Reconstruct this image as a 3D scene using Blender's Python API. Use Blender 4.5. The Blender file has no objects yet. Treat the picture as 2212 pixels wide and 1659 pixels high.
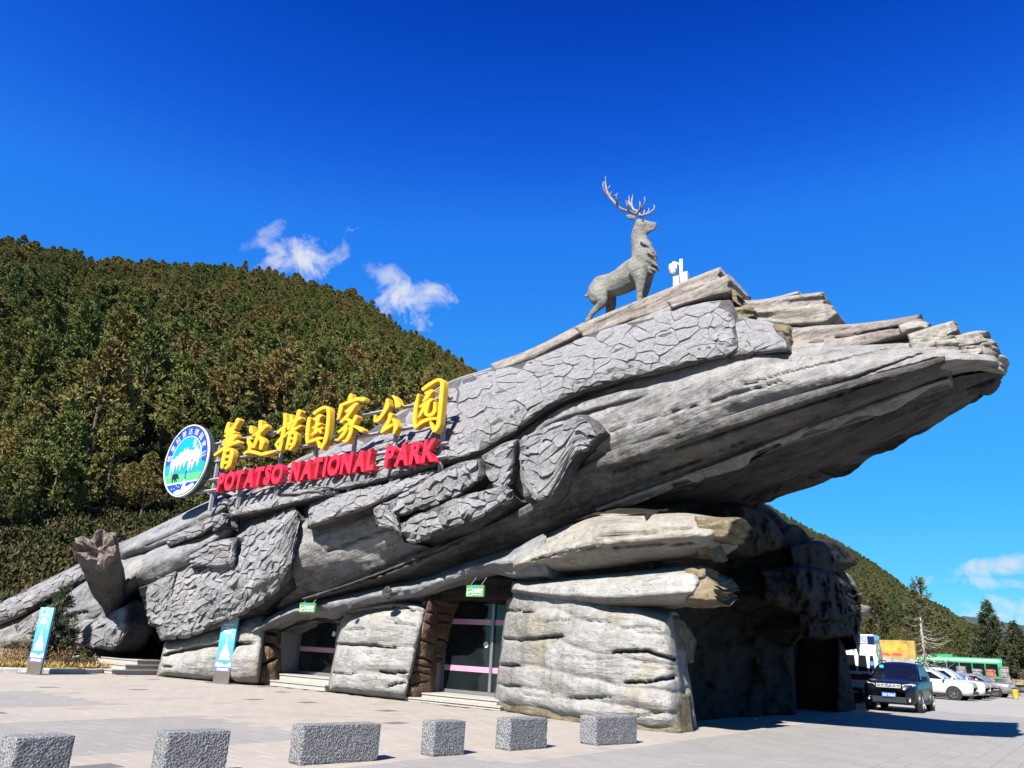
import bpy, bmesh, math, random
import numpy as np
from mathutils import Vector, Matrix

S = bpy.context.scene
COL = S.collection
rnd = random.Random(7)

# ------------------------------------------------------------------ camera, sky, sun, exposure
FPX, PCX, PCY, CAMH = 1726.0, 1106.0, 829.5, 1.55        # focal length and centre in a 2212 x 1659 picture
PITCH, ROLL = math.radians(18.3), math.radians(3.0)
V_F = np.array([0, math.cos(PITCH), math.sin(PITCH)])
_u0 = np.array([0, -math.sin(PITCH), math.cos(PITCH)])
V_R = math.cos(ROLL) * np.array([1.0, 0, 0]) + math.sin(ROLL) * _u0
V_U = -math.sin(ROLL) * np.array([1.0, 0, 0]) + math.cos(ROLL) * _u0
V_C = np.array([0, 0, CAMH])

cam_data = bpy.data.cameras.new('camera')
cam = bpy.data.objects.new('camera', cam_data)
COL.objects.link(cam)
cam_data.sensor_width = 36.0
cam_data.lens = 36.0 * FPX / 2212.0
cam_data.clip_start = 0.1
cam_data.clip_end = 12000.0
M = Matrix((V_R.tolist(), V_U.tolist(), (-V_F).tolist())).transposed().to_4x4()
M.translation = Vector(V_C.tolist())
cam.matrix_world = M
S.camera = cam

SUN_EL = math.radians(45.0)
SUN_DIR = np.array([-0.455 * math.cos(SUN_EL), -0.890 * math.cos(SUN_EL), math.sin(SUN_EL)])
SUN_DIR /= np.linalg.norm(SUN_DIR)
sun_data = bpy.data.lights.new('sun', 'SUN')
sun_data.energy = 5.0
sun_data.angle = math.radians(0.5)
sun_data.color = (1.0, 0.95, 0.875)
sun = bpy.data.objects.new('sun', sun_data)
COL.objects.link(sun)
sun.rotation_euler = Vector(SUN_DIR.tolist()).to_track_quat('Z', 'Y').to_euler()
sun.location = (-20, -40, 60)

S.view_settings.view_transform = 'Standard'
S.view_settings.look = 'None'
S.view_settings.gamma = 1.0
S.view_settings.exposure = 1.72
S.view_settings.use_curve_mapping = False
S.cycles.max_bounces = 5
S.cycles.diffuse_bounces = 1
S.cycles.glossy_bounces = 3
S.cycles.transmission_bounces = 4
S.cycles.transparent_max_bounces = 4


def pix_dir(x, y):
    d = V_F + (x - PCX) / FPX * V_R + (PCY - y) / FPX * V_U
    return d / np.linalg.norm(d)


world = bpy.data.worlds.new('World')
S.world = world
world.use_nodes = True
wt = world.node_tree
wt.nodes.clear()


def wn(kind, **kw):
    n = wt.nodes.new(kind)
    for k, v in kw.items():
        setattr(n, k, v)
    return n


def wmath(op, a, b=None, clamp=False):
    n = wn('ShaderNodeMath', operation=op, use_clamp=clamp)
    for i, v in enumerate((a, b)):
        if v is None:
            continue
        if isinstance(v, (int, float)):
            n.inputs[i].default_value = v
        else:
            wt.links.new(v, n.inputs[i])
    return n.outputs[0]


w_out = wn('ShaderNodeOutputWorld')
w_sky = wn('ShaderNodeTexSky', sky_type='NISHITA')
w_sky.sun_disc = False
w_sky.sun_elevation = SUN_EL
w_sky.sun_rotation = math.atan2(SUN_DIR[0], SUN_DIR[1])
w_sky.altitude = 3200.0
w_sky.air_density = 1.0
w_sky.dust_density = 0.15
w_sky.ozone_density = 2.6
# grade the clear high-altitude sky: deep saturated blue overhead, paler cyan low down
w_pre = wn('ShaderNodeVectorMath', operation='SCALE')
w_pre.inputs['Scale'].default_value = 0.157
w_hsv = wn('ShaderNodeHueSaturation')
w_hsv.inputs['Saturation'].default_value = 1.32
wt.links.new(w_sky.outputs[0], w_hsv.inputs['Color'])
wt.links.new(w_hsv.outputs[0], w_pre.inputs[0])
w_cur = wn('ShaderNodeRGBCurve')
for ch, pts in ((0, ((0, 0), (0.010, 0.0003), (0.0145, 0.005), (0.0194, 0.018), (0.048, 0.045), (0.195, 0.095), (0.62, 0.22), (1.0, 0.30))),
                (1, ((0, 0), (0.085, 0.036), (0.112, 0.108), (0.136, 0.205), (0.246, 0.37), (0.584, 0.56), (1.0, 0.72))),
                (2, ((0, 0), (0.27, 0.40), (0.338, 0.70), (0.402, 0.87), (0.658, 0.98), (1.0, 1.0)))):
    cv = w_cur.mapping.curves[ch]
    while len(cv.points) < len(pts):
        cv.points.new(0.5, 0.5)
    for q, (px_, py_) in zip(cv.points, pts):
        q.location = (px_, py_)
        q.handle_type = 'VECTOR'
w_cur.mapping.update()
wt.links.new(w_pre.outputs[0], w_cur.inputs['Color'])
w_post = wn('ShaderNodeVectorMath', operation='SCALE')
w_post.inputs['Scale'].default_value = 3.03
wt.links.new(w_cur.outputs[0], w_post.inputs[0])
w_bg = wn('ShaderNodeBackground')
w_bg.inputs['Strength'].default_value = 0.10
wt.links.new(w_post.outputs[0], w_bg.inputs['Color'])
# a few small clouds, each a soft lump of noise round one direction of the sky
w_tc = wn('ShaderNodeTexCoord')
w_noise = wn('ShaderNodeTexNoise')
w_noise.inputs['Scale'].default_value = 21.0
w_noise.inputs['Detail'].default_value = 9.0
w_noise.inputs['Roughness'].default_value = 0.64
w_noise.inputs['Distortion'].default_value = 0.55
wt.links.new(w_tc.outputs['Generated'], w_noise.inputs['Vector'])


def cloud(x, y, ax, ay, rot, gain):
    c = pix_dir(x, y)
    r_, u_ = V_R * math.cos(rot) + V_U * math.sin(rot), -V_R * math.sin(rot) + V_U * math.cos(rot)
    sub = wn('ShaderNodeVectorMath', operation='SUBTRACT')
    wt.links.new(w_tc.outputs['Generated'], sub.inputs[0])
    sub.inputs[1].default_value = c.tolist()
    outs = []
    for v, s in ((r_, ax), (u_, ay)):
        d = wn('ShaderNodeVectorMath', operation='DOT_PRODUCT')
        wt.links.new(sub.outputs[0], d.inputs[0])
        d.inputs[1].default_value = (v / (s / FPX)).tolist()
        outs.append(wmath('POWER', wmath('ABSOLUTE', d.outputs['Value']), 2.0))
    fall = wmath('SUBTRACT', 1.0, wmath('ADD', outs[0], outs[1]))          # 1 at the centre, 0 at the rim
    v = wmath('ADD', wmath('MULTIPLY', fall, 0.50), wmath('MULTIPLY', wmath('SUBTRACT', w_noise.outputs[0], 0.515), 3.0))
    v = wmath('MULTIPLY', v, wmath('GREATER_THAN', fall, -1.2))
    return wmath('MULTIPLY', wmath('MULTIPLY', v, 1.5, clamp=True), gain, clamp=True)


acc = None
for spec in ((678, 550, 100, 54, 0.12, 0.9), (892, 650, 80, 56, -0.15, 0.85), (570, 510, 60, 22, 0.6, 0.5),
             (830, 590, 62, 30, -0.5, 0.6), (2150, 1225, 105, 17, 0.28, 0.7), (2115, 1258, 65, 14, 0.05, 0.7),
             (2010, 1252, 18, 14, 0.5, 0.55), (2150, 1305, 70, 18, 0.1, 0.6), (2130, 1330, 45, 18, 0.1, 0.9)):
    o = cloud(*spec)
    acc = o if acc is None else wmath('MAXIMUM', acc, o)
w_cl = wn('ShaderNodeBackground')
w_cl.inputs['Color'].default_value = (0.90, 0.93, 1.0, 1)
w_cl.inputs['Strength'].default_value = 0.27
w_mix = wn('ShaderNodeMixShader')
wt.links.new(acc, w_mix.inputs[0])
wt.links.new(w_bg.outputs[0], w_mix.inputs[1])
wt.links.new(w_cl.outputs[0], w_mix.inputs[2])
wt.links.new(w_mix.outputs[0], w_out.inputs['Surface'])

# ------------------------------------------------------------------ frames and projection
P0 = np.array([4.0, 18.5, 0.0])
FN = np.array([-0.592, -0.806, 0.0]); FN /= np.linalg.norm(FN)     # outward normal of the long front
FU = np.array([-FN[1], FN[0], 0.0])                                # along the front, to the right
ZZ = np.array([0, 0, 1.0])


def rays(x, y):
    x = np.asarray(x, float); y = np.asarray(y, float)
    return V_F + ((x - PCX) / FPX)[..., None] * V_R + ((PCY - y) / FPX)[..., None] * V_U


class Frame:
    """A family of parallel upright planes; w is the distance in front of the base plane."""
    def __init__(self, o, n):
        self.o, self.n = np.array(o, float), np.array(n, float)
        self.u = np.array([-self.n[1], self.n[0], 0.0])

    def at(self, x, y, w):
        d = rays(x, y)
        t = (self.n @ (self.o - V_C) + np.asarray(w, float)) / (d @ self.n)
        return V_C + t[..., None] * d

    def uwz(self, u, w, z):
        return self.o + u * self.u + w * self.n + z * ZZ


FRONT = Frame(P0, FN)
SIDE = Frame(P0, FU)            # the end wall under the overhang


def ground_at(x, y, z=0.0):
    d = rays(x, y)
    t = (z - CAMH) / d[..., 2]
    return V_C + t[..., None] * d


def at_dist(x, y, dist, z=None):
    d = rays(x, y)
    t = dist / math.hypot(d[0], d[1])
    p = V_C + t * d
    if z is not None:
        p[2] = z
    return p


def project(p):
    d = np.asarray(p, float) - V_C
    f = d @ V_F
    return PCX + FPX * (d @ V_R) / f, PCY - FPX * (d @ V_U) / f, f


# ------------------------------------------------------------------ numpy noise
def _h(ix, iy, iz, seed):
    h = (ix * 374761393 + iy * 668265263 + iz * 1440662683 + seed * 1274126177) & 0xffffffff
    h = ((h ^ (h >> 13)) * 1274126177) & 0xffffffff
    h = ((h ^ (h >> 15)) * 668265263) & 0xffffffff
    return ((h ^ (h >> 16)) & 0xffff) / 65535.0


def vnoise(p, seed=0):
    p = np.asarray(p, float)
    i = np.floor(p).astype(np.int64)
    f = p - i
    f = f * f * (3 - 2 * f)
    x, y, z = i[..., 0], i[..., 1], i[..., 2]
    fx, fy, fz = f[..., 0], f[..., 1], f[..., 2]
    r = 0
    for dx in (0, 1):
        for dy in (0, 1):
            for dz in (0, 1):
                wgt = (fx if dx else 1 - fx) * (fy if dy else 1 - fy) * (fz if dz else 1 - fz)
                r = r + wgt * _h(x + dx, y + dy, z + dz, seed)
    return r * 2 - 1


def fbm(p, octv=4, seed=0, gain=0.5):
    p = np.asarray(p, float)
    a, s, t = 1.0, 0.0, 0.0
    for k in range(octv):
        s = s + a * vnoise(p, seed + 17 * k)
        t += a
        a *= gain
        p = p * 2.03 + 11.7
    return s / t


def sstep(a, b, x):
    t = np.clip((np.asarray(x, float) - a) / (b - a), 0, 1)
    return t * t * (3 - 2 * t)


def catmull(pts, n):
    """n samples through the points (any dimension), even in index."""
    p = np.asarray(pts, float)
    if len(p) == 2:
        t = np.linspace(0, 1, n)[:, None]
        return p[0] * (1 - t) + p[1] * t
    q = np.vstack([2 * p[0] - p[1], p, 2 * p[-1] - p[-2]])
    seg = np.linalg.norm(np.diff(p[:, :2], axis=0), axis=1)
    cum = np.concatenate([[0], np.cumsum(seg)])
    x = np.interp(np.linspace(0, cum[-1], n), cum, np.arange(len(p)))
    i = np.minimum(x.astype(int), len(p) - 2)
    t = (x - i)[:, None]
    a, b, c, d = q[i], q[i + 1], q[i + 2], q[i + 3]
    return 0.5 * (2 * b + (c - a) * t + (2 * a - 5 * b + 4 * c - d) * t * t + (3 * b - a - 3 * c + d) * t ** 3)


# ------------------------------------------------------------------ objects
def tag(o, label=None, cat=None, group=None, kind=None):
    if label: o['label'] = label
    if cat: o['category'] = cat
    if group: o['group'] = group
    if kind: o['kind'] = kind
    return o


def thing(name, label, cat, loc=(0, 0, 0), rotz=0.0, group=None):
    o = bpy.data.objects.new(name, None)
    o.empty_display_size = 0.3
    COL.objects.link(o)
    o.location = [float(v) for v in loc]
    o.rotation_euler = (0, 0, rotz)
    return tag(o, label, cat, group)


def mesh_obj(name, verts, faces, mat, parent=None, smooth=True, mats=None, fmat=None, world=True):
    me = bpy.data.meshes.new(name)
    v = np.asarray(verts, float)
    if parent is not None and world:                 # verts are in world space: bring them to the root
        root = parent
        while root.parent is not None:
            root = root.parent
        loc = np.array(root.location)
        rz = root.rotation_euler[2]
        v = v - loc
        if rz:
            c, s = math.cos(-rz), math.sin(-rz)
            v = np.stack([v[:, 0] * c - v[:, 1] * s, v[:, 0] * s + v[:, 1] * c, v[:, 2]], 1)
        off = np.zeros(3)
        q = parent
        while q.parent is not None:
            off = off + np.array(q.location)
            q = q.parent
        v = v - off
    me.from_pydata(v.tolist(), [], [list(map(int, f)) for f in faces])
    if mats:
        for m in mats: me.materials.append(m)
        if fmat is not None:
            me.polygons.foreach_set('material_index', np.asarray(fmat, np.int32))
    elif mat is not None:
        me.materials.append(mat)
    if smooth:
        me.polygons.foreach_set('use_smooth', np.ones(len(me.polygons), bool))
    me.update()
    o = bpy.data.objects.new(name, me)
    COL.objects.link(o)
    if parent is not None:
        o.parent = parent
    return o


class MB:
    """Collects solid pieces into one mesh."""
    def __init__(self):
        self.v, self.f, self.m = [], [], []
        self.n = 0

    def add(self, verts, faces, mi=0):
        verts = [tuple(map(float, q)) for q in verts]
        self.v += verts
        self.f += [tuple(int(i) + self.n for i in f) for f in faces]
        self.m += [mi] * len(faces)
        self.n += len(verts)
        return self

    def box(self, c, ax, ay, az, mi=0):
        """centre and three half-axis vectors"""
        c, ax, ay, az = (np.asarray(q, float) for q in (c, ax, ay, az))
        vs = [c + sx * ax + sy * ay + sz * az for sx in (-1, 1) for sy in (-1, 1) for sz in (-1, 1)]
        fs = [(0, 1, 3, 2), (4, 6, 7, 5), (0, 4, 5, 1), (2, 3, 7, 6), (0, 2, 6, 4), (1, 5, 7, 3)]
        return self.add(vs, fs, mi)

    def bx(self, x0, x1, y0, y1, z0, z1, mi=0):
        return self.box(((x0 + x1) / 2, (y0 + y1) / 2, (z0 + z1) / 2), ((x1 - x0) / 2, 0, 0), (0, (y1 - y0) / 2, 0), (0, 0, (z1 - z0) / 2), mi)

    def tube(self, pts, rad, seg=8, mi=0, cap=True, sq=(1, 1)):
        pts = np.asarray(pts, float)
        n = len(pts)
        rad = np.broadcast_to(np.asarray(rad, float), (n,))
        tan = np.gradient(pts, axis=0)
        tan /= np.maximum(np.linalg.norm(tan, axis=1), 1e-9)[:, None]
        ref = np.array([0, 0, 1.0]) if abs(tan[0][2]) < 0.9 else np.array([1.0, 0, 0])
        vs = []
        a = ref - tan[0] * (ref @ tan[0])
        for i in range(n):
            a = a - tan[i] * (a @ tan[i])
            a /= max(np.linalg.norm(a), 1e-9)
            b = np.cross(tan[i], a)
            for k in range(seg):
                an = 2 * math.pi * k / seg
                vs.append(pts[i] + rad[i] * (a * math.cos(an) * sq[0] + b * math.sin(an) * sq[1]))
        fs = []
        for i in range(n - 1):
            for k in range(seg):
                k2 = (k + 1) % seg
                fs.append((i * seg + k, i * seg + k2, (i + 1) * seg + k2, (i + 1) * seg + k))
        if cap:
            fs.append(tuple(range(seg - 1, -1, -1)))
            fs.append(tuple((n - 1) * seg + k for k in range(seg)))
        return self.add(vs, fs, mi)

    def prism(self, poly, back, mi=0):
        """poly: closed list of 3-D points; back: vector to the rear face"""
        p = [np.asarray(q, float) for q in poly]
        n = len(p)
        b = [q + np.asarray(back, float) for q in p]
        fs = [tuple(range(n)), tuple(range(2 * n - 1, n - 1, -1))]
        for i in range(n):
            j = (i + 1) % n
            fs.append((i, i + n, j + n, j))
        return self.add(p + b, fs, mi)

    def lathe(self, prof, c, ax, seg=24, mi=0):
        """prof: (along, radius) pairs about the axis ax through c"""
        ax = np.asarray(ax, float); ax /= np.linalg.norm(ax)
        ref = np.array([0, 0, 1.0]) if abs(ax[2]) < 0.9 else np.array([1.0, 0, 0])
        a = ref - ax * (ref @ ax); a /= np.linalg.norm(a); b = np.cross(ax, a)
        c = np.asarray(c, float)
        vs = [c + ax * s + r * (a * math.cos(2 * math.pi * k / seg) + b * math.sin(2 * math.pi * k / seg)) for s, r in prof for k in range(seg)]
        fs = [(i * seg + k, i * seg + (k + 1) % seg, (i + 1) * seg + (k + 1) % seg, (i + 1) * seg + k) for i in range(len(prof) - 1) for k in range(seg)]
        return self.add(vs, fs, mi)

    def obj(self, name, mat, parent=None, smooth=False, mats=None, world=True):
        return mesh_obj(name, self.v, self.f, mat, parent, smooth, mats, self.m if mats else None, world)


# ------------------------------------------------------------------ materials
def new_mat(name):
    m = bpy.data.materials.new(name)
    m.use_nodes = True
    nt = m.node_tree
    b = nt.nodes['Principled BSDF']
    return m, nt, b


KALB = 0.58           # one factor on every surface colour, balanced by the exposure


def col4(c):
    return (c[0] * KALB, c[1] * KALB, c[2] * KALB, 1.0)


def ramp(nt, fac, stops):
    r = nt.nodes.new('ShaderNodeValToRGB')
    el = r.color_ramp.elements
    el[0].position, el[0].color = stops[0][0], col4(stops[0][1])
    el[1].position, el[1].color = stops[-1][0], col4(stops[-1][1])
    for p, c in stops[1:-1]:
        e = el.new(p); e.color = col4(c)
    nt.links.new(fac, r.inputs[0])
    return r.outputs[0]


def noise(nt, vec, scale, detail=5, rough=0.55, dist=0.0):
    n = nt.nodes.new('ShaderNodeTexNoise')
    n.inputs['Scale'].default_value = scale
    n.inputs['Detail'].default_value = detail
    n.inputs['Roughness'].default_value = rough
    n.inputs['Distortion'].default_value = dist
    if vec is not None: nt.links.new(vec, n.inputs['Vector'])
    return n.outputs[0]


def mapping(nt, vec, scale=(1, 1, 1), rot=(0, 0, 0)):
    m = nt.nodes.new('ShaderNodeMapping')
    m.inputs['Scale'].default_value = scale
    m.inputs['Rotation'].default_value = rot
    nt.links.new(vec, m.inputs['Vector'])
    return m.outputs[0]


def mixc(nt, fac, a, b, mode='MIX'):
    n = nt.nodes.new('ShaderNodeMix')
    n.data_type = 'RGBA'
    n.blend_type = mode
    for sock, v in ((n.inputs[0], fac), (n.inputs[6], a), (n.inputs[7], b)):
        if isinstance(v, (int, float)): sock.default_value = v
        elif isinstance(v, tuple): sock.default_value = col4(v)
        else: nt.links.new(v, sock)
    return n.outputs[2]


def mth(nt, op, a, b=None, clamp=False):
    n = nt.nodes.new('ShaderNodeMath'); n.operation = op; n.use_clamp = clamp
    for i, v in enumerate((a, b)):
        if v is None: continue
        if isinstance(v, (int, float)): n.inputs[i].default_value = v
        else: nt.links.new(v, n.inputs[i])
    return n.outputs[0]


def bump(nt, b, h, strength=0.4, dist=0.05):
    n = nt.nodes.new('ShaderNodeBump')
    n.inputs['Strength'].default_value = strength
    n.inputs['Distance'].default_value = dist
    nt.links.new(h, n.inputs['Height'])
    nt.links.new(n.outputs[0], b.inputs['Normal'])


def plain(name, c, rough=0.6, metal=0.0, coat=0.0, var=0.06, scale=3.0, spec=None, emis=None):
    m, nt, b = new_mat(name)
    tc = nt.nodes.new('ShaderNodeTexCoord')
    n = noise(nt, tc.outputs['Object'], scale, 4)
    lo = tuple(max(0, q * (1 - var * 2)) for q in c); hi = tuple(min(1, q * (1 + var * 2)) for q in c)
    nt.links.new(ramp(nt, n, [(0.3, lo), (0.7, hi)]), b.inputs['Base Color'])
    b.inputs['Roughness'].default_value = rough
    b.inputs['Metallic'].default_value = metal
    b.inputs['Coat Weight'].default_value = coat
    if spec is not None: b.inputs['Specular IOR Level'].default_value = spec
    return m


TRUNK_AX = FU * math.cos(math.radians(17)) + ZZ * math.sin(math.radians(17))
TRUNK_UP = np.cross(FN, TRUNK_AX); TRUNK_UP /= np.linalg.norm(TRUNK_UP)


def grain_coords(nt, v, scale, ax=None):
    """coordinates along the grain of the great log, across it and out of it, each with its own scale"""
    ax = TRUNK_AX if ax is None else ax
    up = np.cross(FN, ax)
    cb = nt.nodes.new('ShaderNodeCombineXYZ')
    for i, (d, s_) in enumerate(zip((ax, up, FN), scale)):
        n = nt.nodes.new('ShaderNodeVectorMath'); n.operation = 'DOT_PRODUCT'
        nt.links.new(v, n.inputs[0])
        n.inputs[1].default_value = (np.asarray(d) * s_).tolist()
        nt.links.new(n.outputs['Value'], cb.inputs[i])
    return cb.outputs[0]


def concrete(name, light, mid, dark, warm=None, dark_amt=0.5, streak=(0.35, 1.6, 1.6), bumpd=0.05, mott=1.0, ax=None, isl=0.0, crack=0.5, fleck=1.0):
    """Painted sculpted concrete: blotchy greys, stains with their own shapes, fine relief."""
    m, nt, b = new_mat(name)
    light, mid = (tuple(q * 0.62 for q in c_) for c_ in (light, mid))
    dark = tuple(q * 0.70 for q in dark)
    warm = warm and tuple(q * 0.62 for q in warm)
    tc = nt.nodes.new('ShaderNodeTexCoord')
    v = tc.outputs['Object']
    gc = grain_coords(nt, v, streak, ax)
    big = noise(nt, gc, 0.9 * mott, 8, 0.66, 0.5)
    c = ramp(nt, big, [(0.28, tuple(q * .62 for q in mid)), (0.42, mid), (0.52, tuple((p + q) / 2 for p, q in zip(mid, light))), (0.64, light)])
    med = noise(nt, v, 2.6 * mott, 8, 0.65, 0.6)
    c = mixc(nt, mth(nt, 'MULTIPLY', mth(nt, 'SUBTRACT', med, 0.47, True), 4.0, True), c, tuple(min(1, q * 1.18) for q in light))
    if warm is not None:
        wmask = noise(nt, mapping(nt, v, (1, 1, 1.0), (0.4, 0.2, 0.9)), 0.75, 6, 0.6, 0.5)
        c = mixc(nt, mth(nt, 'MULTIPLY', mth(nt, 'SUBTRACT', wmask, 0.54, True), 4.0, True), c, warm)
    st = noise(nt, gc, 0.42, 9, 0.70, 1.0)
    fac = mth(nt, 'MULTIPLY', mth(nt, 'SUBTRACT', st, 0.60 - 0.17 * dark_amt, True), 6.0, True)
    # pale bloom breaking up the dark wash
    bl = noise(nt, v, 5.5, 6, 0.7, 1.2)
    fac = mth(nt, 'MULTIPLY', fac, mth(nt, 'SUBTRACT', 1.25, mth(nt, 'MULTIPLY', mth(nt, 'SUBTRACT', bl, 0.50, True), 4.5), True))
    c = mixc(nt, mth(nt, 'MULTIPLY', fac, dark_amt, True), c, dark)
    fl_ = noise(nt, v, 5.0 * mott, 9, 0.78, 0.3)
    c = mixc(nt, mth(nt, 'MULTIPLY', mth(nt, 'SUBTRACT', fl_, 0.53, True), 4.0 * fleck, True), c, tuple(q * 1.5 for q in dark))
    fine = noise(nt, v, 24.0, 4, 0.65)
    c = mixc(nt, mth(nt, 'MULTIPLY', mth(nt, 'SUBTRACT', fine, 0.56, True), 3.0, True), c, dark)
    # hairline cracks running with the grain
    cr = noise(nt, grain_coords(nt, v, (0.22, 1.6, 1.6), ax), 1.9, 5, 0.55, 0.7)
    line = mth(nt, 'LESS_THAN', mth(nt, 'ABSOLUTE', mth(nt, 'SUBTRACT', cr, 0.5)), 0.006)
    gate = mth(nt, 'GREATER_THAN', noise(nt, v, 0.8, 2), 0.52)
    line = mth(nt, 'MULTIPLY', mth(nt, 'MULTIPLY', line, gate), crack)
    c = mixc(nt, line, c, dark)
    # rain streaks running down
    dr = noise(nt, mapping(nt, v, (2.6, 2.6, 0.22)), 1.7, 6, 0.6, 0.5)
    c = mixc(nt, mth(nt, 'MULTIPLY', mth(nt, 'SUBTRACT', dr, 0.50, True), 3.2 * fleck, True), c, (1.05, 1.02, 0.98), 'MULTIPLY')
    if isl:
        geo = nt.nodes.new('ShaderNodeNewGeometry')
        k = mth(nt, 'ADD', 1.0 - isl, mth(nt, 'MULTIPLY', geo.outputs['Random Per Island'], 2 * isl))
        cc = nt.nodes.new('ShaderNodeCombineXYZ')
        for i, w_ in enumerate((1.0, 0.985, 0.97)):
            nt.links.new(mth(nt, 'MULTIPLY', k, 1.0), cc.inputs[i])
        c = mixc(nt, 1.0, c, cc.outputs[0], 'MULTIPLY')
    nt.links.new(c, b.inputs['Base Color'])
    b.inputs['Roughness'].default_value = 0.82
    b.inputs['Specular IOR Level'].default_value = 0.2
    grain = noise(nt, v, 7.0, 10, 0.74)
    gr2 = noise(nt, grain_coords(nt, v, (0.8, 6.0, 6.0), ax), 2.0, 6, 0.65)
    h = mth(nt, 'ADD', mth(nt, 'MULTIPLY', grain, 0.6), mth(nt, 'SUBTRACT', mth(nt, 'MULTIPLY', gr2, 0.7), mth(nt, 'MULTIPLY', line, 0.6)))
    bump(nt, b, h, 1.0, bumpd * 2.0)
    return m


MT = {}
UPAX = np.array([0, 0, 1.0]) * 0.999 + FU * 0.04
HOR = FU * 1.0
MT['trunk'] = concrete('trunk_concrete', (0.60, 0.58, 0.565), (0.40, 0.39, 0.388), (0.075, 0.07, 0.068), (0.50, 0.47, 0.425), 0.55, (0.30, 1.2, 1.2), .05)
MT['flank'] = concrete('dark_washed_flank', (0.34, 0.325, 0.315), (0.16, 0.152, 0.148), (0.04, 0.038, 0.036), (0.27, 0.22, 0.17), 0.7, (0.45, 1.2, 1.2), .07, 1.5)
MT['trunk_dark'] = concrete('trunk_underside', (0.22, 0.21, 0.205), (0.08, 0.076, 0.075), (0.025, 0.024, 0.023), (0.17, 0.14, 0.11), 0.7, (0.4, 1.4, 1.4), .10)  # stained paint, with the underside's shade added to the colour
MT['top'] = concrete('weathered_top', (0.60, 0.535, 0.49), (0.46, 0.41, 0.38), (0.16, 0.13, 0.12), (0.60, 0.53, 0.43), 0.5, (0.4, 2.0, 2.0))
MT['bark'] = concrete('bark_concrete', (0.545, 0.535, 0.56), (0.385, 0.375, 0.40), (0.09, 0.088, 0.092), (0.55, 0.525, 0.46), 0.45, (0.6, 1.0, 1.0), 0.05, 1.6, None, 0.14, 0.3)
MT['barkgap'] = concrete('bark_groove', (0.28, 0.27, 0.27), (0.16, 0.155, 0.155), (0.05, 0.048, 0.048), None, 0.6, (0.6, 1.0, 1.0), 0.08, 1.6)
MT['pillar'] = concrete('pillar_concrete', (0.635, 0.625, 0.61), (0.50, 0.49, 0.47), (0.18, 0.16, 0.12), (0.55, 0.48, 0.34), 0.42, (0.4, 0.9, 0.9), .04, 1.0, HOR)
MT['logs'] = concrete('log_concrete', (0.66, 0.62, 0.55), (0.52, 0.485, 0.42), (0.16, 0.14, 0.115), (0.60, 0.51, 0.36), 0.32, (0.35, 1.6, 1.6), .05, 1.0, HOR)
MT['logend'] = concrete('broken_log_end', (0.62, 0.52, 0.33), (0.40, 0.32, 0.19), (0.12, 0.095, 0.06), (0.62, 0.56, 0.44), 0.5, (0.8, 2.5, 2.5), 0.09, 2.0, HOR)
MT['beam'] = concrete('lintel_concrete', (0.55, 0.555, 0.575), (0.36, 0.365, 0.385), (0.12, 0.12, 0.13), (0.44, 0.43, 0.41), 0.55, (0.5, 1.2, 1.2))
MT['cave'] = concrete('shade_darkened_rock', (0.085, 0.075, 0.06), (0.042, 0.038, 0.031), (0.015, 0.014, 0.013), (0.095, 0.07, 0.038), 0.6, (0.6, 1.4, 1.4), 0.1, 1.0, HOR)  # rock colour lowered to carry the shade under the overhang
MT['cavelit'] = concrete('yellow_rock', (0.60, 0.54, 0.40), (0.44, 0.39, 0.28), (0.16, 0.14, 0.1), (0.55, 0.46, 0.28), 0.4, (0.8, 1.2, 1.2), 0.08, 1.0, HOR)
MT['stump'] = concrete('stump_concrete', (0.34, 0.33, 0.31), (0.20, 0.195, 0.185), (0.07, 0.068, 0.064), None, 0.6, (0.5, 1.4, 1.4), .06, 1.0, UPAX)
MT['stumptop'] = concrete('stump_broken_top', (0.64, 0.54, 0.485), (0.42, 0.325, 0.28), (0.15, 0.10, 0.08), (0.64, 0.52, 0.46), 0.5, (1.5, 2, 2), 0.1, 2.0, UPAX)
MT['moss'] = concrete('moss_stained_foot', (0.40, 0.345, 0.235), (0.24, 0.195, 0.115), (0.075, 0.06, 0.035), (0.46, 0.42, 0.34), 0.6, (0.6, 1.2, 1.2), .06, 1.6, HOR)

# ------------------------------------------------------------------ ground
def ground_material():
    m, nt, b = new_mat('paving_bed')
    tc = nt.nodes.new('ShaderNodeTexCoord')
    v = tc.outputs['Object']
    n = noise(nt, v, 0.25, 6, 0.6)
    c = ramp(nt, n, [(0.35, (0.30, 0.28, 0.26)), (0.65, (0.34, 0.32, 0.295))])
    n2 = noise(nt, v, 7.0, 4, 0.6)
    c = mixc(nt, mth(nt, 'MULTIPLY', n2, 0.3), c, (0.27, 0.25, 0.23), 'MIX')
    nt.links.new(c, b.inputs['Base Color'])
    b.inputs['Roughness'].default_value = 0.85
    bump(nt, b, n2, 0.2, 0.01)
    return m


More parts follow.
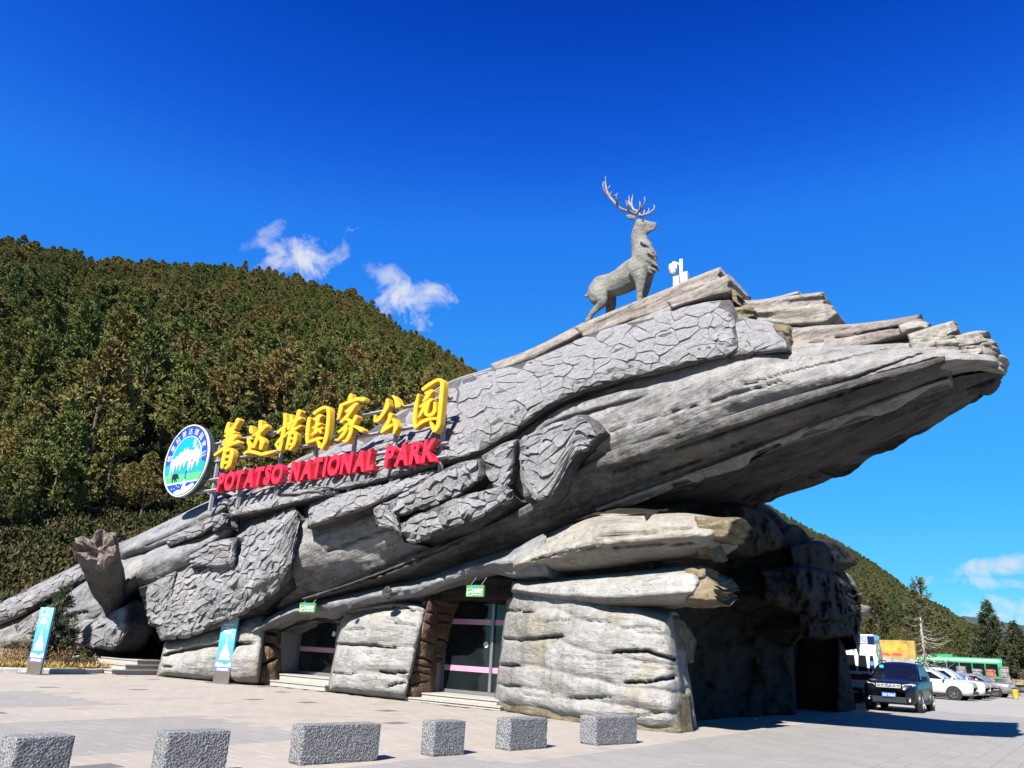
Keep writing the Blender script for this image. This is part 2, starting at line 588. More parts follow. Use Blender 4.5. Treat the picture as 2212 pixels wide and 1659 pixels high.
def slab_mat(name, c, var=0.065):
    m, nt, b = new_mat(name)
    c = tuple(q * k_ for q, k_ in zip(c, (0.625, 0.60, 0.58)))
    tc = nt.nodes.new('ShaderNodeTexCoord')
    geo = nt.nodes.new('ShaderNodeNewGeometry')
    v = geo.outputs['Position']
    n = noise(nt, v, 0.9, 6, 0.62)
    n2 = noise(nt, v, 18.0, 4, 0.65)
    oi = nt.nodes.new('ShaderNodeObjectInfo')
    n3 = noise(nt, v, 0.13, 5, 0.6, 0.6)
    k = mth(nt, 'ADD', mth(nt, 'MULTIPLY', n, 0.45), mth(nt, 'ADD', mth(nt, 'MULTIPLY', n2, 0.22), mth(nt, 'MULTIPLY', n3, 0.33)))
    lo = tuple(q * (1 - 2.2 * var) for q in c); hi = tuple(min(1, q * (1 + 1.6 * var)) for q in c)
    nt.links.new(ramp(nt, k, [(0.32, lo), (0.52, c), (0.70, hi)]), b.inputs['Base Color'])
    b.inputs['Roughness'].default_value = 0.72
    b.inputs['Specular IOR Level'].default_value = 0.2
    bump(nt, b, n2, 0.25, 0.006)
    return m


bed = MB()
bed.add([(-4500, -400, 0), (4500, -400, 0), (4500, 6000, 0), (-4500, 6000, 0)], [(0, 1, 2, 3)])
ground = bed.obj('ground', ground_material())
ground['kind'] = 'structure'

pave = bpy.data.objects.new('pavement', None)
COL.objects.link(pave)
pave['kind'] = 'structure'
pave['label'] = 'pale plaza paving with grey panels and scattered dark slabs'
SM = [slab_mat('beige_slab', (0.60, 0.56, 0.51)), slab_mat('pale_slab', (0.61, 0.57, 0.52)), slab_mat('sand_slab', (0.59, 0.55, 0.50)),
      slab_mat('grey_slab', (0.455, 0.45, 0.445)), slab_mat('mid_grey_slab', (0.475, 0.468, 0.46)), slab_mat('dark_slab', (0.24, 0.24, 0.245)),
      slab_mat('dull_slab', (0.53, 0.50, 0.46))]
TW, TL = 0.36, 0.52          # slab size across (u) and along (w)
joint = 0.004


def slab_kind(u, w):
    r = rnd.random()
    grey = False
    if w > 7.2:
        k = (u + 9.5) % 6.45
        grey = not (0 < k < 2.75)
    if u > 0.6: grey = True
    if grey: return 3 if r < 0.6 else 4
    if r < 0.012: return 5
    if r < 0.06: return 6
    return 0 if r < 0.45 else (1 if r < 0.78 else 2)


slabs = []
iu = 0
u = -27.0
while u < 24.0:
    off = (iu % 2) * TL / 2 + rnd.uniform(-.06, .06)
    w = -21.0 + off
    while w < 16.5:
        uc, wc = u + TW / 2, w + TL / 2
        p = FRONT.uwz(uc, wc, 0)
        px, py, f = project(p)
        if f > 5 and -120 < px < 2330 and py < 1790:
            inside = -19.6 < uc < -0.4 and wc < -0.6      # under the building
            if not (inside or (uc < -19.5 and wc < 1.2)):
                slabs.append((f, uc, wc, slab_kind(uc, wc)))
        w += TL
    u += TW
    iu += 1
slabs.sort()


def slab_mesh(uc, wc, dz=0.0):
    hu, hw = (TW - joint) / 2, (TL - joint) / 2
    top = 0.022 + dz
    bev = 0.006
    vs = []
    for (a, z) in ((0, 0.002), (0, top - bev * .6), (bev, top)):
        for su, sw in ((-1, -1), (1, -1), (1, 1), (-1, 1)):
            vs.append(np.array([0, 0, z]) + (uc + su * (hu - a)) * FU + (wc + sw * (hw - a)) * FN)
    fs = [(8, 9, 10, 11)]
    for r in (0, 1):
        for k in range(4):
            k2 = (k + 1) % 4
            fs.append((r * 4 + k, r * 4 + k2, r * 4 + 4 + k2, r * 4 + 4 + k))
    return vs, fs


vs, fs = slab_mesh(0, 0)
protos = []
for m in SM:
    me = bpy.data.meshes.new('paving_slab')
    me.from_pydata([v.tolist() for v in vs], [], fs)
    me.materials.append(m)
    me.update()
    protos.append(me)
for f, uc, wc, k in slabs[:300]:
    o = bpy.data.objects.new('paving_slab', protos[k])
    COL.objects.link(o)
    p = FRONT.uwz(uc, wc, rnd.uniform(-0.0015, 0.0015))
    o.location = p.tolist()
    o.parent = pave
rest = MB()
for f, uc, wc, k in slabs[300:]:
    v2, f2 = slab_mesh(uc, wc, rnd.uniform(-0.0015, 0.0015))
    rest.add([q + P0 * np.array([1, 1, 0]) for q in v2], f2, k)
o = rest.obj('paving_slabs', None, pave, False, SM)
o['kind'] = 'stuff'


# ------------------------------------------------------------------ hills
SKYL = [(-260, 470), (-120, 492), (0, 520), (100, 537), (150, 545), (220, 562), (320, 570), (420, 575), (520, 584), (600, 594), (680, 612), (760, 640), (830, 678),
        (900, 722), (960, 762), (1010, 800), (1100, 870), (1300, 980), (1500, 1050), (1600, 1070), (1650, 1084), (1700, 1114), (1750, 1143), (1800, 1165), (1850, 1192), (1900, 1223), (1950, 1262),
        (2000, 1294), (2050, 1322), (2100, 1354), (2150, 1385), (2200, 1410), (2300, 1440), (2500, 1480)]
_sd = rays([p[0] for p in SKYL], [p[1] for p in SKYL])
SK_T = np.arctan2(_sd[:, 0], _sd[:, 1])
SK_E = _sd[:, 2] / np.hypot(_sd[:, 0], _sd[:, 1])


def hill_params(th):
    e = np.interp(th, SK_T, SK_E)
    right = sstep(0.02, 0.26, th)
    r0 = 52 + 78 * right
    r1 = 430 + 330 * right
    tree = 9.5
    z1 = CAMH + r1 * e - tree * 0.85
    return r0, r1, np.maximum(z1, 3.0)


def hill_z(th, r):
    r0, r1, z1 = hill_params(th)
    t = (r - r0) / (r1 - r0)
    up = np.clip(t, 0, 1)
    z = z1 * up ** 1.06
    z = np.where(t > 1, z1 - (r - r1) * 0.35, z)
    x, y = r * np.sin(th), r * np.cos(th)
    nz = fbm(np.stack([x / 46, y / 46, x * 0 + 3.1], -1), 4, 5)
    z = z + nz * 7.5 * sstep(0.0, 0.35, t) * (1 - 0.75 * sstep(0.75, 1.0, t))
    return np.maximum(z, -3.0)


nth, nr = 190, 90
TH = np.linspace(-0.95, 0.95, nth)
hv = []
for th in TH:
    r0, r1, z1 = hill_params(th)
    rr = np.concatenate([[r0 - 6], r0 + (r1 * 1.35 - r0) * np.linspace(0, 1, nr - 1) ** 1.3])
    z = hill_z(np.full(nr, th), rr)
    z[0] = -1.0
    hv.append(np.stack([rr * math.sin(th), rr * math.cos(th), z], 1))
hv = np.array(hv)
hf = [(i * nr + j, (i + 1) * nr + j, (i + 1) * nr + j + 1, i * nr + j + 1) for i in range(nth - 1) for j in range(nr - 1)]


def soil_mat():
    m, nt, b = new_mat('hillside_soil')
    tc = nt.nodes.new('ShaderNodeTexCoord')
    v = tc.outputs['Object']
    n = noise(nt, v, 0.05, 7, 0.62, 0.5)
    c = ramp(nt, n, [(0.40, (0.022, 0.022, 0.011)), (0.54, (0.05, 0.04, 0.02)), (0.63, (0.17, 0.11, 0.055)), (0.74, (0.30, 0.20, 0.115))])
    n2 = noise(nt, v, 1.1, 6, 0.65)
    c = mixc(nt, mth(nt, 'MULTIPLY', mth(nt, 'SUBTRACT', n2, 0.42, True), 2.6, True), c, (0.045, 0.042, 0.02))
    nt.links.new(c, b.inputs['Base Color'])
    b.inputs['Roughness'].default_value = 0.95
    b.inputs['Specular IOR Level'].default_value = 0.1
    bump(nt, b, n2, 0.8, 0.6)
    return m


hill = mesh_obj('hillside', hv.reshape(-1, 3), hf, soil_mat())
hill['kind'] = 'structure'

# a farther ridge behind the right-hand valley
fv, ff = [], []
fx = np.linspace(1900, 2700, 80)
prof = np.interp(fx, [1900, 2060, 2090, 2120, 2150, 2180, 2212, 2300, 2500, 2700], [1360, 1338, 1330, 1336, 1340, 1345, 1350, 1345, 1380, 1440])
for i, (x_, y_) in enumerate(zip(fx, prof)):
    d = rays(x_, y_ + 1.6 * math.sin(i * 1.7) + rnd.uniform(-1, 1))
    d = d / math.hypot(d[0], d[1])
    for k, (dist, hh) in enumerate(((2300, -0.01), (2600, .45), (2900, .8), (3200, 1.0), (3600, .6))):
        zz = CAMH + 3200 * d[2]
        fv.append((d[0] * dist, d[1] * dist, max(-5, zz * hh + rnd.uniform(-6, 6) * (0 < k < 3))))
    if i:
        for k in range(4):
            ff.append(((i - 1) * 5 + k, i * 5 + k, i * 5 + k + 1, (i - 1) * 5 + k + 1))


def haze_tinted_forest():
    m, nt, b = new_mat('haze_tinted_forest')
    tc = nt.nodes.new('ShaderNodeTexCoord')
    n = noise(nt, tc.outputs['Object'], 0.012, 8, 0.7)
    nt.links.new(ramp(nt, n, [(0.35, (0.018, 0.030, 0.040)), (0.65, (0.05, 0.075, 0.085))]), b.inputs['Base Color'])  # blue haze is put into the forest colour
    b.inputs['Roughness'].default_value = 1.0
    bump(nt, b, n, 1.0, 20)
    return m


o = mesh_obj('far_mountain', fv, ff, haze_tinted_forest())
o['kind'] = 'structure'


# ------------------------------------------------------------------ vegetation
def leaf_mat(name, a, bcol, ccol, scale=0.5, spread=0.35):
    m, nt, b = new_mat(name)
    oi = nt.nodes.new('ShaderNodeObjectInfo')
    tc = nt.nodes.new('ShaderNodeTexCoord')
    n = noise(nt, tc.outputs['Object'], scale, 3, 0.6)
    geo = nt.nodes.new('ShaderNodeNewGeometry')
    isl = geo.outputs['Random Per Island']
    geo0 = nt.nodes.new('ShaderNodeNewGeometry')
    drift = noise(nt, geo0.outputs['Position'], 0.022, 4, 0.6)
    k = mth(nt, 'ADD', mth(nt, 'MULTIPLY', oi.outputs['Random'], 0.48), mth(nt, 'MULTIPLY', mth(nt, 'SUBTRACT', drift, 0.38, True), 0.9))
    k = mth(nt, 'ADD', mth(nt, 'MULTIPLY', k, 1.0), mth(nt, 'MULTIPLY', n, 0.25))
    k = mth(nt, 'ADD', k, mth(nt, 'MULTIPLY', isl, spread))
    c = ramp(nt, k, [(0.18, a), (0.56, bcol), (1.0, ccol)])
    nt.links.new(c, b.inputs['Base Color'])
    b.inputs['Roughness'].default_value = 0.75
    b.inputs['Specular IOR Level'].default_value = 0.15
    return m


MT['pine'] = leaf_mat('pine_needles', (0.058, 0.092, 0.022), (0.140, 0.170, 0.042), (0.27, 0.18, 0.062))
MT['pine_dark'] = leaf_mat('dark_pine_needles', (0.045, 0.072, 0.026), (0.090, 0.115, 0.040), (0.16, 0.135, 0.055))
MT['shrub'] = leaf_mat('shrub_leaves', (0.020, 0.034, 0.010), (0.045, 0.056, 0.016), (0.13, 0.085, 0.034))
MT['spruce'] = leaf_mat('spruce_needles', (0.035, 0.048, 0.016), (0.075, 0.080, 0.028), (0.15, 0.115, 0.05))
MT['spruce_green'] = leaf_mat('young_spruce_needles', (0.022, 0.036, 0.015), (0.040, 0.058, 0.022), (0.075, 0.082, 0.035))
MT['drygrass'] = leaf_mat('dry_grass', (0.30, 0.20, 0.06), (0.46, 0.33, 0.11), (0.60, 0.46, 0.20))
MT['bark_wood'] = plain('tree_bark', (0.12, 0.085, 0.06), 0.9, var=0.2)
MT['pale_wood'] = plain('bleached_bark', (0.40, 0.36, 0.32), 0.85, var=0.15)
MT['twig'] = plain('bare_twig', (0.20, 0.15, 0.10), 0.9, var=0.15)


def blades(base, dirs, length, width, rg):
    """fans of narrow triangles; base, dirs (n,3)"""
    n = len(base)
    side = np.cross(dirs, rg.normal(size=(n, 3)))
    side /= np.maximum(np.linalg.norm(side, axis=1), 1e-6)[:, None]
    L = np.asarray(length)[:, None]; W = np.asarray(width)[:, None]
    a = base - side * W * .5
    b = base + side * W * .5
    mid = base + dirs * L * .6
    c = mid + side * W * .42 + dirs * 0
    d = base + dirs * L
    e = mid - side * W * .42
    v = np.stack([base, c, d, e], 1).reshape(-1, 3)
    i = np.arange(n) * 4
    return v, np.stack([i, i + 1, i + 2, i + 3], 1)


def pine_crown(H, seed, nb=62, tuft=0.5, lowest=0.16, rmax=0.30):
    rg = np.random.default_rng(seed)
    base, dirs, ln, wd = [], [], [], []
    for k in range(nb):
        h = lowest + (1 - lowest) * ((k + rg.random()) / nb)
        s = (h - lowest) / (1 - lowest)
        R = H * rmax * (1 - s) ** 0.62 * min(1.0, 0.55 + 2.2 * s) * rg.uniform(.7, 1.15) + .12
        an = rg.random() * 6.283
        out = np.array([math.cos(an), math.sin(an), 0])
        rise = rg.uniform(.05, .45) + .35 * s
        for q in range(8):
            fr = rg.uniform(.35, 1.0) ** .7
            p = out * R * fr + np.array([0, 0, h * H + R * fr * rise * .5]) + rg.normal(size=3) * .14 * (.3 + R / 2)
            nbld = 10
            dd = rg.normal(size=(nbld, 3)) * .62 + out * .5 + np.array([0, 0, .8])
            dd /= np.linalg.norm(dd, axis=1)[:, None]
            base.append(np.repeat(p[None], nbld, 0)); dirs.append(dd)
            ln.append(rg.uniform(.75, 1.25, nbld) * tuft); wd.append(rg.uniform(.22, .34, nbld) * tuft)
    return blades(np.concatenate(base), np.concatenate(dirs), np.concatenate(ln), np.concatenate(wd), rg)


def trunk_mesh(H, r, seed, lean=0.03, limbs=8, mb=None):
    rg = np.random.default_rng(seed)
    mb = mb or MB()
    n = 7
    z = np.linspace(-0.4, H * .93, n)
    ox = np.cumsum(rg.normal(size=n) * lean * H / n); oy = np.cumsum(rg.normal(size=n) * lean * H / n)
    pts = np.stack([ox - ox[0], oy - oy[0], z], 1)
    mb.tube(pts, np.linspace(r, r * .12, n), 7)
    for k in range(limbs):
        h = rg.uniform(.2, .85)
        an = rg.random() * 6.283
        p = np.array([np.interp(h * H, z, pts[:, 0]), np.interp(h * H, z, pts[:, 1]), h * H])
        L = H * .22 * (1.1 - h)
        q = p + np.array([math.cos(an) * L, math.sin(an) * L, L * .35])
        mb.tube([p, (p + q) / 2 + np.array([0, 0, -.04 * L]), q], [r * .3 * (1.1 - h), r * .2 * (1.1 - h), .01], 5)
    return mb


def shrub_mesh(R, seed, n=260, leaf=0.26, hgt=0.75):
    rg = np.random.default_rng(seed)
    d = rg.normal(size=(n, 3)); d[:, 2] = np.abs(d[:, 2])
    d /= np.linalg.norm(d, axis=1)[:, None]
    lump = 1 + .35 * np.sin(d[:, 0] * 5 + seed) * np.cos(d[:, 1] * 4 - seed) + .2 * rg.normal(size=n)
    base = d * (R * np.clip(lump, .4, 1.4) * rg.uniform(.55, 1.0, n))[:, None]
    base[:, 2] *= hgt
    dd = d * .6 + rg.normal(size=(n, 3)) * .6 + np.array([0, 0, .45])
    dd /= np.linalg.norm(dd, axis=1)[:, None]
    return blades(base, dd, rg.uniform(.7, 1.3, n) * leaf, rg.uniform(.35, .6, n) * leaf, rg)


def raw_mesh(name, v, f, mat):
    me = bpy.data.meshes.new(name)
    me.from_pydata(np.asarray(v).tolist(), [], [list(map(int, q)) for q in f])
    me.materials.append(mat)
    me.update()
    return me


NV = 5
crowns = []
trunks = []
for k in range(NV):
    H = 8.5
    v, f = pine_crown(H, 100 + k, 80 + 8 * k, .40 + .03 * (k % 3), .12 + .03 * (k % 4), (.20, .30, .155, .27, .36)[k])
    crowns.append(raw_mesh('crown', v, f, MT['pine']))
    tm = trunk_mesh(H, .15, 300 + k)
    trunks.append(raw_mesh('trunk', tm.v, tm.f, MT['bark_wood']))

# scatter the wood over both hillsides
rg = np.random.default_rng(11)
cand = []
BLD = [(-60, 1335), (180, 1215), (470, 1075), (665, 985), (961, 828), (1140, 770), (1320, 680), (1480, 610), (1580, 620), (1800, 650), (2168, 790), (2085, 870), (1740, 1058), (1680, 1080), (1850, 1210), (1860, 1540), (-60, 1540)]


def in_poly(px, py, poly):
    c = np.zeros(len(px), bool)
    j = len(poly) - 1
    for i in range(len(poly)):
        xi, yi = poly[i]; xj, yj = poly[j]
        hit = ((yi > py) != (yj > py)) & (px < (xj - xi) * (py - yi) / (yj - yi + 1e-9) + xi)
        c ^= hit
        j = i
    return c


def scatter(n, th_lo, th_hi, r_lo, r_hi, seed):
    g = np.random.default_rng(seed)
    th = g.uniform(th_lo, th_hi, n)
    r = np.sqrt(g.uniform(r_lo ** 2, r_hi ** 2, n))
    z = hill_z(th, r)
    P = np.stack([r * np.sin(th), r * np.cos(th), z], 1)
    return th, r, P


th, r, P = scatter(19000, -0.66, 0.13, 70, 470, 21)
r0, r1, z1 = hill_params(th)
den = fbm(np.stack([P[:, 0] / 30, P[:, 1] / 30, P[:, 0] * 0], -1), 3, 9)
px, py, pf = project(P)
keep = (r < r1 * 1.04) & (r > 98 + 45 * den + rg.uniform(-25, 25, len(r))) & (den > -0.30 + rg.uniform(-.25, .25, len(r)))
keep &= (px > -160) & (px < 1180)
PL, RL, DL = P[keep], r[keep], den[keep]
th, r, P = scatter(21000, 0.24, 0.80, 120, 800, 22)
r0, r1, z1 = hill_params(th)
den = fbm(np.stack([P[:, 0] / 40, P[:, 1] / 40, P[:, 0] * 0], -1), 3, 19)
px, py, pf = project(P)
keep = (r < r1 * 1.03) & (r > r0 + 120 + 40 * den) & (den > -0.30 + rg.uniform(-.25, .25, len(r))) & (px > 1560) & (px < 2360)
PR, RR, DR = P[keep], r[keep], den[keep]
PA = np.vstack([PL, PR])
SC = np.concatenate([np.clip(rg.lognormal(0.02, .30, len(PL)), .5, 1.9) * (1 + .2 * DL) * np.interp(RL, [80, 200, 430], [.86, .84, .70]) * np.where((RL > 385) & (rg.random(len(RL)) < .12), 1.15, 1.0), rg.uniform(.5, 1.05, len(PR))])
ROT = rg.uniform(0, 6.283, len(PA))
VAR = rg.integers(0, NV, len(PA))
px, py, pf = project(PA)
hid = in_poly(px, py - 30, BLD) & in_poly(px, py - 8.5 * SC * FPX / pf, BLD)
size = np.where(hid | (px < -40) | (px > 2250) | (py > 1460), 0, 8.5 * SC * FPX / pf)
order = np.argsort(-size)
order = np.array([i for i in order if i < len(PL)] + [i for i in order if i >= len(PL)])
single = order[:250]
rest_i = np.array([i for i in order[250:]])
# labels: where on the slope each of the near pines grows
tree_root = []
proto_objs = []
for i in single:
    k = int(VAR[i])
    p = PA[i]
    t = bpy.data.objects.new('pine_tree', None)
    COL.objects.link(t)
    t.location = p.tolist(); t.rotation_euler = (0, 0, float(ROT[i])); t.scale = [float(SC[i])] * 3
    qx, qy, qf = project(p)
    if qx > 1500: lb = 'olive green pine on the foot of the right hillside behind the portal and cars'
    else:
        col_ = ['at the left picture edge', 'left of the round emblem', 'above the round emblem', 'above the first yellow characters', 'above the middle yellow characters', 'just left of the log crest'][min(5, max(0, int((qx + 40) // 185)))]
        row_ = 'low' if qy > 960 else ('half way up' if qy > 830 else 'high')
        lb = 'large pine standing %s on the hillside %s' % (row_, col_)
    tag(t, lb, 'tree', 'large pines on the hillside')
    c = bpy.data.objects.new('crown', crowns[k]); COL.objects.link(c); c.parent = t
    b = bpy.data.objects.new('trunk', trunks[k]); COL.objects.link(b); b.parent = t
    if len(proto_objs) < NV and all(q[0] != k for q in proto_objs):
        proto_objs.append((k, c))


def gn_instances(name, pts, scl, rot, var, protos, label, cat):
    me = bpy.data.meshes.new(name)
    me.from_pydata(np.asarray(pts).tolist(), [], [])
    for an, arr, ty in (('scl', scl, 'FLOAT'), ('rot', rot, 'FLOAT'), ('var', var, 'INT')):
        at = me.attributes.new(an, ty, 'POINT')
        at.data.foreach_set('value', np.asarray(arr, np.int32 if ty == 'INT' else np.float32))
    o = bpy.data.objects.new(name, me)
    COL.objects.link(o)
    ng = bpy.data.node_groups.new(name, 'GeometryNodeTree')
    ng.interface.new_socket('Geometry', in_out='INPUT', socket_type='NodeSocketGeometry')
    ng.interface.new_socket('Geometry', in_out='OUTPUT', socket_type='NodeSocketGeometry')
    gi = ng.nodes.new('NodeGroupInput'); go = ng.nodes.new('NodeGroupOutput')
    ip = ng.nodes.new('GeometryNodeInstanceOnPoints')
    ip.inputs['Pick Instance'].default_value = True
    ng.links.new(gi.outputs[0], ip.inputs['Points'])
    jn = ng.nodes.new('GeometryNodeJoinGeometry')
    for ob in reversed(protos):
        oi = ng.nodes.new('GeometryNodeObjectInfo')
        oi.transform_space = 'ORIGINAL'
        oi.inputs['Object'].default_value = ob
        oi.inputs['As Instance'].default_value = True
        ng.links.new(oi.outputs['Geometry'], jn.inputs[0])
    ng.links.new(jn.outputs[0], ip.inputs['Instance'])

    def attr(nm, ty):
        a = ng.nodes.new('GeometryNodeInputNamedAttribute')
        a.data_type = ty
        a.inputs['Name'].default_value = nm
        return a.outputs['Attribute']
    ng.links.new(attr('var', 'INT'), ip.inputs['Instance Index'])
    ng.links.new(attr('scl', 'FLOAT'), ip.inputs['Scale'])
    cx = ng.nodes.new('ShaderNodeCombineXYZ')
    ng.links.new(attr('rot', 'FLOAT'), cx.inputs[2])
    ng.links.new(cx.outputs[0], ip.inputs['Rotation'])
    ng.links.new(ip.outputs[0], go.inputs[0])
    md = o.modifiers.new('scatter', 'NODES')
    md.node_group = ng
    return tag(o, label, cat, None, 'stuff')


proto_objs.sort(key=lambda q: q[0])
isl = rest_i < len(PL)
li, ri = rest_i[isl], rest_i[~isl]
gn_instances('pine_forest', PA[li], SC[li], ROT[li], VAR[li] % len(proto_objs), [q[1] for q in proto_objs],
             'dense olive pine forest covering the left hillside up to the skyline', 'forest')
right_protos = []
for k in range(3):
    j = ri[np.argsort(-size[ri])[k]]
    t = bpy.data.objects.new('pine_tree', None)
    COL.objects.link(t)
    t.location = PA[j].tolist(); t.scale = [float(SC[j])] * 3
    tag(t, 'dark green pine low on the right hillside, ' + ('nearest of three', 'second nearest of three', 'third nearest of three')[k], 'tree', 'large pines on the hillside')
    me = crowns[k].copy(); me.materials.clear(); me.materials.append(MT['pine_dark'])
    c = bpy.data.objects.new('crown', me); COL.objects.link(c); c.parent = t
    b_ = bpy.data.objects.new('trunk', trunks[k]); COL.objects.link(b_); b_.parent = t
    right_protos.append(c)
gn_instances('pine_forest', PA[ri], SC[ri], ROT[ri], VAR[ri] % 3, right_protos,
             'darker pine forest covering the right hillside behind the car park', 'forest')

# low scrub on the foot of the left slope and along the foot of the right one
th, r, P = scatter(9000, -0.64, -0.10, 54, 170, 31)
den = fbm(np.stack([P[:, 0] / 9, P[:, 1] / 9, P[:, 0] * 0], -1), 3, 29)
px, py, pf = project(P)
keep = (den > -0.20) & (px > -100) & (px < 1000)
SL = P[keep]
th, r, P = scatter(9000, 0.25, 0.80, 134, 360, 32)
den = fbm(np.stack([P[:, 0] / 14, P[:, 1] / 14, P[:, 0] * 0], -1), 3, 39)
px, py, pf = project(P)
keep = (den > -0.15) & (px > 1620) & (px < 2300)
SH = np.vstack([SL, P[keep]])
sh_protos = []
shrub_spots = [(20, 1350, 47), (150, 1180, 62), (90, 1120, 68), (235, 1060, 74)]
for k, (x_, y_, dd) in enumerate(shrub_spots):
    v, f = shrub_mesh(1.15, 50 + k, 420, .30)
    me = raw_mesh('foliage', v, f, MT['shrub'])
    d = rays(x_, y_); thk = math.atan2(d[0], d[1])
    zz = float(hill_z(np.array([thk]), np.array([dd * 1.0]))[0])
    t = bpy.data.objects.new('shrub', None); COL.objects.link(t)
    t.location = (dd * math.sin(thk), dd * math.cos(thk), zz)
    tag(t, 'dark evergreen shrub on the lower left slope, ' + ('lowest, nearest the planting bed', 'straight above the stump', 'left of and above the stump', 'highest of the four')[k], 'shrub', 'shrubs on the lower slope')
    c = bpy.data.objects.new('foliage', me); COL.objects.link(c); c.parent = t
    sh_protos.append(c)
g2 = np.random.default_rng(44)
gn_instances('hillside_scrub', SH, g2.uniform(.45, 1.25, len(SH)), g2.uniform(0, 6.28, len(SH)), g2.integers(0, 4, len(SH)), sh_protos,
             'low dark evergreen scrub covering the foot of the slopes', 'scrub')

# ------------------------------------------------------------------ the log-shaped building
def endgrain(name):
    m, nt, b = new_mat(name)
    tc = nt.nodes.new('ShaderNodeTexCoord')
    v = tc.outputs['Object']
    n = noise(nt, mapping(nt, v, (15, 15, 0.9)), 1.6, 5, 0.6, 0.6)
    c = ramp(nt, n, [(0.32, (0.018, 0.011, 0.007)), (0.48, (0.085, 0.042, 0.02)), (0.60, (0.17, 0.095, 0.05)), (0.72, (0.42, 0.36, 0.30))])
    n2 = noise(nt, v, 2.2, 4)
    c = mixc(nt, mth(nt, 'MULTIPLY', mth(nt, 'SUBTRACT', n2, 0.5, True), 2.5, True), c, (0.24, 0.19, 0.08))
    nt.links.new(c, b.inputs['Base Color'])
    b.inputs['Roughness'].default_value = 0.8
    bump(nt, b, n, 0.9, 0.06)
    return m


MT['endgrain'] = endgrain('brown_end_grain')

bld = thing('log_building', 'huge grey concrete building shaped like a fallen log with a jutting right end', 'building', FRONT.uwz(-9.0, -3.0, 0).tolist())

ALLPLATES = []            # (picture size, verts, faces, parent)


def dist_poly(px, py, poly):
    """distance of points to a polyline and the position along it (0..1)"""
    best = np.full(px.shape, 1e9); pos = np.zeros(px.shape)
    n = len(poly) - 1
    for i in range(n):
        (x0, y0), (x1, y1) = poly[i][:2], poly[i + 1][:2]
        dx, dy = x1 - x0, y1 - y0
        L2 = dx * dx + dy * dy + 1e-9
        t = np.clip(((px - x0) * dx + (py - y0) * dy) / L2, 0, 1)
        d = np.hypot(px - x0 - t * dx, py - y0 - t * dy)
        m = d < best
        best = np.where(m, d, best); pos = np.where(m, (i + t) / n, pos)
    return best, pos


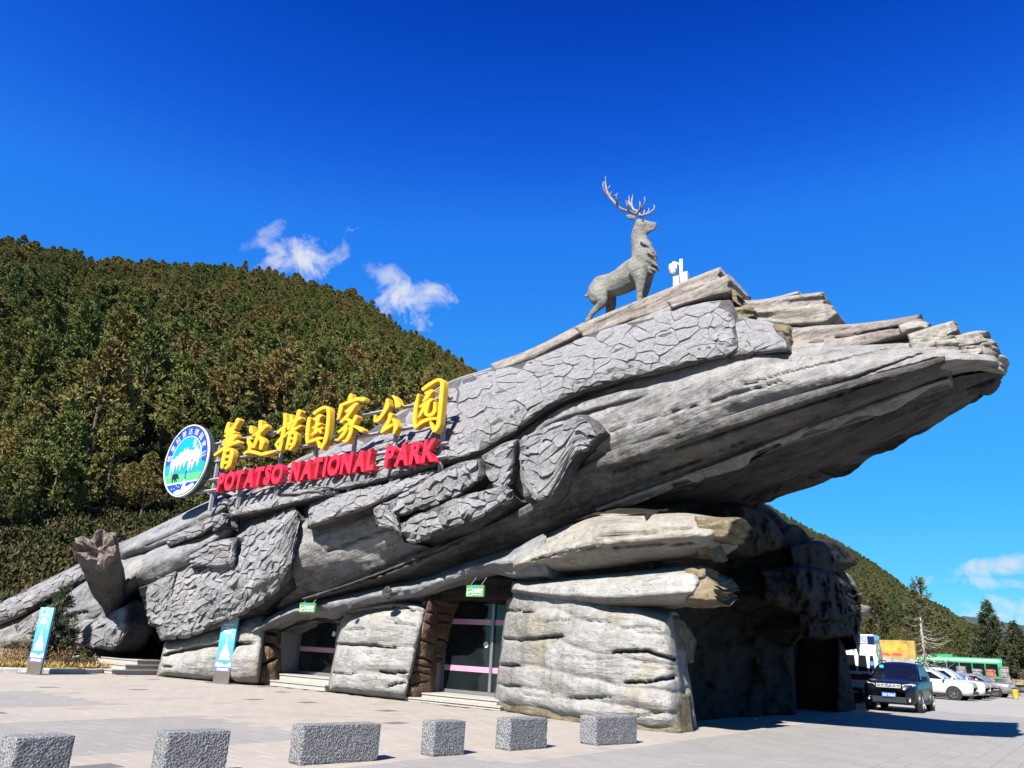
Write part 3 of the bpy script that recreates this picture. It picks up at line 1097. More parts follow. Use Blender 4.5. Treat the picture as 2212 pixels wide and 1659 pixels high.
def slab(name, st, mat, parent=None, prof=((0, 0), (1, 0)), thick=1.0, res=3.6, rndp=14, rdep=0.22, amp=0.07, grain=0.05, seed=0,
         rag=(0, 0), under=0.0, over=0.0, cracks=(), frame=FRONT, plates=None, label=None, ragf=9.0, zmin=None, steps=4, flute=0.0, thick2=None, under2=None, layers=None, lay=0.1):
    """A lump of sculpted concrete: stations (top x, y, bottom x, y, w) along it, pillowed front, sides running back by thick."""
    parent = parent or bld
    st = [tuple(s) if len(s) == 5 else tuple(s) + (0.0,) for s in st]
    a = np.array(st, float)
    L = np.sum(np.hypot(*(np.diff((a[:, :2] + a[:, 2:4]) / 2, axis=0)).T))
    Hm = np.mean(np.hypot(a[:, 0] - a[:, 2], a[:, 1] - a[:, 3]))
    ns = max(8, int(L / res)); nt_ = max(6, int(Hm / res))
    c = catmull(a, ns)
    s = np.linspace(0, 1, ns)[:, None] + np.zeros((1, nt_))
    t = np.linspace(0, 1, nt_)[None] + np.zeros((ns, 1))
    px = c[:, 0:1] * (1 - t) + c[:, 2:3] * t
    py = c[:, 1:2] * (1 - t) + c[:, 3:4] * t
    hh = np.hypot(c[:, 0] - c[:, 2], c[:, 1] - c[:, 3])[:, None]
    # ragged ends
    for e, r_ in ((0, rag[0]), (1, rag[1])):
        if r_:
            fall = sstep(0.80, 1.0, s if e else 1 - s)
            nz = vnoise(np.stack([t * ragf * hh / 60, t * 0 + seed * 3.3, t * 0], -1), seed + 5) + .5 * vnoise(np.stack([t * ragf * 2.7 * hh / 60, t * 0 + seed, t * 0], -1), seed + 6)
            dirx = (c[-1, :2] + c[-1, 2:4] - c[-4, :2] - c[-4, 2:4]) if e else (c[0, :2] + c[0, 2:4] - c[3, :2] - c[3, 2:4])
            dirx = dirx / (np.linalg.norm(dirx) + 1e-9)
            px = px + dirx[0] * nz * r_ * fall; py = py + dirx[1] * nz * r_ * fall
    pr = np.array(prof, float)
    tt = np.linspace(0, 1, 60)
    if len(pr) > 2:
        # smooth the profile
        pv = np.interp(tt, pr[:, 0], pr[:, 1])
        k = np.ones(9) / 9
        pv = np.convolve(np.pad(pv, 4, mode='edge'), k, 'valid')
    else:
        pv = np.interp(tt, pr[:, 0], pr[:, 1])
    w = c[:, 4:5] + np.interp(t, tt, pv)
    de = np.minimum(np.minimum(t * hh, (1 - t) * hh), np.minimum(s * L, (1 - s) * L))
    q = np.clip(1 - de / rndp, 0, 1)
    w = w - rdep * (1 - np.sqrt(np.maximum(0, 1 - q * q)))
    P = frame.at(px, py, w)
    ax = P[-1, nt_ // 2] - P[0, nt_ // 2]
    ax /= np.linalg.norm(ax)
    bx_ = np.cross(ax, frame.n); bx_ /= np.linalg.norm(bx_)
    ga = P @ ax; gb = P @ bx_; gn = P @ frame.n
    g1 = fbm(np.stack([ga * .9, gb * 1.5, gn * .9], -1), 4, seed + 1)
    g2 = fbm(np.stack([ga * .35, gb * 4.5, gn * 2 + seed], -1), 4, seed + 2, .6)
    w = w + amp * g1 * 1.6 + grain * g2 * 1.5
    if flute:
        w = w + flute * np.abs(vnoise(np.stack([ga * .12, gb * 2.2, gn * 0 + seed], -1), seed + 8))
    if layers:
        tw = t + .018 * vnoise(np.stack([px / 46, py / 46, px * 0 + seed], -1), seed + 11)
        for a_l, b_l in zip(layers[:-1], layers[1:]):
            f_l = np.clip((tw - a_l) / (b_l - a_l), 0, 1)
            w = w + lay * np.sqrt(np.maximum(0, 1 - (2 * f_l - 1) ** 2)) * ((tw >= a_l) & (tw < b_l))
    for cr in cracks:
        poly, dep, wid = cr[:3]
        d, pos = dist_poly(px, py + 1.6 * vnoise(np.stack([px / 9, py / 9, px * 0], -1), 3), poly)
        taper = sstep(0, .12, pos) * sstep(0, .12, 1 - pos) if (len(cr) < 4) else (sstep(0, .25, 1 - pos) if cr[3] == 'l' else sstep(0, .25, pos))
        w = w - dep * np.exp(-(d / (wid * (0.35 + .65 * taper))) ** 2) * np.clip(taper * 1.4, 0, 1)
    G = frame.at(px, py, w)
    if zmin is not None:
        G[..., 2] = np.maximum(G[..., 2], zmin)
    V = [G.reshape(-1, 3)]
    idx = np.arange(ns * nt_).reshape(ns, nt_)
    Fs = np.stack([idx[:-1, :-1], idx[:-1, 1:], idx[1:, 1:], idx[1:, :-1]], -1).reshape(-1, 4)
    # skirt
    loop = np.concatenate([idx[:, 0], idx[-1, 1:], idx[-2::-1, -1], idx[0, -2:0:-1]])
    tl = t.reshape(-1)[loop]
    sl = s.reshape(-1)[loop]
    tk = thick + ((thick2 if thick2 is not None else thick) - thick) * sl
    base = V[0][loop]
    prev = loop
    off = ns * nt_
    faces = [Fs]
    nl = len(loop)
    for k in range(1, steps + 1):
        f = k / steps
        un = under + ((under2 if under2 is not None else under) - under) * sl
        dz = (1 - tl) * (-over * (1 - .7 * sl if under2 is not None else 1)) * f ** 1.6 + tl * un * f ** 1.6
        ring = base - frame.n[None] * (tk * f)[:, None] + dz[:, None] * ZZ
        wob = fbm(ring * np.array([1.3, 1.3, 1.3]), 3, seed + 3)
        ring = ring + wob[:, None] * ZZ * amp * 1.5
        if zmin is not None:
            ring[:, 2] = np.maximum(ring[:, 2], zmin)
        V.append(ring)
        cur = np.arange(nl) + off
        off += nl
        nx = np.roll(np.arange(nl), -1)
        faces.append(np.stack([prev, prev[nx], cur[nx], cur], -1))
        prev = cur
    cen = V[-1].mean(0)
    V.append(cen[None])
    nx = np.roll(np.arange(nl), -1)
    cap = np.stack([prev, prev[nx], np.full(nl, off)], -1)
    fl = [f_ for blk in faces for f_ in blk.tolist()] + cap.tolist()
    o = mesh_obj(name, np.vstack(V), fl, mat, parent, True)
    if label: o['label'] = label
    if plates:
        make_plates(o, G, px, py, L, float(np.mean(hh)), frame, seed, **plates)
    return o


def clip_half(poly, p, nrm):
    out = []
    m = len(poly)
    for i in range(m):
        a, b = poly[i], poly[(i + 1) % m]
        da = (a[0] - p[0]) * nrm[0] + (a[1] - p[1]) * nrm[1]
        db = (b[0] - p[0]) * nrm[0] + (b[1] - p[1]) * nrm[1]
        if da <= 0: out.append(a)
        if (da < 0 < db) or (db < 0 < da):
            k = da / (da - db)
            out.append((a[0] + k * (b[0] - a[0]), a[1] + k * (b[1] - a[1])))
    return out


def make_plates(parent, G, px, py, L, H, frame, seed, size=(26, 18), h=0.04, tilt=0.03, margin=2, mat=None, gap=0.02, drop=0.42):
    """bark scales: warped cells of a thinned, jittered lattice over the front of a slab, each a low plate with its own edges"""
    rg = np.random.default_rng(seed + 900)
    ns, nt_ = px.shape
    sx, sy = size
    sx *= .86; sy *= .86
    nx, ny = max(1, int(round(L / sx))), max(1, int(round(H / sy)))
    pts = {}
    for i in range(-1, nx + 1):
        for j in range(-1, ny + 1):
            if rg.random() < drop: continue
            pts[i, j] = ((i + .5 + (.5 if j % 2 else 0) + rg.uniform(-.5, .5)) * L / nx, (j + .5 + rg.uniform(-.5, .5)) * H / ny)
    ar = sx / sy

    def sample(u, v):
        fi = np.clip(u / L, 0, 1) * (ns - 1); fj = np.clip(v / H, 0, 1) * (nt_ - 1)
        i = min(int(fi), ns - 2); j = min(int(fj), nt_ - 2)
        a, b = fi - i, fj - j
        return (G[i, j] * (1 - a) + G[i + 1, j] * a) * (1 - b) + (G[i, j + 1] * (1 - a) + G[i + 1, j + 1] * a) * b

    def warp(u, v):
        q = np.array([[u / sx * 1.1, v / sy * 1.1, seed * .37], [u / sx * 1.1 + 31.7, v / sy * 1.1, seed * .37], [u / sx * 3.1, v / sy * 3.1 + 9.1, 5.0], [u / sx * 3.1 + 17.0, v / sy * 3.1, 7.0]])
        n = vnoise(q, seed)
        e = min(1.0, u / sx, v / sy, (L - u) / sx, (H - v) / sy)
        e = max(0.0, e)
        return u + e * sx * (.30 * n[0] + .11 * n[2]), v + e * sy * (.30 * n[1] + .11 * n[3])
    for (i, j), p in pts.items():
        if not (0 <= p[0] <= L and 0 <= p[1] <= H):
            continue
        poly = [(margin, margin), (L - margin, margin), (L - margin, H - margin), (margin, H - margin)]
        for di in range(-4, 5):
            for dj in range(-4, 5):
                q = pts.get((i + di, j + dj))
                if q is None or (di == 0 and dj == 0): continue
                nrm = (q[0] - p[0], (q[1] - p[1]) * ar * ar)
                poly = clip_half(poly, ((p[0] + q[0]) / 2, (p[1] + q[1]) / 2), nrm)
                if len(poly) < 3: break
            if len(poly) < 3: break
        if len(poly) < 3: continue
        ch = []
        m = len(poly)
        for k in range(m):
            a, b = poly[k], poly[(k + 1) % m]
            n_e = 1 + (1 if math.hypot(a[0] - b[0], (a[1] - b[1]) * ar) > sx * .35 else 0) + (1 if math.hypot(a[0] - b[0], (a[1] - b[1]) * ar) > sx * .8 else 0)
            for z in range(n_e):
                f = z / n_e
                ch.append(warp(a[0] + (b[0] - a[0]) * f, a[1] + (b[1] - a[1]) * f))
        cx = sum(a for a, b in ch) / len(ch); cy = sum(b for a, b in ch) / len(ch)
        c0 = sample(cx, cy)
        du = sample(cx + 4, cy) - sample(cx - 4, cy); dv = sample(cx, cy + 4) - sample(cx, cy - 4)
        nn = np.cross(dv, du); ln = np.linalg.norm(nn)
        if ln < 1e-9: continue
        nn /= ln
        if nn @ frame.n < 0: nn = -nn
        low = float(vnoise(np.array([[cx / sx / 3.0, cy / sy / 3.0, seed * .9]]), seed + 4)[0])
        hh = h * (1.0 + .7 * low + rg.uniform(-.25, .25))
        tu, tv = rg.uniform(-1, 1) * tilt * .7, rg.uniform(-.3, 1.0) * tilt
        ring0, ring1 = [], []
        for (u, v) in ch:
            g = gap * max(0.0, .05 + 2.8 * float(vnoise(np.array([[u / sx * .8, v / sy * .8, 3.3 + seed]]), seed + 6)[0]))
            ku, kv = (u - cx) / sx, (v - cy) / sy
            lift = max(.010, hh + tu * ku + tv * kv)
            b0 = sample(u, v)
            b1 = sample(cx + (u - cx) * (1 - g), cy + (v - cy) * (1 - g))
            ring0.append(b1 - nn * 0.04)
            ring1.append(sample(cx + (u - cx) * (1 - g - .012), cy + (v - cy) * (1 - g - .012)) + nn * lift)
        m = len(ch)
        vs = ring0 + ring1 + [c0 + nn * (hh + rg.uniform(-.004, .012))]
        fs = []
        for k in range(m):
            k2 = (k + 1) % m
            fs += [(k, k2, m + k2, m + k), (m + k, m + k2, 2 * m)]
        f = (c0 - V_C) @ V_F
        area = np.linalg.norm(np.cross(ring1[0] - c0, ring1[m // 3] - c0)) / f ** 2
        ALLPLATES.append((area, vs, fs, parent, mat or MT['bark']))


def finish_plates():
    ALLPLATES.sort(key=lambda q: -q[0])
    for a, vs, fs, parent, mat in ALLPLATES[:300]:
        v = np.array(vs)
        c = v.mean(0)
        me = bpy.data.meshes.new('bark_plate')
        me.from_pydata((v - c).tolist(), [], fs)
        me.materials.append(mat)
        o = bpy.data.objects.new('bark_plate', me)
        COL.objects.link(o)
        o.location = (c - np.array(bld.location)).tolist()
        o.parent = parent
    mb = MB()
    for a, vs, fs, parent, mat in ALLPLATES[300:]:
        mb.add(vs, fs)
    if mb.n:
        o = mb.obj('bark_scales', MT['bark'], bld, False)
        o['kind'] = 'stuff'


def fpx(pts):
    return [tuple(p) for p in pts]


# main log: front from the skyline edge down to the lower ridge, belly running back under the overhang
core = [(-70, 1338, -70, 1450, 0.2), (60, 1272, 80, 1440, 0.2), (180, 1213, 220, 1425, 0.2), (250, 1180, 270, 1330, 0.2), (300, 1155, 318, 1285, 0.2), (380, 1116, 440, 1350, 0.2), (470, 1073, 560, 1335, 0.1),
        (570, 1032, 660, 1303, 0.0), (665, 981, 770, 1280, -.1), (780, 940, 900, 1252, -.2), (888, 872, 1010, 1217, -.3), (975, 822, 1120, 1182, -.3), (1050, 797, 1220, 1138, -.3),
        (1140, 764, 1310, 1094, -.3), (1240, 712, 1400, 1062, -.3), (1340, 668, 1500, 1025, -.3), (1440, 630, 1600, 986, -.3), (1530, 625, 1700, 946, -.3), (1640, 685, 1800, 909, -.3),
        (1750, 702, 1890, 876, -.3), (1880, 715, 1970, 846, -.4), (2000, 722, 2050, 816, -.5), (2090, 738, 2115, 802, -.8), (2146, 752, 2160, 800, -1.2)]
slab('trunk', core, MT['trunk'], prof=((0, -3.0), (.10, -2.0), (.22, -.9), (.4, -.2), (.54, .2), (.66, .2), (.8, -.25), (1, -1.05)), thick=6.3, thick2=0.8, res=3.4, rndp=26, rdep=0.5, amp=0.09, grain=0.04, seed=3,
     under=2.8, under2=0.6, over=.8, steps=9, label='smooth grey log body with long cracks',
     cracks=[([(590, 1320), (680, 1290), (800, 1240), (940, 1180), (1010, 1150)], .22, 2.6), ([(500, 1370), (600, 1330), (720, 1290)], .15, 2.4),
             ([(700, 1195), (790, 1160), (930, 1110)], .18, 2.2), ([(940, 1200), (1080, 1160), (1230, 1105), (1400, 1040), (1560, 975)], .16, 2.4),
             ([(1230, 960), (1400, 905), (1600, 850), (1700, 820)], .14, 2.0), ([(1290, 1005), (1450, 955), (1650, 890), (1800, 845), (1950, 795), (2050, 765)], .22, 2.8),
             ([(1560, 845), (1700, 805), (1830, 775), (1960, 745)], .12, 1.8), ([(1720, 857), (1850, 815), (2010, 757)], .2, 2.5),
             ([(1240, 1050), (1420, 985), (1600, 925), (1760, 872), (1900, 828)], .2, 2.5), ([(1400, 1010), (1560, 955), (1700, 905)], .14, 2.2)])

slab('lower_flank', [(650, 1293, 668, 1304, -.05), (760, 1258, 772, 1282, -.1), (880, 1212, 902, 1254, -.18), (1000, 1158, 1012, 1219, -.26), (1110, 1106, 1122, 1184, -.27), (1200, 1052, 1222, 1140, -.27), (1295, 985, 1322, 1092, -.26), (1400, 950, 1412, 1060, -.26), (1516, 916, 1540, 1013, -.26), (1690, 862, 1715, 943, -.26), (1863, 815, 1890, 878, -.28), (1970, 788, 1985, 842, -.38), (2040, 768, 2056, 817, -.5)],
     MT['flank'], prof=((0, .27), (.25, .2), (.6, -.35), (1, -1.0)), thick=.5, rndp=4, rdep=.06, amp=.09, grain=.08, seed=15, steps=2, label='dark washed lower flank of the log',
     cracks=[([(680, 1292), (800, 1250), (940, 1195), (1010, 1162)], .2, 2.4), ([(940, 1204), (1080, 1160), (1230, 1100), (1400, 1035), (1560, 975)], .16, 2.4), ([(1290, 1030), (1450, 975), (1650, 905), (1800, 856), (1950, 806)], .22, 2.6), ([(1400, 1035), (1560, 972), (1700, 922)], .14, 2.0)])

# the dark underside skin of the overhang (darker paint with the overhang's shade added to its colour, closing the belly behind the ridge)
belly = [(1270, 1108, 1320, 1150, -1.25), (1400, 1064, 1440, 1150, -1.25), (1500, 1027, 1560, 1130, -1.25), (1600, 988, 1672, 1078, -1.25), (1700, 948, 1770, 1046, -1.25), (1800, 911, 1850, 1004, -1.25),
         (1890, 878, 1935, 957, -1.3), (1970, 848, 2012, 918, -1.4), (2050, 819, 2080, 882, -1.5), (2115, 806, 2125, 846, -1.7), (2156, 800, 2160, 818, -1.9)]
slab('belly', belly, MT['trunk_dark'], prof=((0, 0), (.3, -1.6), (.6, -3.3), (.85, -4.7), (1, -5.4)), thick=.12, rndp=6, rdep=.08, amp=.16, grain=.16, seed=14, steps=2, label='stained underside of the overhang, darkened for its shade', flute=.15)
# ragged pale ledge along the ridge
slab('ledge', [(1284, 1098, 1288, 1109, -1.0), (1400, 1055, 1402, 1064, -1.0), (1500, 1018, 1502, 1027, -1.0), (1600, 979, 1602, 988, -1.0), (1700, 939, 1702, 949, -1.0), (1800, 902, 1802, 912, -1.0), (1890, 869, 1892, 881, -1.05), (1970, 841, 1974, 851, -1.15), (2050, 815, 2054, 824, -1.25)],
     MT['trunk'], thick=.3, rndp=4, rdep=.12, amp=.2, grain=.18, seed=8, res=2.2, label='pale ragged ledge along the lower ridge')

# stepped broken planks at the upper right
slab('plank', [(1560, 640, 1575, 705, -3.2), (1640, 650, 1650, 705, -3.2), (1700, 640, 1706, 700, -3.3), (1778, 630, 1785, 662, -3.4)], MT['top'], thick=1.6, rndp=5, rdep=.13, rag=(0, 5), amp=.06, grain=.1, seed=21, over=.2)
slab('plank', [(1570, 648, 1580, 656, -3.8), (1650, 646, 1652, 655, -3.8), (1726, 628, 1728, 636, -3.9)], MT['trunk'], thick=1.2, rndp=5, rdep=.13, rag=(0, 3), amp=.04, grain=.05, seed=22)
slab('plank', [(1600, 668, 1615, 706, -2.6), (1700, 664, 1708, 704, -2.7), (1775, 656, 1780, 698, -2.8), (1801, 660, 1802, 690, -2.9)], MT['logs'], thick=1.5, rndp=5, rdep=.13, rag=(0, 6), amp=.06, grain=.12, seed=23, flute=.1)
slab('plank', [(1680, 716, 1690, 790, -1.1), (1760, 704, 1770, 778, -1.2), (1850, 699, 1860, 752, -1.35), (1930, 689, 1940, 728, -1.5), (1985, 679, 2004, 712, -1.7)], MT['top'], thick=2.4, rndp=5, rdep=.13, rag=(0, 7), amp=.07, grain=.1, seed=24, under=.2,
     cracks=[([(1740, 745), (1850, 722), (1980, 700)], .2, 2.2)], flute=.12)
slab('plank', [(1960, 722, 1970, 765, -1.0), (2010, 706, 2020, 752, -1.2), (2058, 693, 2066, 728, -1.5)], MT['logs'], thick=.9, rndp=5, rdep=.13, rag=(0, 6), amp=.06, grain=.12, seed=25, flute=.12)
slab('plank', [(2020, 738, 2030, 785, -.95), (2080, 728, 2092, 790, -1.2), (2128, 728, 2150, 800, -1.6), (2146, 735, 2168, 806, -2.0)], MT['logs'], thick=.5, rndp=5, rdep=.13, rag=(0, 9), amp=.08, grain=.16, seed=26, flute=.15, under=.3)
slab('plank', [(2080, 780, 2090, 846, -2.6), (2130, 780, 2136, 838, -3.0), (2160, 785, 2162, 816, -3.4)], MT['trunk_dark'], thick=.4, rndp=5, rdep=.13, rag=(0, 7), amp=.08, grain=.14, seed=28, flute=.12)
for k_, (st_, m_) in enumerate((([(2036, 703, 2044, 726, -1.25), (2052, 697, 2058, 720, -1.4), (2064, 694, 2068, 716, -1.5)], 'top'), ([(2062, 726, 2070, 752, -1.1), (2105, 715, 2112, 744, -1.4), (2130, 716, 2134, 738, -1.6)], 'logs'),
                     ([(2085, 747, 2092, 774, -1.25), (2130, 736, 2138, 768, -1.6), (2150, 738, 2155, 764, -1.85)], 'top'), ([(2095, 772, 2100, 797, -1.45), (2140, 763, 2148, 793, -1.9), (2170, 768, 2171, 790, -2.2)], 'logs'),
                     ([(2040, 764, 2048, 786, -.8), (2085, 755, 2092, 780, -1.0), (2118, 752, 2122, 772, -1.2)], 'logs'), ([(1940, 702, 1946, 722, -1.35), (1980, 690, 1984, 710, -1.5), (2003, 697, 2006, 712, -1.6)], 'logs'),
                     ([(1580, 664, 1584, 690, -2.2), (1606, 660, 1612, 690, -2.3), (1625, 662, 1628, 684, -2.4)], 'logend'), ([(1578, 620, 1582, 650, -2.2), (1592, 630, 1598, 662, -2.3)], 'logend'))):
    slab('splinter', st_, MT[m_], thick=.45, rndp=4, rdep=.12, rag=(0, 7), ragf=15, amp=.06, grain=.14, seed=140 + k_, flute=.14, res=2.6)
# crest with the ragged end near the lamp post
slab('crest', [(1240, 706, 1260, 730, -2.4), (1340, 664, 1360, 696, -2.4), (1430, 628, 1450, 668, -2.4), (1500, 598, 1510, 640, -2.5), (1551, 578, 1572, 622, -2.6)], MT['top'], thick=2.5, rndp=5, rdep=.13, rag=(0, 6), amp=.05, grain=.08, seed=31, over=.5, flute=.1)
slab('crest', [(1440, 650, 1450, 668, -1.9), (1510, 622, 1516, 648, -2.0), (1572, 592, 1580, 636, -2.1)], MT['top'], thick=1.8, rndp=5, rdep=.13, rag=(0, 5), amp=.05, grain=.1, seed=32, flute=.1)
slab('crest', [(1060, 786, 1064, 806, -2.3), (1150, 752, 1158, 776, -2.3), (1260, 696, 1268, 716, -2.5)], MT['top'], thick=2.2, rndp=5, rdep=.13, amp=.04, grain=.05, seed=33, over=.4)

# bark slabs on the upper side of the log
slab('bark_slab', [(560, 1040, 600, 1076, -.3), (660, 990, 720, 1062, -.2), (760, 950, 830, 1040, -.2), (880, 885, 945, 1008, -.3), (960, 832, 1030, 984, -.5), (1040, 803, 1110, 940, -.5), (1120, 786, 1180, 888, -.5), (1200, 755, 1260, 850, -.5),
                   (1300, 712, 1360, 822, -.5), (1400, 688, 1450, 800, -.5), (1500, 655, 1540, 778, -.55), (1580, 645, 1600, 768, -.6)], MT['barkgap'],
     prof=((0, -1.6), (.15, -.9), (.4, -.1), (.75, .45), (1, .5)), thick=1.3, rndp=12, rdep=.3, amp=.10, grain=.05, seed=41, under=.15, plates=dict(size=(25, 17), h=.024, tilt=.036, gap=.034, drop=.64), label='bark covered upper slab')
slab('bark_slab', [(1560, 686, 1575, 778, -.55), (1630, 690, 1640, 765, -.6), (1690, 696, 1704, 756, -.65)], MT['barkgap'], prof=((0, -.8), (.3, -.1), (1, .45)), thick=1.5, rndp=10, rdep=.25, amp=.06, grain=.05, seed=42, plates=dict(size=(36, 26), h=.026, tilt=.03, gap=.03, drop=.45), label='bark covered block at the upper right')
slab('bark_end', [(1670, 700, 1674, 754, -.75), (1706, 702, 1708, 758, -.85)], MT['logend'], thick=1.4, rndp=7, rdep=.2, amp=.1, grain=.16, seed=43, flute=.12)
# smooth tongue under the bark
slab('tongue', [(1125, 946, 1128, 952, -.35), (1200, 884, 1210, 912, -.25), (1260, 862, 1270, 894, -.2), (1340, 842, 1350, 872, -.2), (1420, 832, 1426, 858, -.25), (1470, 830, 1472, 842, -.35)], MT['trunk'], thick=.5, rndp=9, rdep=.25, amp=.05, grain=.05, seed=44)
# chunky bark on the middle of the log
slab('bark_slab', [(1122, 950, 1130, 1040, .35), (1180, 920, 1160, 1084, .5), (1225, 906, 1196, 1066, .55), (1258, 897, 1236, 990, .55), (1302, 936, 1268, 972, .45)], MT['barkgap'], thick=.6, rndp=7, rdep=.14, amp=.10, grain=.06, seed=51, plates=dict(size=(27, 17), h=.045, tilt=.08), label='thick bark slab in the middle of the log')
slab('bark_slab', [(1040, 985, 1050, 1030, .2), (1085, 958, 1080, 1062, .35), (1118, 948, 1110, 1040, .35)], MT['barkgap'], thick=.75, rndp=10, rdep=.3, amp=.08, grain=.06, seed=52, plates=dict(size=(22, 16), h=.045, tilt=.08))
slab('bark_slab', [(804, 1100, 830, 1125, .75), (860, 1072, 880, 1112, .85), (930, 1030, 950, 1090, .85), (990, 1000, 1008, 1062, .8), (1040, 990, 1050, 1030, .6)], MT['barkgap'], thick=1.3, rndp=11, rdep=.35, amp=.10, grain=.06, seed=53, plates=dict(size=(20, 15), h=.045, tilt=.09), label='bark slab casting a shadow below the sign')
slab('bark_slab', [(846, 1140, 880, 1172, .7), (910, 1108, 940, 1158, .8), (985, 1072, 1010, 1128, .8), (1050, 1058, 1070, 1098, .65), (1100, 1045, 1115, 1075, .4)], MT['barkgap'], thick=1.2, rndp=10, rdep=.35, amp=.12, grain=.06, seed=54, plates=dict(size=(19, 15), h=.06, tilt=.12))
slab('bark_slab', [(805, 1098, 812, 1138, .8), (835, 1096, 850, 1146, .9), (858, 1108, 874, 1172, .75)], MT['barkgap'], thick=1.3, rndp=9, rdep=.3, amp=.1, grain=.06, seed=55, plates=dict(size=(18, 14), h=.045, tilt=.08))
slab('bark_slab', [(668, 1084, 664, 1142, .85), (740, 1058, 742, 1118, .95), (820, 1040, 830, 1082, .9), (890, 1022, 900, 1050, .7), (945, 1006, 948, 1020, .4)], MT['barkgap'], prof=((0, -1.1), (.5, -.45), (1, 0)), thick=1.5, rndp=10, rdep=.3, amp=.07, grain=.06, seed=56, plates=dict(size=(20, 14), h=.035, tilt=.045), label='bark slab jutting out below the red letters')
slab('bark_slab', [(480, 1080, 500, 1118, .25), (560, 1048, 575, 1104, .35), (640, 1022, 665, 1082, .35), (720, 1010, 740, 1066, .25)], MT['barkgap'], prof=((0, -1.0), (.5, -.4), (1, 0)), thick=1.0, rndp=9, rdep=.3, amp=.07, grain=.06, seed=57, plates=dict(size=(20, 14), h=.035, tilt=.045))
# left flank of the log
slab('bark_slab', [(330, 1284, 345, 1376, .35), (400, 1222, 425, 1368, .5), (470, 1186, 500, 1340, .55), (540, 1140, 566, 1305, .5), (600, 1105, 625, 1250, .4), (640, 1085, 650, 1140, .2)], MT['barkgap'], prof=((0, -.5), (.3, .05), (.7, .2), (1, -.1)), thick=1.0, rndp=14, rdep=.35, amp=.13, grain=.06, seed=61, under=.2, plates=dict(size=(15, 11), h=.04, tilt=.08), label='big bark covered flank on the left of the log')
slab('bark_slab', [(408, 1200, 412, 1226, .75), (470, 1168, 500, 1225, .9), (515, 1160, 508, 1215, .85)], MT['barkgap'], thick=.5, rndp=12, rdep=.35, amp=.08, grain=.06, seed=62, plates=dict(size=(17, 12), h=.035, tilt=.06))
slab('bark_slab', [(300, 1270, 322, 1352, .4), (345, 1250, 352, 1345, .55), (385, 1230, 372, 1300, .5)], MT['barkgap'], thick=.9, rndp=12, rdep=.35, amp=.1, grain=.06, seed=63, plates=dict(size=(15, 11), h=.04, tilt=.07))
slab('bark_slab', [(328, 1332, 345, 1384, .6), (400, 1305, 420, 1372, .7), (470, 1275, 490, 1345, .65), (520, 1250, 545, 1318, .5)], MT['barkgap'], thick=1.0, rndp=12, rdep=.4, amp=.1, grain=.06, seed=64, plates=dict(size=(15, 11), h=.04, tilt=.08))
slab('log', [(281, 1232, 284, 1270, .35), (312, 1196, 330, 1268, .6), (370, 1170, 392, 1238, .65), (440, 1148, 462, 1196, .5), (500, 1118, 510, 1158, .2)], MT['beam'], prof=((0, -.6), (.4, 0), (1, -.4)), thick=1.2, rndp=22, rdep=.5, amp=.08, grain=.05, seed=65, cracks=[([(300, 1225), (370, 1200), (450, 1170)], .1, 1.6)], label='smooth rounded log beside the stump')
slab('log', [(250, 1176, 262, 1210, -.2), (330, 1142, 345, 1184, 0), (420, 1098, 440, 1140, 0), (490, 1068, 500, 1100, -.2)], MT['beam'], prof=((0, -.6), (.5, 0), (1, -.2)), thick=1.2, rndp=14, rdep=.4, amp=.07, grain=.05, seed=66, over=.4, cracks=[([(300, 1185), (380, 1150), (460, 1110)], .12, 1.8)])
slab('bark_slab', [(356, 1168, 364, 1180, .5), (420, 1134, 430, 1158, .6), (468, 1112, 474, 1132, .45)], MT['barkgap'], thick=.6, rndp=9, rdep=.3, amp=.06, grain=.06, seed=67, plates=dict(size=(16, 10), h=.035, tilt=.06))
slab('bark_slab', [(455, 1124, 460, 1148, .6), (475, 1110, 488, 1140, .65), (492, 1110, 492, 1128, .5)], MT['barkgap'], thick=.5, rndp=9, rdep=.3, amp=.05, grain=.06, seed=68, plates=dict(size=(13, 10), h=.04, tilt=.05))
slab('bark_slab', [(-60, 1330, -60, 1370, 0.2), (20, 1292, 40, 1334, .3), (110, 1248, 130, 1284, .4), (195, 1206, 202, 1244, .3)], MT['barkgap'], prof=((0, -.4), (.5, 0), (1, -.1)), thick=1.0, rndp=12, rdep=.4, amp=.08, grain=.05, seed=69, over=.3, plates=dict(size=(18, 11), h=.035, tilt=.06), label='long bark covered root at the far left')
slab('bark_slab', [(30, 1352, 36, 1382, .4), (75, 1322, 90, 1360, .55), (118, 1302, 124, 1322, .5)], MT['barkgap'], thick=.8, rndp=10, rdep=.35, amp=.08, grain=.05, seed=70, plates=dict(size=(16, 11), h=.035, tilt=.06))
slab('root', [(85, 1330, 110, 1415, .3), (140, 1285, 165, 1390, .45), (195, 1250, 215, 1345, .5), (225, 1262, 245, 1318, .4)], MT['beam'], thick=1.0, rndp=18, rdep=.5, amp=.07, grain=.05, seed=71, label='smooth pale root below the stump',
     cracks=[([(120, 1392), (150, 1360), (190, 1352), (232, 1326)], .35, 3.6), ([(140, 1342), (165, 1326), (195, 1320)], .2, 2.2)])
slab('bark_slab', [(162, 1372, 168, 1398, .5), (205, 1335, 215, 1402, .7), (250, 1318, 250, 1400, .75), (284, 1300, 278, 1360, .6)], MT['barkgap'], thick=1.0, rndp=12, rdep=.4, amp=.12, grain=.06, seed=72, zmin=.05, plates=dict(size=(18, 13), h=.04, tilt=.08), label='dark bark block under the stump')
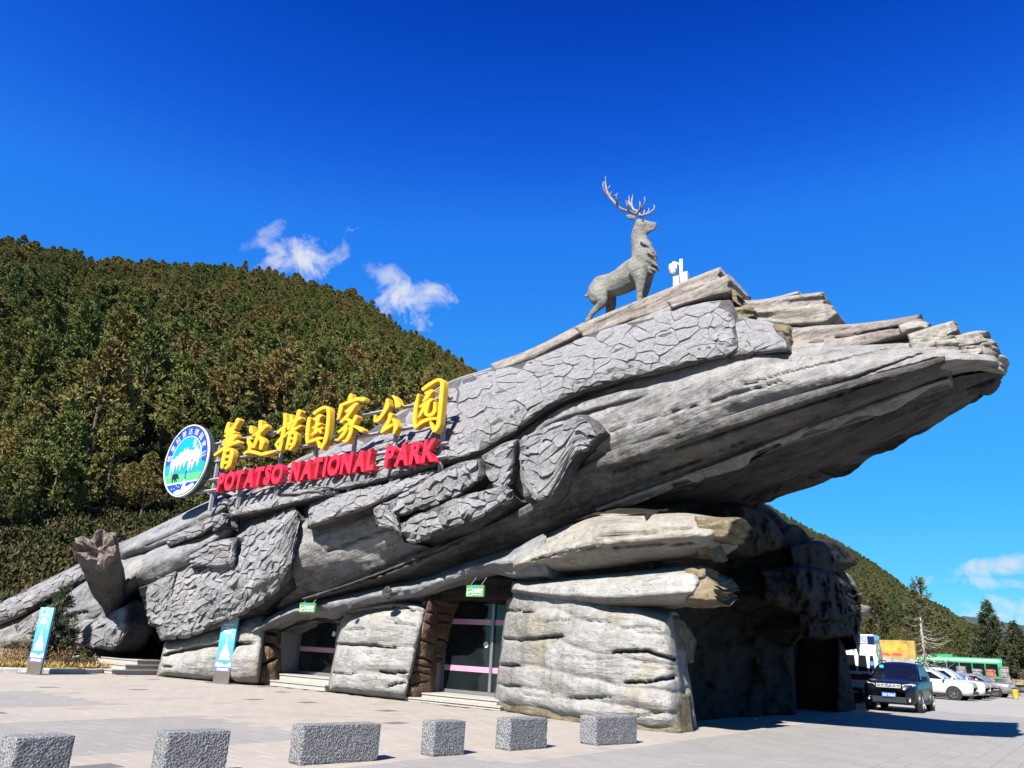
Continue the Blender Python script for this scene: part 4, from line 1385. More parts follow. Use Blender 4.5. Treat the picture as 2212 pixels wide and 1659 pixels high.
slab('root', [(-60, 1360, -60, 1460, -.3), (60, 1340, 60, 1450, -.2), (160, 1380, 170, 1440, -.1), (262, 1370, 266, 1432, -.2)], MT['trunk_dark'], thick=1.0, rndp=14, rdep=.4, amp=.12, grain=.05, seed=73, zmin=-.05)

# broken branch stump leaning out of the left flank
sb = FRONT.at(252, 1326, -0.3); stp = FRONT.at(213, 1184, 2.5)
axis = stp - sb
n_, m_ = 40, 34
svs = []
a_ = np.cross(axis, ZZ); a_ /= np.linalg.norm(a_); b_ = np.cross(axis, a_); b_ /= np.linalg.norm(b_)
for i in range(n_):
    f = i / (n_ - 1)
    for k in range(m_):
        an = 2 * math.pi * k / m_
        rad = .31 + .24 * float(sstep(0, .5, f)) + .12 * f
        rad *= 1 + .10 * math.sin(an * 3 + 1) + .05 * math.sin(an * 7 + 4 * f)
        rim = .10 * math.sin(an * 2.0 + .6) + .07 * math.sin(an * 5 + 2) + .05 * math.sin(an * 9)
        p = sb + axis * (f + (rim * .42 * sstep(.75, 1, f))) + rad * (a_ * math.cos(an) + b_ * math.sin(an))
        svs.append(p)
svs = np.array(svs)
svs += (fbm(svs * 1.8, 4, 77) * .09)[:, None] * (svs - (sb + axis * .5)) / 1.0 * .6
sfs = [(i * m_ + k, i * m_ + (k + 1) % m_, (i + 1) * m_ + (k + 1) % m_, (i + 1) * m_ + k) for i in range(n_ - 1) for k in range(m_)]
stump = mesh_obj('stump', svs, sfs, MT['stump'], bld, True)
stump['label'] = 'broken branch stump leaning out with a jagged pinkish top'
rim_o = svs.reshape(n_, m_, 3)[-1]; rim_c = rim_o.mean(0)
rv, rf = [rim_o], []
for q, (fr, up) in enumerate(((1.03, -.02), (1.03, .10), (.88, .17), (.66, .08), (.42, -.14), (.05, -.2))):
    jit = fbm(rim_o * 5 + q * 3, 3, 80 + q)
    rv.append(rim_c + (rim_o - rim_c) * (fr + .22 * jit)[:, None] + (axis / np.linalg.norm(axis)) * (up + .34 * fbm(rim_o * 3.6 + q * .35, 3, 91) * (0 < q < 5))[:, None])
for q in range(6):
    for k in range(m_):
        rf.append((q * m_ + k, q * m_ + (k + 1) % m_, (q + 1) * m_ + (k + 1) % m_, (q + 1) * m_ + k))
o = mesh_obj('broken_top', np.vstack(rv), rf, MT['stumptop'], stump, False)

# ---------------- lower storey: back wall, doors, pillars, lintel
def fbox(mb, u0, u1, w0, w1, z0, z1, mi=0):
    c = FRONT.uwz((u0 + u1) / 2, (w0 + w1) / 2, (z0 + z1) / 2)
    return mb.box(c, FU * (u1 - u0) / 2, FN * (w1 - w0) / 2, ZZ * (z1 - z0) / 2, mi)


MT['darkwall'] = plain('shade_dark_wall', (0.06, 0.058, 0.055), 0.9, var=.2, scale=2)  # shade of the recesses put into the dark wall colour
MT['granite_jamb'] = plain('grey_granite', (0.24, 0.24, 0.245), 0.55, var=.12, scale=30)
MT['steel'] = plain('brushed_steel', (0.50, 0.50, 0.50), 0.35, metal=.9, var=.05)
MT['frame'] = plain('door_frame_metal', (0.30, 0.31, 0.32), 0.4, metal=.6, var=.05)
MT['step'] = plain('pale_granite_step', (0.40, 0.375, 0.34), 0.75, var=.1, scale=20)
MT['pink'] = plain('pink_stripe', (0.62, 0.30, 0.42), 0.5)
MT['white'] = plain('white_print', (0.82, 0.82, 0.80), 0.5)
MT['mirror_dark'] = None


def glass_mat(name, c, rough=0.06):
    m, nt, b = new_mat(name)
    b.inputs['Base Color'].default_value = col4(c)
    b.inputs['Roughness'].default_value = rough
    b.inputs['Specular IOR Level'].default_value = 0.28
    tc = nt.nodes.new('ShaderNodeTexCoord')
    n = noise(nt, tc.outputs['Object'], 0.8, 3)
    nt.links.new(ramp(nt, n, [(0.3, tuple(q * .6 for q in c)), (0.7, tuple(q * 1.5 for q in c))]), b.inputs['Base Color'])
    return m


MT['doorglass'] = glass_mat('dark_door_glass', (0.008, 0.012, 0.014))
MT['doorglass'].node_tree.nodes['Principled BSDF'].inputs['Specular IOR Level'].default_value = 0.5

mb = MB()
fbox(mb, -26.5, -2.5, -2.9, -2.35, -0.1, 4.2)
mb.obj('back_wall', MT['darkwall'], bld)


def door(u0, u1, z0, z1, w, post, stripes, dot, label):
    mb = MB()
    t = .07
    fbox(mb, u0, u1, w - .04, w + .05, z0, z0 + .09); fbox(mb, u0, u1, w - .04, w + .05, z1 - t, z1)
    fbox(mb, u0, u0 + t, w - .04, w + .05, z0 + .09, z1 - t); fbox(mb, u1 - t, u1, w - .04, w + .05, z0 + .09, z1 - t)
    for p in post: fbox(mb, p - .045, p + .045, w - .035, w + .07, z0 + .09, z1 - t)
    d = mb.obj('door', MT['frame'], bld)
    d['label'] = label
    edges = [u0 + t] + [q for p in post for q in (p - .045, p + .045)] + [u1 - t]
    for k in range(0, len(edges), 2):
        g = MB(); fbox(g, edges[k], edges[k + 1], w - .012, w + .012, z0 + .09, z1 - t)
        g.obj('glass_pane', MT['doorglass'], d)
    for (zs, hs) in stripes:
        for k in range(0, len(edges), 2):
            g = MB(); fbox(g, edges[k], edges[k + 1], w + .0135, w + .017, zs, zs + hs)
            g.obj('stripe', MT['pink'], d)
    if dot:
        g = MB(); g.lathe([(0, 0.001), (0, .085), (.006, .085), (.007, .001)], FRONT.uwz(dot[0], w + .013, dot[1]), FN, 20)
        g.obj('sticker', MT['white'], d)
    return d


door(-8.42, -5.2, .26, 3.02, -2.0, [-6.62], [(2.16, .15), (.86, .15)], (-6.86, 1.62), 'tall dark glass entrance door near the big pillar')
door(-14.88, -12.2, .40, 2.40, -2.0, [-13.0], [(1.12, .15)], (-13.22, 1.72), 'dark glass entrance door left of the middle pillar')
d0 = door(-24.9, -23.3, .52, 2.35, -2.0, [], [], None, 'narrow glass door in the recess beside the bark flank')
g = MB(); fbox(g, -24.8, -23.4, -1.98, -1.96, 2.0, 2.16); g.obj('red_strip', plain('red_strip', (0.30, 0.02, 0.03), .5), d0)
g = MB(); fbox(g, -25.0, -24.93, -1.95, -1.90, 1.35, 1.6); g.obj('red_box', plain('alarm_red', (0.6, 0.03, 0.02), .5), d0)
for k in range(2):
    g = MB(); uu = -23.42 - .16 * k
    g.tube([FRONT.uwz(uu, -1.82, .95), FRONT.uwz(uu, -1.82, 2.0)], .018, 8)
    for zz in (1.2, 1.75): g.tube([FRONT.uwz(uu, -1.97, zz), FRONT.uwz(uu, -1.82, zz)], .012, 6)
    g.obj('handle', MT['steel'], d0, True)
# granite jambs beside the doors
for (u0, u1, z1, wf, hl) in ((-8.62, -8.44, 3.0, -.75, 2.3), (-15.25, -14.92, 2.4, -1.0, 1.7)):
    mb = MB()
    pts = [(0, -2.1), (0, wf), ]
    lo = .25 if u0 > -10 else .40
    poly = [FRONT.uwz(u0, -2.1, lo), FRONT.uwz(u0, wf, lo), FRONT.uwz(u0, wf, hl), FRONT.uwz(u0, wf - .55, z1), FRONT.uwz(u0, -2.1, z1)]
    mb.prism(poly, FU * (u1 - u0))
    mb.obj('door_jamb', MT['granite_jamb'], bld)
# steps
for (u0, u1, levels) in ((-8.5, -5.2, ((-.55, .13), (-.95, .25))), (-15.4, -12.0, ((-.75, .20), (-1.15, .39))), (-24.2, -20.6, ((1.25, .17), (.75, .34), (.3, .50)))):
    for (wf, zt) in levels:
        mb = MB()
        sh = (0 if u0 > -20 else .45 * (1.25 - wf))
        fbox(mb, u0 + sh, u1 - sh * .3, -2.3 if u0 > -20 else -2.6, wf, 0.03, zt - .035)
        fbox(mb, u0 - .02 + sh, u1 + .02 - sh * .3, -2.3 if u0 > -20 else -2.6, wf + .03, zt - .035, zt)
        mb.obj('step', MT['step'], bld)

# lintel running over the doors
slab('lintel', [(520, 1365, 525, 1392, -.2), (575, 1335, 580, 1360, -.2), (640, 1302, 650, 1336, -.25), (700, 1288, 705, 1330, -.3), (760, 1278, 765, 1316, -.3), (840, 1262, 845, 1300, -.3), (920, 1246, 925, 1285, -.25), (1000, 1216, 1005, 1252, -.2), (1060, 1198, 1062, 1240, -.2), (1120, 1178, 1122, 1250, -.1), (1180, 1150, 1190, 1240, .1)],
     MT['beam'], prof=((0, -.35), (.4, .15), (1, -.15)), thick=2.2, rndp=12, rdep=.35, amp=.2, grain=.07, seed=81, under=-.2, label='wavy pale lintel over the entrance doors')
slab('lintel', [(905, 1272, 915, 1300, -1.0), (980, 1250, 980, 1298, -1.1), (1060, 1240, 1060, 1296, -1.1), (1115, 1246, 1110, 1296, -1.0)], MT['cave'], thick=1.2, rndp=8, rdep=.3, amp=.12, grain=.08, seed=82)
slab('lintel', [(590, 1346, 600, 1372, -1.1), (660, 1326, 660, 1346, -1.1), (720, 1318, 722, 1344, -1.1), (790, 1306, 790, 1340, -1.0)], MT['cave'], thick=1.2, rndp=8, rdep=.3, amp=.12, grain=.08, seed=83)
# knots on the lintel
for (x_, y_, r_, w_) in ((836, 1281, .19, .02), (757, 1309, .10, -.12)):
    c = FRONT.at(x_, y_, w_)
    vs, fs = [], []
    for i in range(10):
        ph = math.pi * .5 * i / 9
        for k in range(18):
            an = 2 * math.pi * k / 18
            rr = r_ * math.sin(ph) * (1 + .06 * math.sin(5 * an))
            vs.append(c + FU * rr * math.cos(an) + ZZ * rr * math.sin(an) + FN * (r_ * .55 * math.cos(ph) + .05 * abs(math.sin(an * 6 + i)) - .05))
    for i in range(9):
        for k in range(18):
            fs.append((i * 18 + k, i * 18 + (k + 1) % 18, (i + 1) * 18 + (k + 1) % 18, (i + 1) * 18 + k))
    mesh_obj('knot', vs, fs, MT['barkgap'], bld, False)

# pillars
PROF_P = ((0, -.35), (.2, 0), (.55, .12), (.85, .1), (1, 0))
slab('pillar', [(1098, 1262, 1066, 1528, -.95), (1140, 1256, 1110, 1538, -.45), (1200, 1252, 1180, 1552, -.1), (1270, 1278, 1260, 1570, .25), (1350, 1300, 1345, 1582, .3), (1410, 1312, 1415, 1594, .22), (1448, 1322, 1470, 1590, 0), (1452, 1330, 1490, 1578, -.4)], MT['pillar'], prof=PROF_P, thick=.45, rndp=36, rdep=.75, amp=.10, grain=.03, seed=91, zmin=-.08, layers=(0, .21, .43, .64, .80, 1), lay=.13,
     label='broad pale pillar with dark horizontal splits',
     cracks=[([(1078, 1380), (1130, 1384), (1190, 1378), (1232, 1372)], .34, 2.6, 'l'), ([(1088, 1318), (1130, 1322), (1158, 1321)], .32, 2.3, 'l'), ([(1070, 1436), (1100, 1438), (1128, 1438)], .4, 2.6, 'l'), ([(1068, 1474), (1090, 1482), (1130, 1486)], .3, 2.0, 'l'),
             ([(1318, 1412), (1350, 1406), (1400, 1408), (1455, 1425)], .36, 2.8, 'r'), ([(1340, 1474), (1400, 1474), (1455, 1464)], .34, 2.6, 'r'), ([(1270, 1300), (1330, 1290), (1400, 1296), (1450, 1304)], .4, 5.0), ([(1150, 1345), (1250, 1338), (1330, 1345)], .10, 1.6), ([(1200, 1420), (1290, 1426), (1340, 1420)], .08, 1.5), ([(1120, 1500), (1220, 1510), (1330, 1506)], .10, 1.8), ([(1260, 1540), (1350, 1548), (1440, 1540)], .10, 1.8), ([(1300, 1362), (1380, 1355), (1440, 1362)], .09, 1.5), ([(1350, 1440), (1420, 1446), (1460, 1444)], .08, 1.5)])
slab('pillar', [(742, 1312, 706, 1494, -.85), (790, 1302, 760, 1500, -.55), (850, 1296, 815, 1508, -.45), (905, 1302, 866, 1516, -.5), (928, 1312, 875, 1518, -.7)], MT['pillar'], prof=PROF_P, thick=2.4, rndp=20, rdep=.4, amp=.09, grain=.03, seed=92, zmin=-.08, layers=(0, .10, .44, .75, 1), lay=.12, label='middle pillar between the two doors',
     cracks=[([(716, 1390), (760, 1394), (810, 1396), (890, 1402)], .32, 2.5, 'l'), ([(740, 1326), (800, 1318), (860, 1312), (920, 1322)], .3, 2.2), ([(718, 1452), (745, 1456), (775, 1456)], .25, 2.0), ([(815, 1452), (850, 1454), (880, 1452)], .25, 2.0, 'r'), ([(835, 1484), (880, 1472)], .2, 1.8), ([(742, 1362), (770, 1358), (790, 1359)], .15, 1.5), ([(850, 1345), (905, 1352)], .15, 1.4)])
slab('end_grain', [(926, 1290, 872, 1514, -.55), (938, 1300, 895, 1512, -.75), (948, 1312, 925, 1500, -1.2), (952, 1320, 940, 1495, -1.7)], MT['endgrain'], thick=1.2, rndp=5, rdep=.12, amp=.06, grain=.02, seed=93, zmin=-.05, res=2.4, label='brown end grain face of the middle pillar',
     cracks=[([(905, 1340), (945, 1352)], .16, 1.5), ([(890, 1378), (940, 1392)], .16, 1.5), ([(880, 1412), (935, 1430)], .18, 1.6), ([(890, 1432), (935, 1445)], .12, 1.3), ([(885, 1450), (930, 1456)], .12, 1.3), ([(878, 1480), (925, 1472)], .12, 1.3), ([(900, 1318), (940, 1326)], .12, 1.3)])
slab('pillar', [(356, 1386, 338, 1462, .2), (420, 1366, 410, 1468, .15), (490, 1340, 490, 1474, .05), (550, 1325, 545, 1480, -.2), (580, 1322, 560, 1480, -.5)], MT['pillar'], prof=PROF_P, thick=2.4, rndp=16, rdep=.4, amp=.09, grain=.03, seed=94, zmin=-.08, layers=(0, .42, 1), lay=.10, label='low left pillar behind the right banner',
     cracks=[([(345, 1418), (400, 1405), (460, 1394), (560, 1390)], .4, 3.0), ([(350, 1440), (372, 1442)], .2, 1.8)])
slab('end_grain', [(556, 1340, 548, 1480, -.35), (585, 1340, 575, 1478, -.6), (604, 1352, 598, 1474, -1.0), (612, 1365, 610, 1468, -1.6)], MT['endgrain'], thick=1.0, rndp=6, rdep=.15, amp=.06, grain=.03, seed=95, zmin=-.05, res=2.6, label='brown end grain face of the left pillar',
     cracks=[([(560, 1362), (600, 1370)], .3, 2.0), ([(555, 1388), (612, 1398)], .3, 2.4), ([(560, 1440), (600, 1420)], .3, 2.0)])
slab('foot', [(1074, 1512, 1068, 1531, -.85), (1120, 1518, 1115, 1543, -.35), (1200, 1534, 1190, 1557, .05), (1280, 1546, 1270, 1574, .38), (1360, 1548, 1350, 1585, .42), (1425, 1520, 1425, 1596, .36), (1468, 1500, 1478, 1590, .12)], MT['moss'], thick=.6, rndp=9, rdep=.2, amp=.12, grain=.08, seed=104, zmin=-.08, label='moss stained foot of the broad pillar')
# two great logs lying on the big pillar
slab('log', [(1105, 1196, 1110, 1246, -.1), (1190, 1150, 1200, 1238, .25), (1290, 1112, 1300, 1228, .5), (1380, 1112, 1390, 1215, .62), (1470, 1108, 1475, 1205, .65), (1530, 1112, 1528, 1195, .5), (1560, 1116, 1545, 1180, .35)], MT['logs'], prof=((0, -.8), (.22, -.15), (.45, .25), (.6, .2), (.8, -.15), (1, -.7)), thick=1.3, rndp=16, rdep=.4, rag=(0, 9), amp=.12, grain=.05, seed=96, under=.1, label='upper pale log on the big pillar',
     cracks=[([(1130, 1215), (1250, 1186), (1400, 1176), (1520, 1172)], .16, 2.0), ([(1280, 1160), (1400, 1152), (1510, 1140)], .18, 3.2)])
slab('log', [(1500, 1114, 1505, 1160, .5), (1560, 1118, 1562, 1166, .45), (1588, 1124, 1580, 1150, .3)], MT['logend'], thick=1.0, rndp=8, rdep=.25, rag=(0, 8), amp=.1, grain=.1, seed=97, flute=.1)
slab('log', [(1502, 1160, 1506, 1200, .35), (1522, 1165, 1524, 1196, .25), (1540, 1200, 1535, 1208, .1)], MT['logend'], thick=.9, rndp=7, rdep=.25, rag=(0, 6), amp=.1, grain=.1, seed=98)
slab('log', [(1108, 1252, 1102, 1282, -.6), (1190, 1250, 1195, 1300, -.05), (1290, 1242, 1300, 1312, .35), (1390, 1232, 1400, 1310, .5), (1470, 1224, 1480, 1305, .5), (1510, 1222, 1512, 1302, .4)], MT['pillar'], prof=((0, -.5), (.3, .05), (.7, .2), (1, -.35)), thick=1.2, rndp=15, rdep=.4, rag=(0, 6), amp=.09, grain=.05, seed=99, label='lower pale log on the big pillar', cracks=[([(1240, 1262), (1340, 1255), (1420, 1250)], .1, 1.6)])
slab('log', [(1478, 1228, 1480, 1300, .42), (1500, 1226, 1510, 1300, .42), (1535, 1250, 1540, 1300, .3), (1550, 1262, 1552, 1296, .15)], MT['logend'], thick=1.2, rndp=7, rdep=.25, rag=(0, 14), amp=.16, grain=.16, seed=100, ragf=16, flute=.16)
slab('log', [(1500, 1232, 1504, 1256, .3), (1522, 1228, 1524, 1250, .2), (1524, 1234, 1526, 1246, .1)], MT['logend'], thick=.9, rndp=5, rdep=.15, rag=(0, 5), amp=.1, grain=.1, seed=101)
slab('splinter', [(1418, 1322, 1430, 1360, -.25), (1445, 1338, 1455, 1400, -.55), (1470, 1378, 1462, 1430, -1.1)], MT['logend'], thick=1.0, rndp=8, rdep=.25, amp=.06, grain=.12, seed=102, flute=.1)

# ---------------- end wall under the overhang: a rock portal with its shade put into the colour (its planes face right)
SF = SIDE
slab('end_wall', [(1390, 1110, 1440, 1592, -1.2), (1480, 1085, 1510, 1562, -1.3), (1560, 1075, 1590, 1556, -1.3), (1650, 1090, 1660, 1549, -1.0), (1700, 1130, 1722, 1546, -.6)], MT['cave'], prof=((0, .5), (.3, .3), (.6, -.2), (1, 0)), thick=2.0, frame=SF, rndp=10, rdep=.3, amp=.18, grain=.1, seed=111, zmin=-.05, label='shade-darkened rock end wall under the overhang')
slab('end_wall', [(1690, 1130, 1705, 1400, -.4), (1740, 1150, 1745, 1372, -.3), (1790, 1180, 1795, 1368, -.2), (1838, 1260, 1835, 1378, -.1), (1862, 1330, 1850, 1402, -.1)], MT['cave'], thick=2.2, frame=SF, rndp=12, rdep=.4, amp=.25, grain=.15, seed=112, label='rugged shade-darkened rock over the arch')
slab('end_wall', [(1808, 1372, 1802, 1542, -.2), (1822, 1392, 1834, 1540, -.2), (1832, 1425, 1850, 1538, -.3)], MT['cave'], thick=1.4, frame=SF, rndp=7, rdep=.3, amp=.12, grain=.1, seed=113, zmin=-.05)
slab('passage', [(1712, 1350, 1712, 1548, -2.2), (1780, 1350, 1780, 1545, -2.2), (1835, 1360, 1840, 1540, -2.2)], MT['darkwall'], thick=.4, frame=SF, rndp=5, rdep=.1, amp=.03, grain=.02, seed=114, zmin=-.05, label='dark wall standing in for the shaded arched passage')
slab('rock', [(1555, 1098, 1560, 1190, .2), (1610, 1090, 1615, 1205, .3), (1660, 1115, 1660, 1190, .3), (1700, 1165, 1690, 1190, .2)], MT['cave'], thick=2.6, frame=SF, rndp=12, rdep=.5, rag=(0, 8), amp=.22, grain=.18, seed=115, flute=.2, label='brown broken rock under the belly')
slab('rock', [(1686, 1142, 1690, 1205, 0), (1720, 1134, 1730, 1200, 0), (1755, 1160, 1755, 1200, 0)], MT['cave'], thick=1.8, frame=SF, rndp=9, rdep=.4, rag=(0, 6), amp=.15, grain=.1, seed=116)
slab('rock', [(1700, 1178, 1710, 1250, .3), (1760, 1166, 1770, 1245, .4), (1810, 1172, 1815, 1235, .4), (1850, 1208, 1848, 1222, .3)], MT['cave'], thick=1.6, frame=SF, rndp=9, rdep=.4, rag=(0, 4), amp=.12, grain=.1, seed=117, label='pointed shade-darkened rock sticking out')
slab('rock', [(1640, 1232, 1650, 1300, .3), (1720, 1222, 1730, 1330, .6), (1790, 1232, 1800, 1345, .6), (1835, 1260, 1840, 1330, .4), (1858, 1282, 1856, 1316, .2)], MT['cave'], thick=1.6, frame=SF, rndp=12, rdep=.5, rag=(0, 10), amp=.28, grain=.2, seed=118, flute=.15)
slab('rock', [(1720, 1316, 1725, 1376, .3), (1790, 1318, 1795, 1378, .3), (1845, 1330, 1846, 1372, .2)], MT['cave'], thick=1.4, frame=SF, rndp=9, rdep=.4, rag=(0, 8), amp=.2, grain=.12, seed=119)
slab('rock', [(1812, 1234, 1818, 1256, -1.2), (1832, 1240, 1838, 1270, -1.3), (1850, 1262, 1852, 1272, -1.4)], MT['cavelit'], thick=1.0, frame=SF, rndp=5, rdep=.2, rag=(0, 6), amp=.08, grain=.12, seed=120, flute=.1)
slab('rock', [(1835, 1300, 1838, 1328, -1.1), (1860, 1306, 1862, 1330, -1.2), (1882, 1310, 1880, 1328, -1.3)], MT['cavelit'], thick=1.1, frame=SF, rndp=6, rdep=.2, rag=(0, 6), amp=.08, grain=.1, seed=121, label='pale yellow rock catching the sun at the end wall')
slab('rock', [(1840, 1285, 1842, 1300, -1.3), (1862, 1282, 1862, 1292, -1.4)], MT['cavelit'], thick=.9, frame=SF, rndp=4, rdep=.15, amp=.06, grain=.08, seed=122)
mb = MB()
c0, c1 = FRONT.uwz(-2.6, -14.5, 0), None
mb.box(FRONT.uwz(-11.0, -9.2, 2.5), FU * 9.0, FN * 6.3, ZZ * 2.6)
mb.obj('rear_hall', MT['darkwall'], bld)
finish_plates()

# ------------------------------------------------------------------ roof sign
MT['yellow'] = plain('yellow_paint', (0.78, 0.44, 0.012), 0.35, coat=.3, var=.03)
MT['red'] = plain('red_paint', (0.82, 0.02, 0.045), 0.32, coat=.3, var=.03)
MT['rack'] = plain('grey_rack_paint', (0.30, 0.30, 0.33), 0.5, var=.06)


def zoomA(x, y): return 448.7 + x / 7.93, 873.2 + y / 7.93
def zoomB(x, y): return 697.4 + x / 7.60, 806.5 + y / 7.60


SIGN_W = 0.5
sign = thing('rooftop_sign', 'tall yellow Chinese characters above red capital letters reading POTATSO NATIONAL PARK', 'sign', FRONT.uwz(-12.3, SIGN_W - .25, 5.9).tolist())


def brush(pts, width, conv, mb, order, depth=.22, w0=SIGN_W):
    """one brush stroke of a raised character: outline traced in the picture, laid on the sign plane and given depth"""
    p = np.array([q[:2] for q in pts], float)
    wd = np.array([q[2] if len(q) > 2 else width for q in pts], float)
    n = max(6, int(np.sum(np.hypot(*np.diff(p, axis=0).T)) / 14))
    c = catmull(np.column_stack([p, wd]), n)
    xy, hw = c[:, :2], c[:, 2] / 2
    tg = np.gradient(xy, axis=0); tg /= np.maximum(np.linalg.norm(tg, axis=1), 1e-6)[:, None]
    nr = np.stack([-tg[:, 1], tg[:, 0]], 1)
    left = xy + nr * hw[:, None]; right = xy - nr * hw[:, None]
    a0 = [xy[0] - tg[0] * hw[0] * .75 + nr[0] * hw[0] * .45, xy[0] - tg[0] * hw[0] * .75 - nr[0] * hw[0] * .45]
    a1 = [xy[-1] + tg[-1] * hw[-1] * .75 - nr[-1] * hw[-1] * .45, xy[-1] + tg[-1] * hw[-1] * .75 + nr[-1] * hw[-1] * .45]
    out = np.vstack([left, [a1[1]], [a1[0]], right[::-1], [a0[1]], [a0[0]]])
    inn = np.vstack([xy + nr * (hw * .80)[:, None], [xy[-1] + tg[-1] * hw[-1] * .5 + nr[-1] * hw[-1] * .35], [xy[-1] + tg[-1] * hw[-1] * .5 - nr[-1] * hw[-1] * .35],
                     (xy - nr * (hw * .80)[:, None])[::-1], [xy[0] - tg[0] * hw[0] * .5 - nr[0] * hw[0] * .35], [xy[0] - tg[0] * hw[0] * .5 + nr[0] * hw[0] * .35]])

    def to3(q, w):
        X, Y = conv(q[:, 0], q[:, 1])
        P = FRONT.at(X, Y, np.full(len(X), w0))
        return P + FN * (w - w0)
    m = len(out)
    eps = .0025 * order
    V = np.vstack([to3(inn, w0 + eps), to3(out, w0 - .03 + eps), to3(out, w0 - depth + eps)])
    F = []
    # front strip between the two sides
    k = n
    for i in range(k - 1):
        F.append((i, i + 1, m - 3 - (i + 1), m - 3 - i))
    F.append((k - 1, k, k + 1, k + 2)); F.append((m - 3, m - 2, m - 1, 0))
    for r in (0, 1):
        for i in range(m):
            j = (i + 1) % m
            F.append((r * m + i, r * m + j, (r + 1) * m + j, (r + 1) * m + i))
    F.append(tuple(range(3 * m - 1, 2 * m - 1, -1)))
    mb.add(V, F)


CH = [
 (zoomA, 62, [[(350, 315, 40), (330, 400), (312, 455)], [(512, 258, 70), (480, 330), (420, 420), (370, 470)], [(300, 480, 50), (390, 430), (455, 395, 60)], [(345, 470, 60), (330, 600), (300, 760)],
              [(425, 450), (400, 560), (355, 680), (330, 760)], [(292, 545, 45), (390, 505), (452, 478, 50)], [(478, 535, 72), (430, 600), (395, 645, 45)], [(292, 610, 40), (262, 700, 50)],
              [(120, 872, 42), (215, 800, 62), (320, 730), (430, 672), (515, 645, 72)], [(300, 775, 55), (275, 900), (250, 1040), (246, 1095, 40)], [(300, 800), (400, 775), (412, 830), (395, 930), (360, 1050), (310, 1100, 45)],
              [(290, 905, 50), (385, 890)], [(280, 1010, 50), (375, 990)]]),
 (zoomA, 64, [[(735, 378, 44), (732, 440), (742, 488, 54)], [(895, 290, 60), (890, 400), (868, 500), (830, 600), (780, 735, 50)], [(782, 530, 50), (870, 480), (940, 420), (985, 365, 80)], [(870, 560, 60), (925, 630, 80), (898, 765, 50)],
              [(700, 580, 56), (752, 588, 40)], [(690, 580, 44), (700, 660), (722, 720), (705, 790, 50)], [(620, 850, 40), (690, 810, 60), (790, 820), (920, 855, 60), (1030, 830, 66), (1132, 812, 30)]]),
 (zoomA, 60, [[(1312, 165, 56), (1318, 300), (1290, 450), (1255, 620), (1225, 790, 44)], [(1190, 490, 36), (1260, 425), (1365, 360, 50)], [(1158, 695, 36), (1240, 600), (1340, 520, 50)], [(1165, 690, 40), (1215, 780, 48)],
              [(1422, 190, 52), (1420, 300), (1375, 430, 48)], [(1565, 115, 76), (1535, 220), (1490, 330), (1430, 420)], [(1345, 345, 44), (1460, 300), (1580, 235, 66)], [(1330, 520, 36), (1450, 450), (1590, 370, 40)],
              [(1410, 500, 55), (1385, 640), (1352, 770, 40)], [(1420, 500), (1500, 490, 60), (1502, 560), (1470, 690), (1408, 775, 44)], [(1400, 590, 44), (1480, 588, 44)], [(1390, 690, 44), (1460, 685, 44)]]),
 (zoomA, 60, [[(1730, 235, 60), (1708, 380), (1694, 560), (1695, 670, 40)], [(1815, 160, 60), (1900, 95), (2000, 52), (2058, 100), (2050, 330), (2010, 600), (1945, 755, 50)], [(1700, 655, 44), (1800, 618), (1890, 585), (1965, 580, 40)],
              [(1880, 630, 46), (1915, 735, 54)], [(1825, 262, 50), (1920, 195, 72)], [(1895, 215, 60), (1860, 360), (1840, 480)], [(1800, 405, 40), (1920, 335, 50)], [(1782, 525, 40), (1870, 460), (1965, 405, 40)], [(1925, 430, 44), (1935, 495, 30)]]),
 (zoomB, 62, [[(455, 340, 40), (440, 400, 76), (428, 455, 50)], [(300, 515, 60), (275, 620), (248, 740, 40)], [(300, 520, 56), (420, 470), (560, 420), (660, 425, 84)], [(372, 630, 40), (470, 560), (545, 500, 60)], [(520, 520), (440, 640), (375, 725), (292, 800, 44)],
              [(385, 745, 50), (448, 790, 64), (462, 880), (440, 1000), (385, 1105), (335, 1110, 40)], [(410, 830, 56), (340, 905), (255, 965, 36)], [(395, 900, 56), (330, 1010), (240, 1100, 34)], [(548, 705, 66), (505, 790), (465, 850)], [(470, 860, 50), (560, 885, 60), (640, 935, 84)]]),
 (zoomB, 64, [[(1052, 425, 44), (1040, 540, 76), (970, 680), (895, 765, 66), (845, 788, 40)], [(850, 690, 30), (850, 780, 44)], [(1145, 368, 36), (1195, 430, 66), (1225, 530, 100)], [(1105, 665, 64), (1080, 780), (1020, 870), (955, 965, 40)],
              [(955, 970, 34), (1060, 890), (1150, 838, 50)], [(1155, 750, 50), (1195, 860, 76), (1165, 985, 40)]]),
 (zoomB, 66, [[(1565, 345, 40), (1525, 520, 62), (1498, 720), (1505, 895, 44)], [(1635, 262, 60), (1740, 185), (1880, 108, 60), (1950, 150, 64), (1935, 400), (1905, 700), (1880, 870), (1830, 950, 54)], [(1515, 890, 44), (1620, 800), (1750, 748), (1890, 735, 44)],
              [(1765, 800, 44), (1795, 880), (1830, 945, 60)], [(1685, 330, 54), (1785, 288, 70)], [(1775, 295, 50), (1720, 375), (1650, 455, 40)], [(1595, 550, 44), (1690, 490), (1785, 428, 60)], [(1690, 500, 60), (1640, 610), (1575, 715, 40)],
              [(1755, 440, 50), (1710, 560), (1692, 665, 60), (1770, 685), (1832, 625), (1840, 480, 44)]]),
]
for conv, wd, strokes in CH:
    mb = MB()
    for k, stp_ in enumerate(strokes):
        brush(stp_, wd, conv, mb, k)
    mb.obj('character', MT['yellow'], sign)


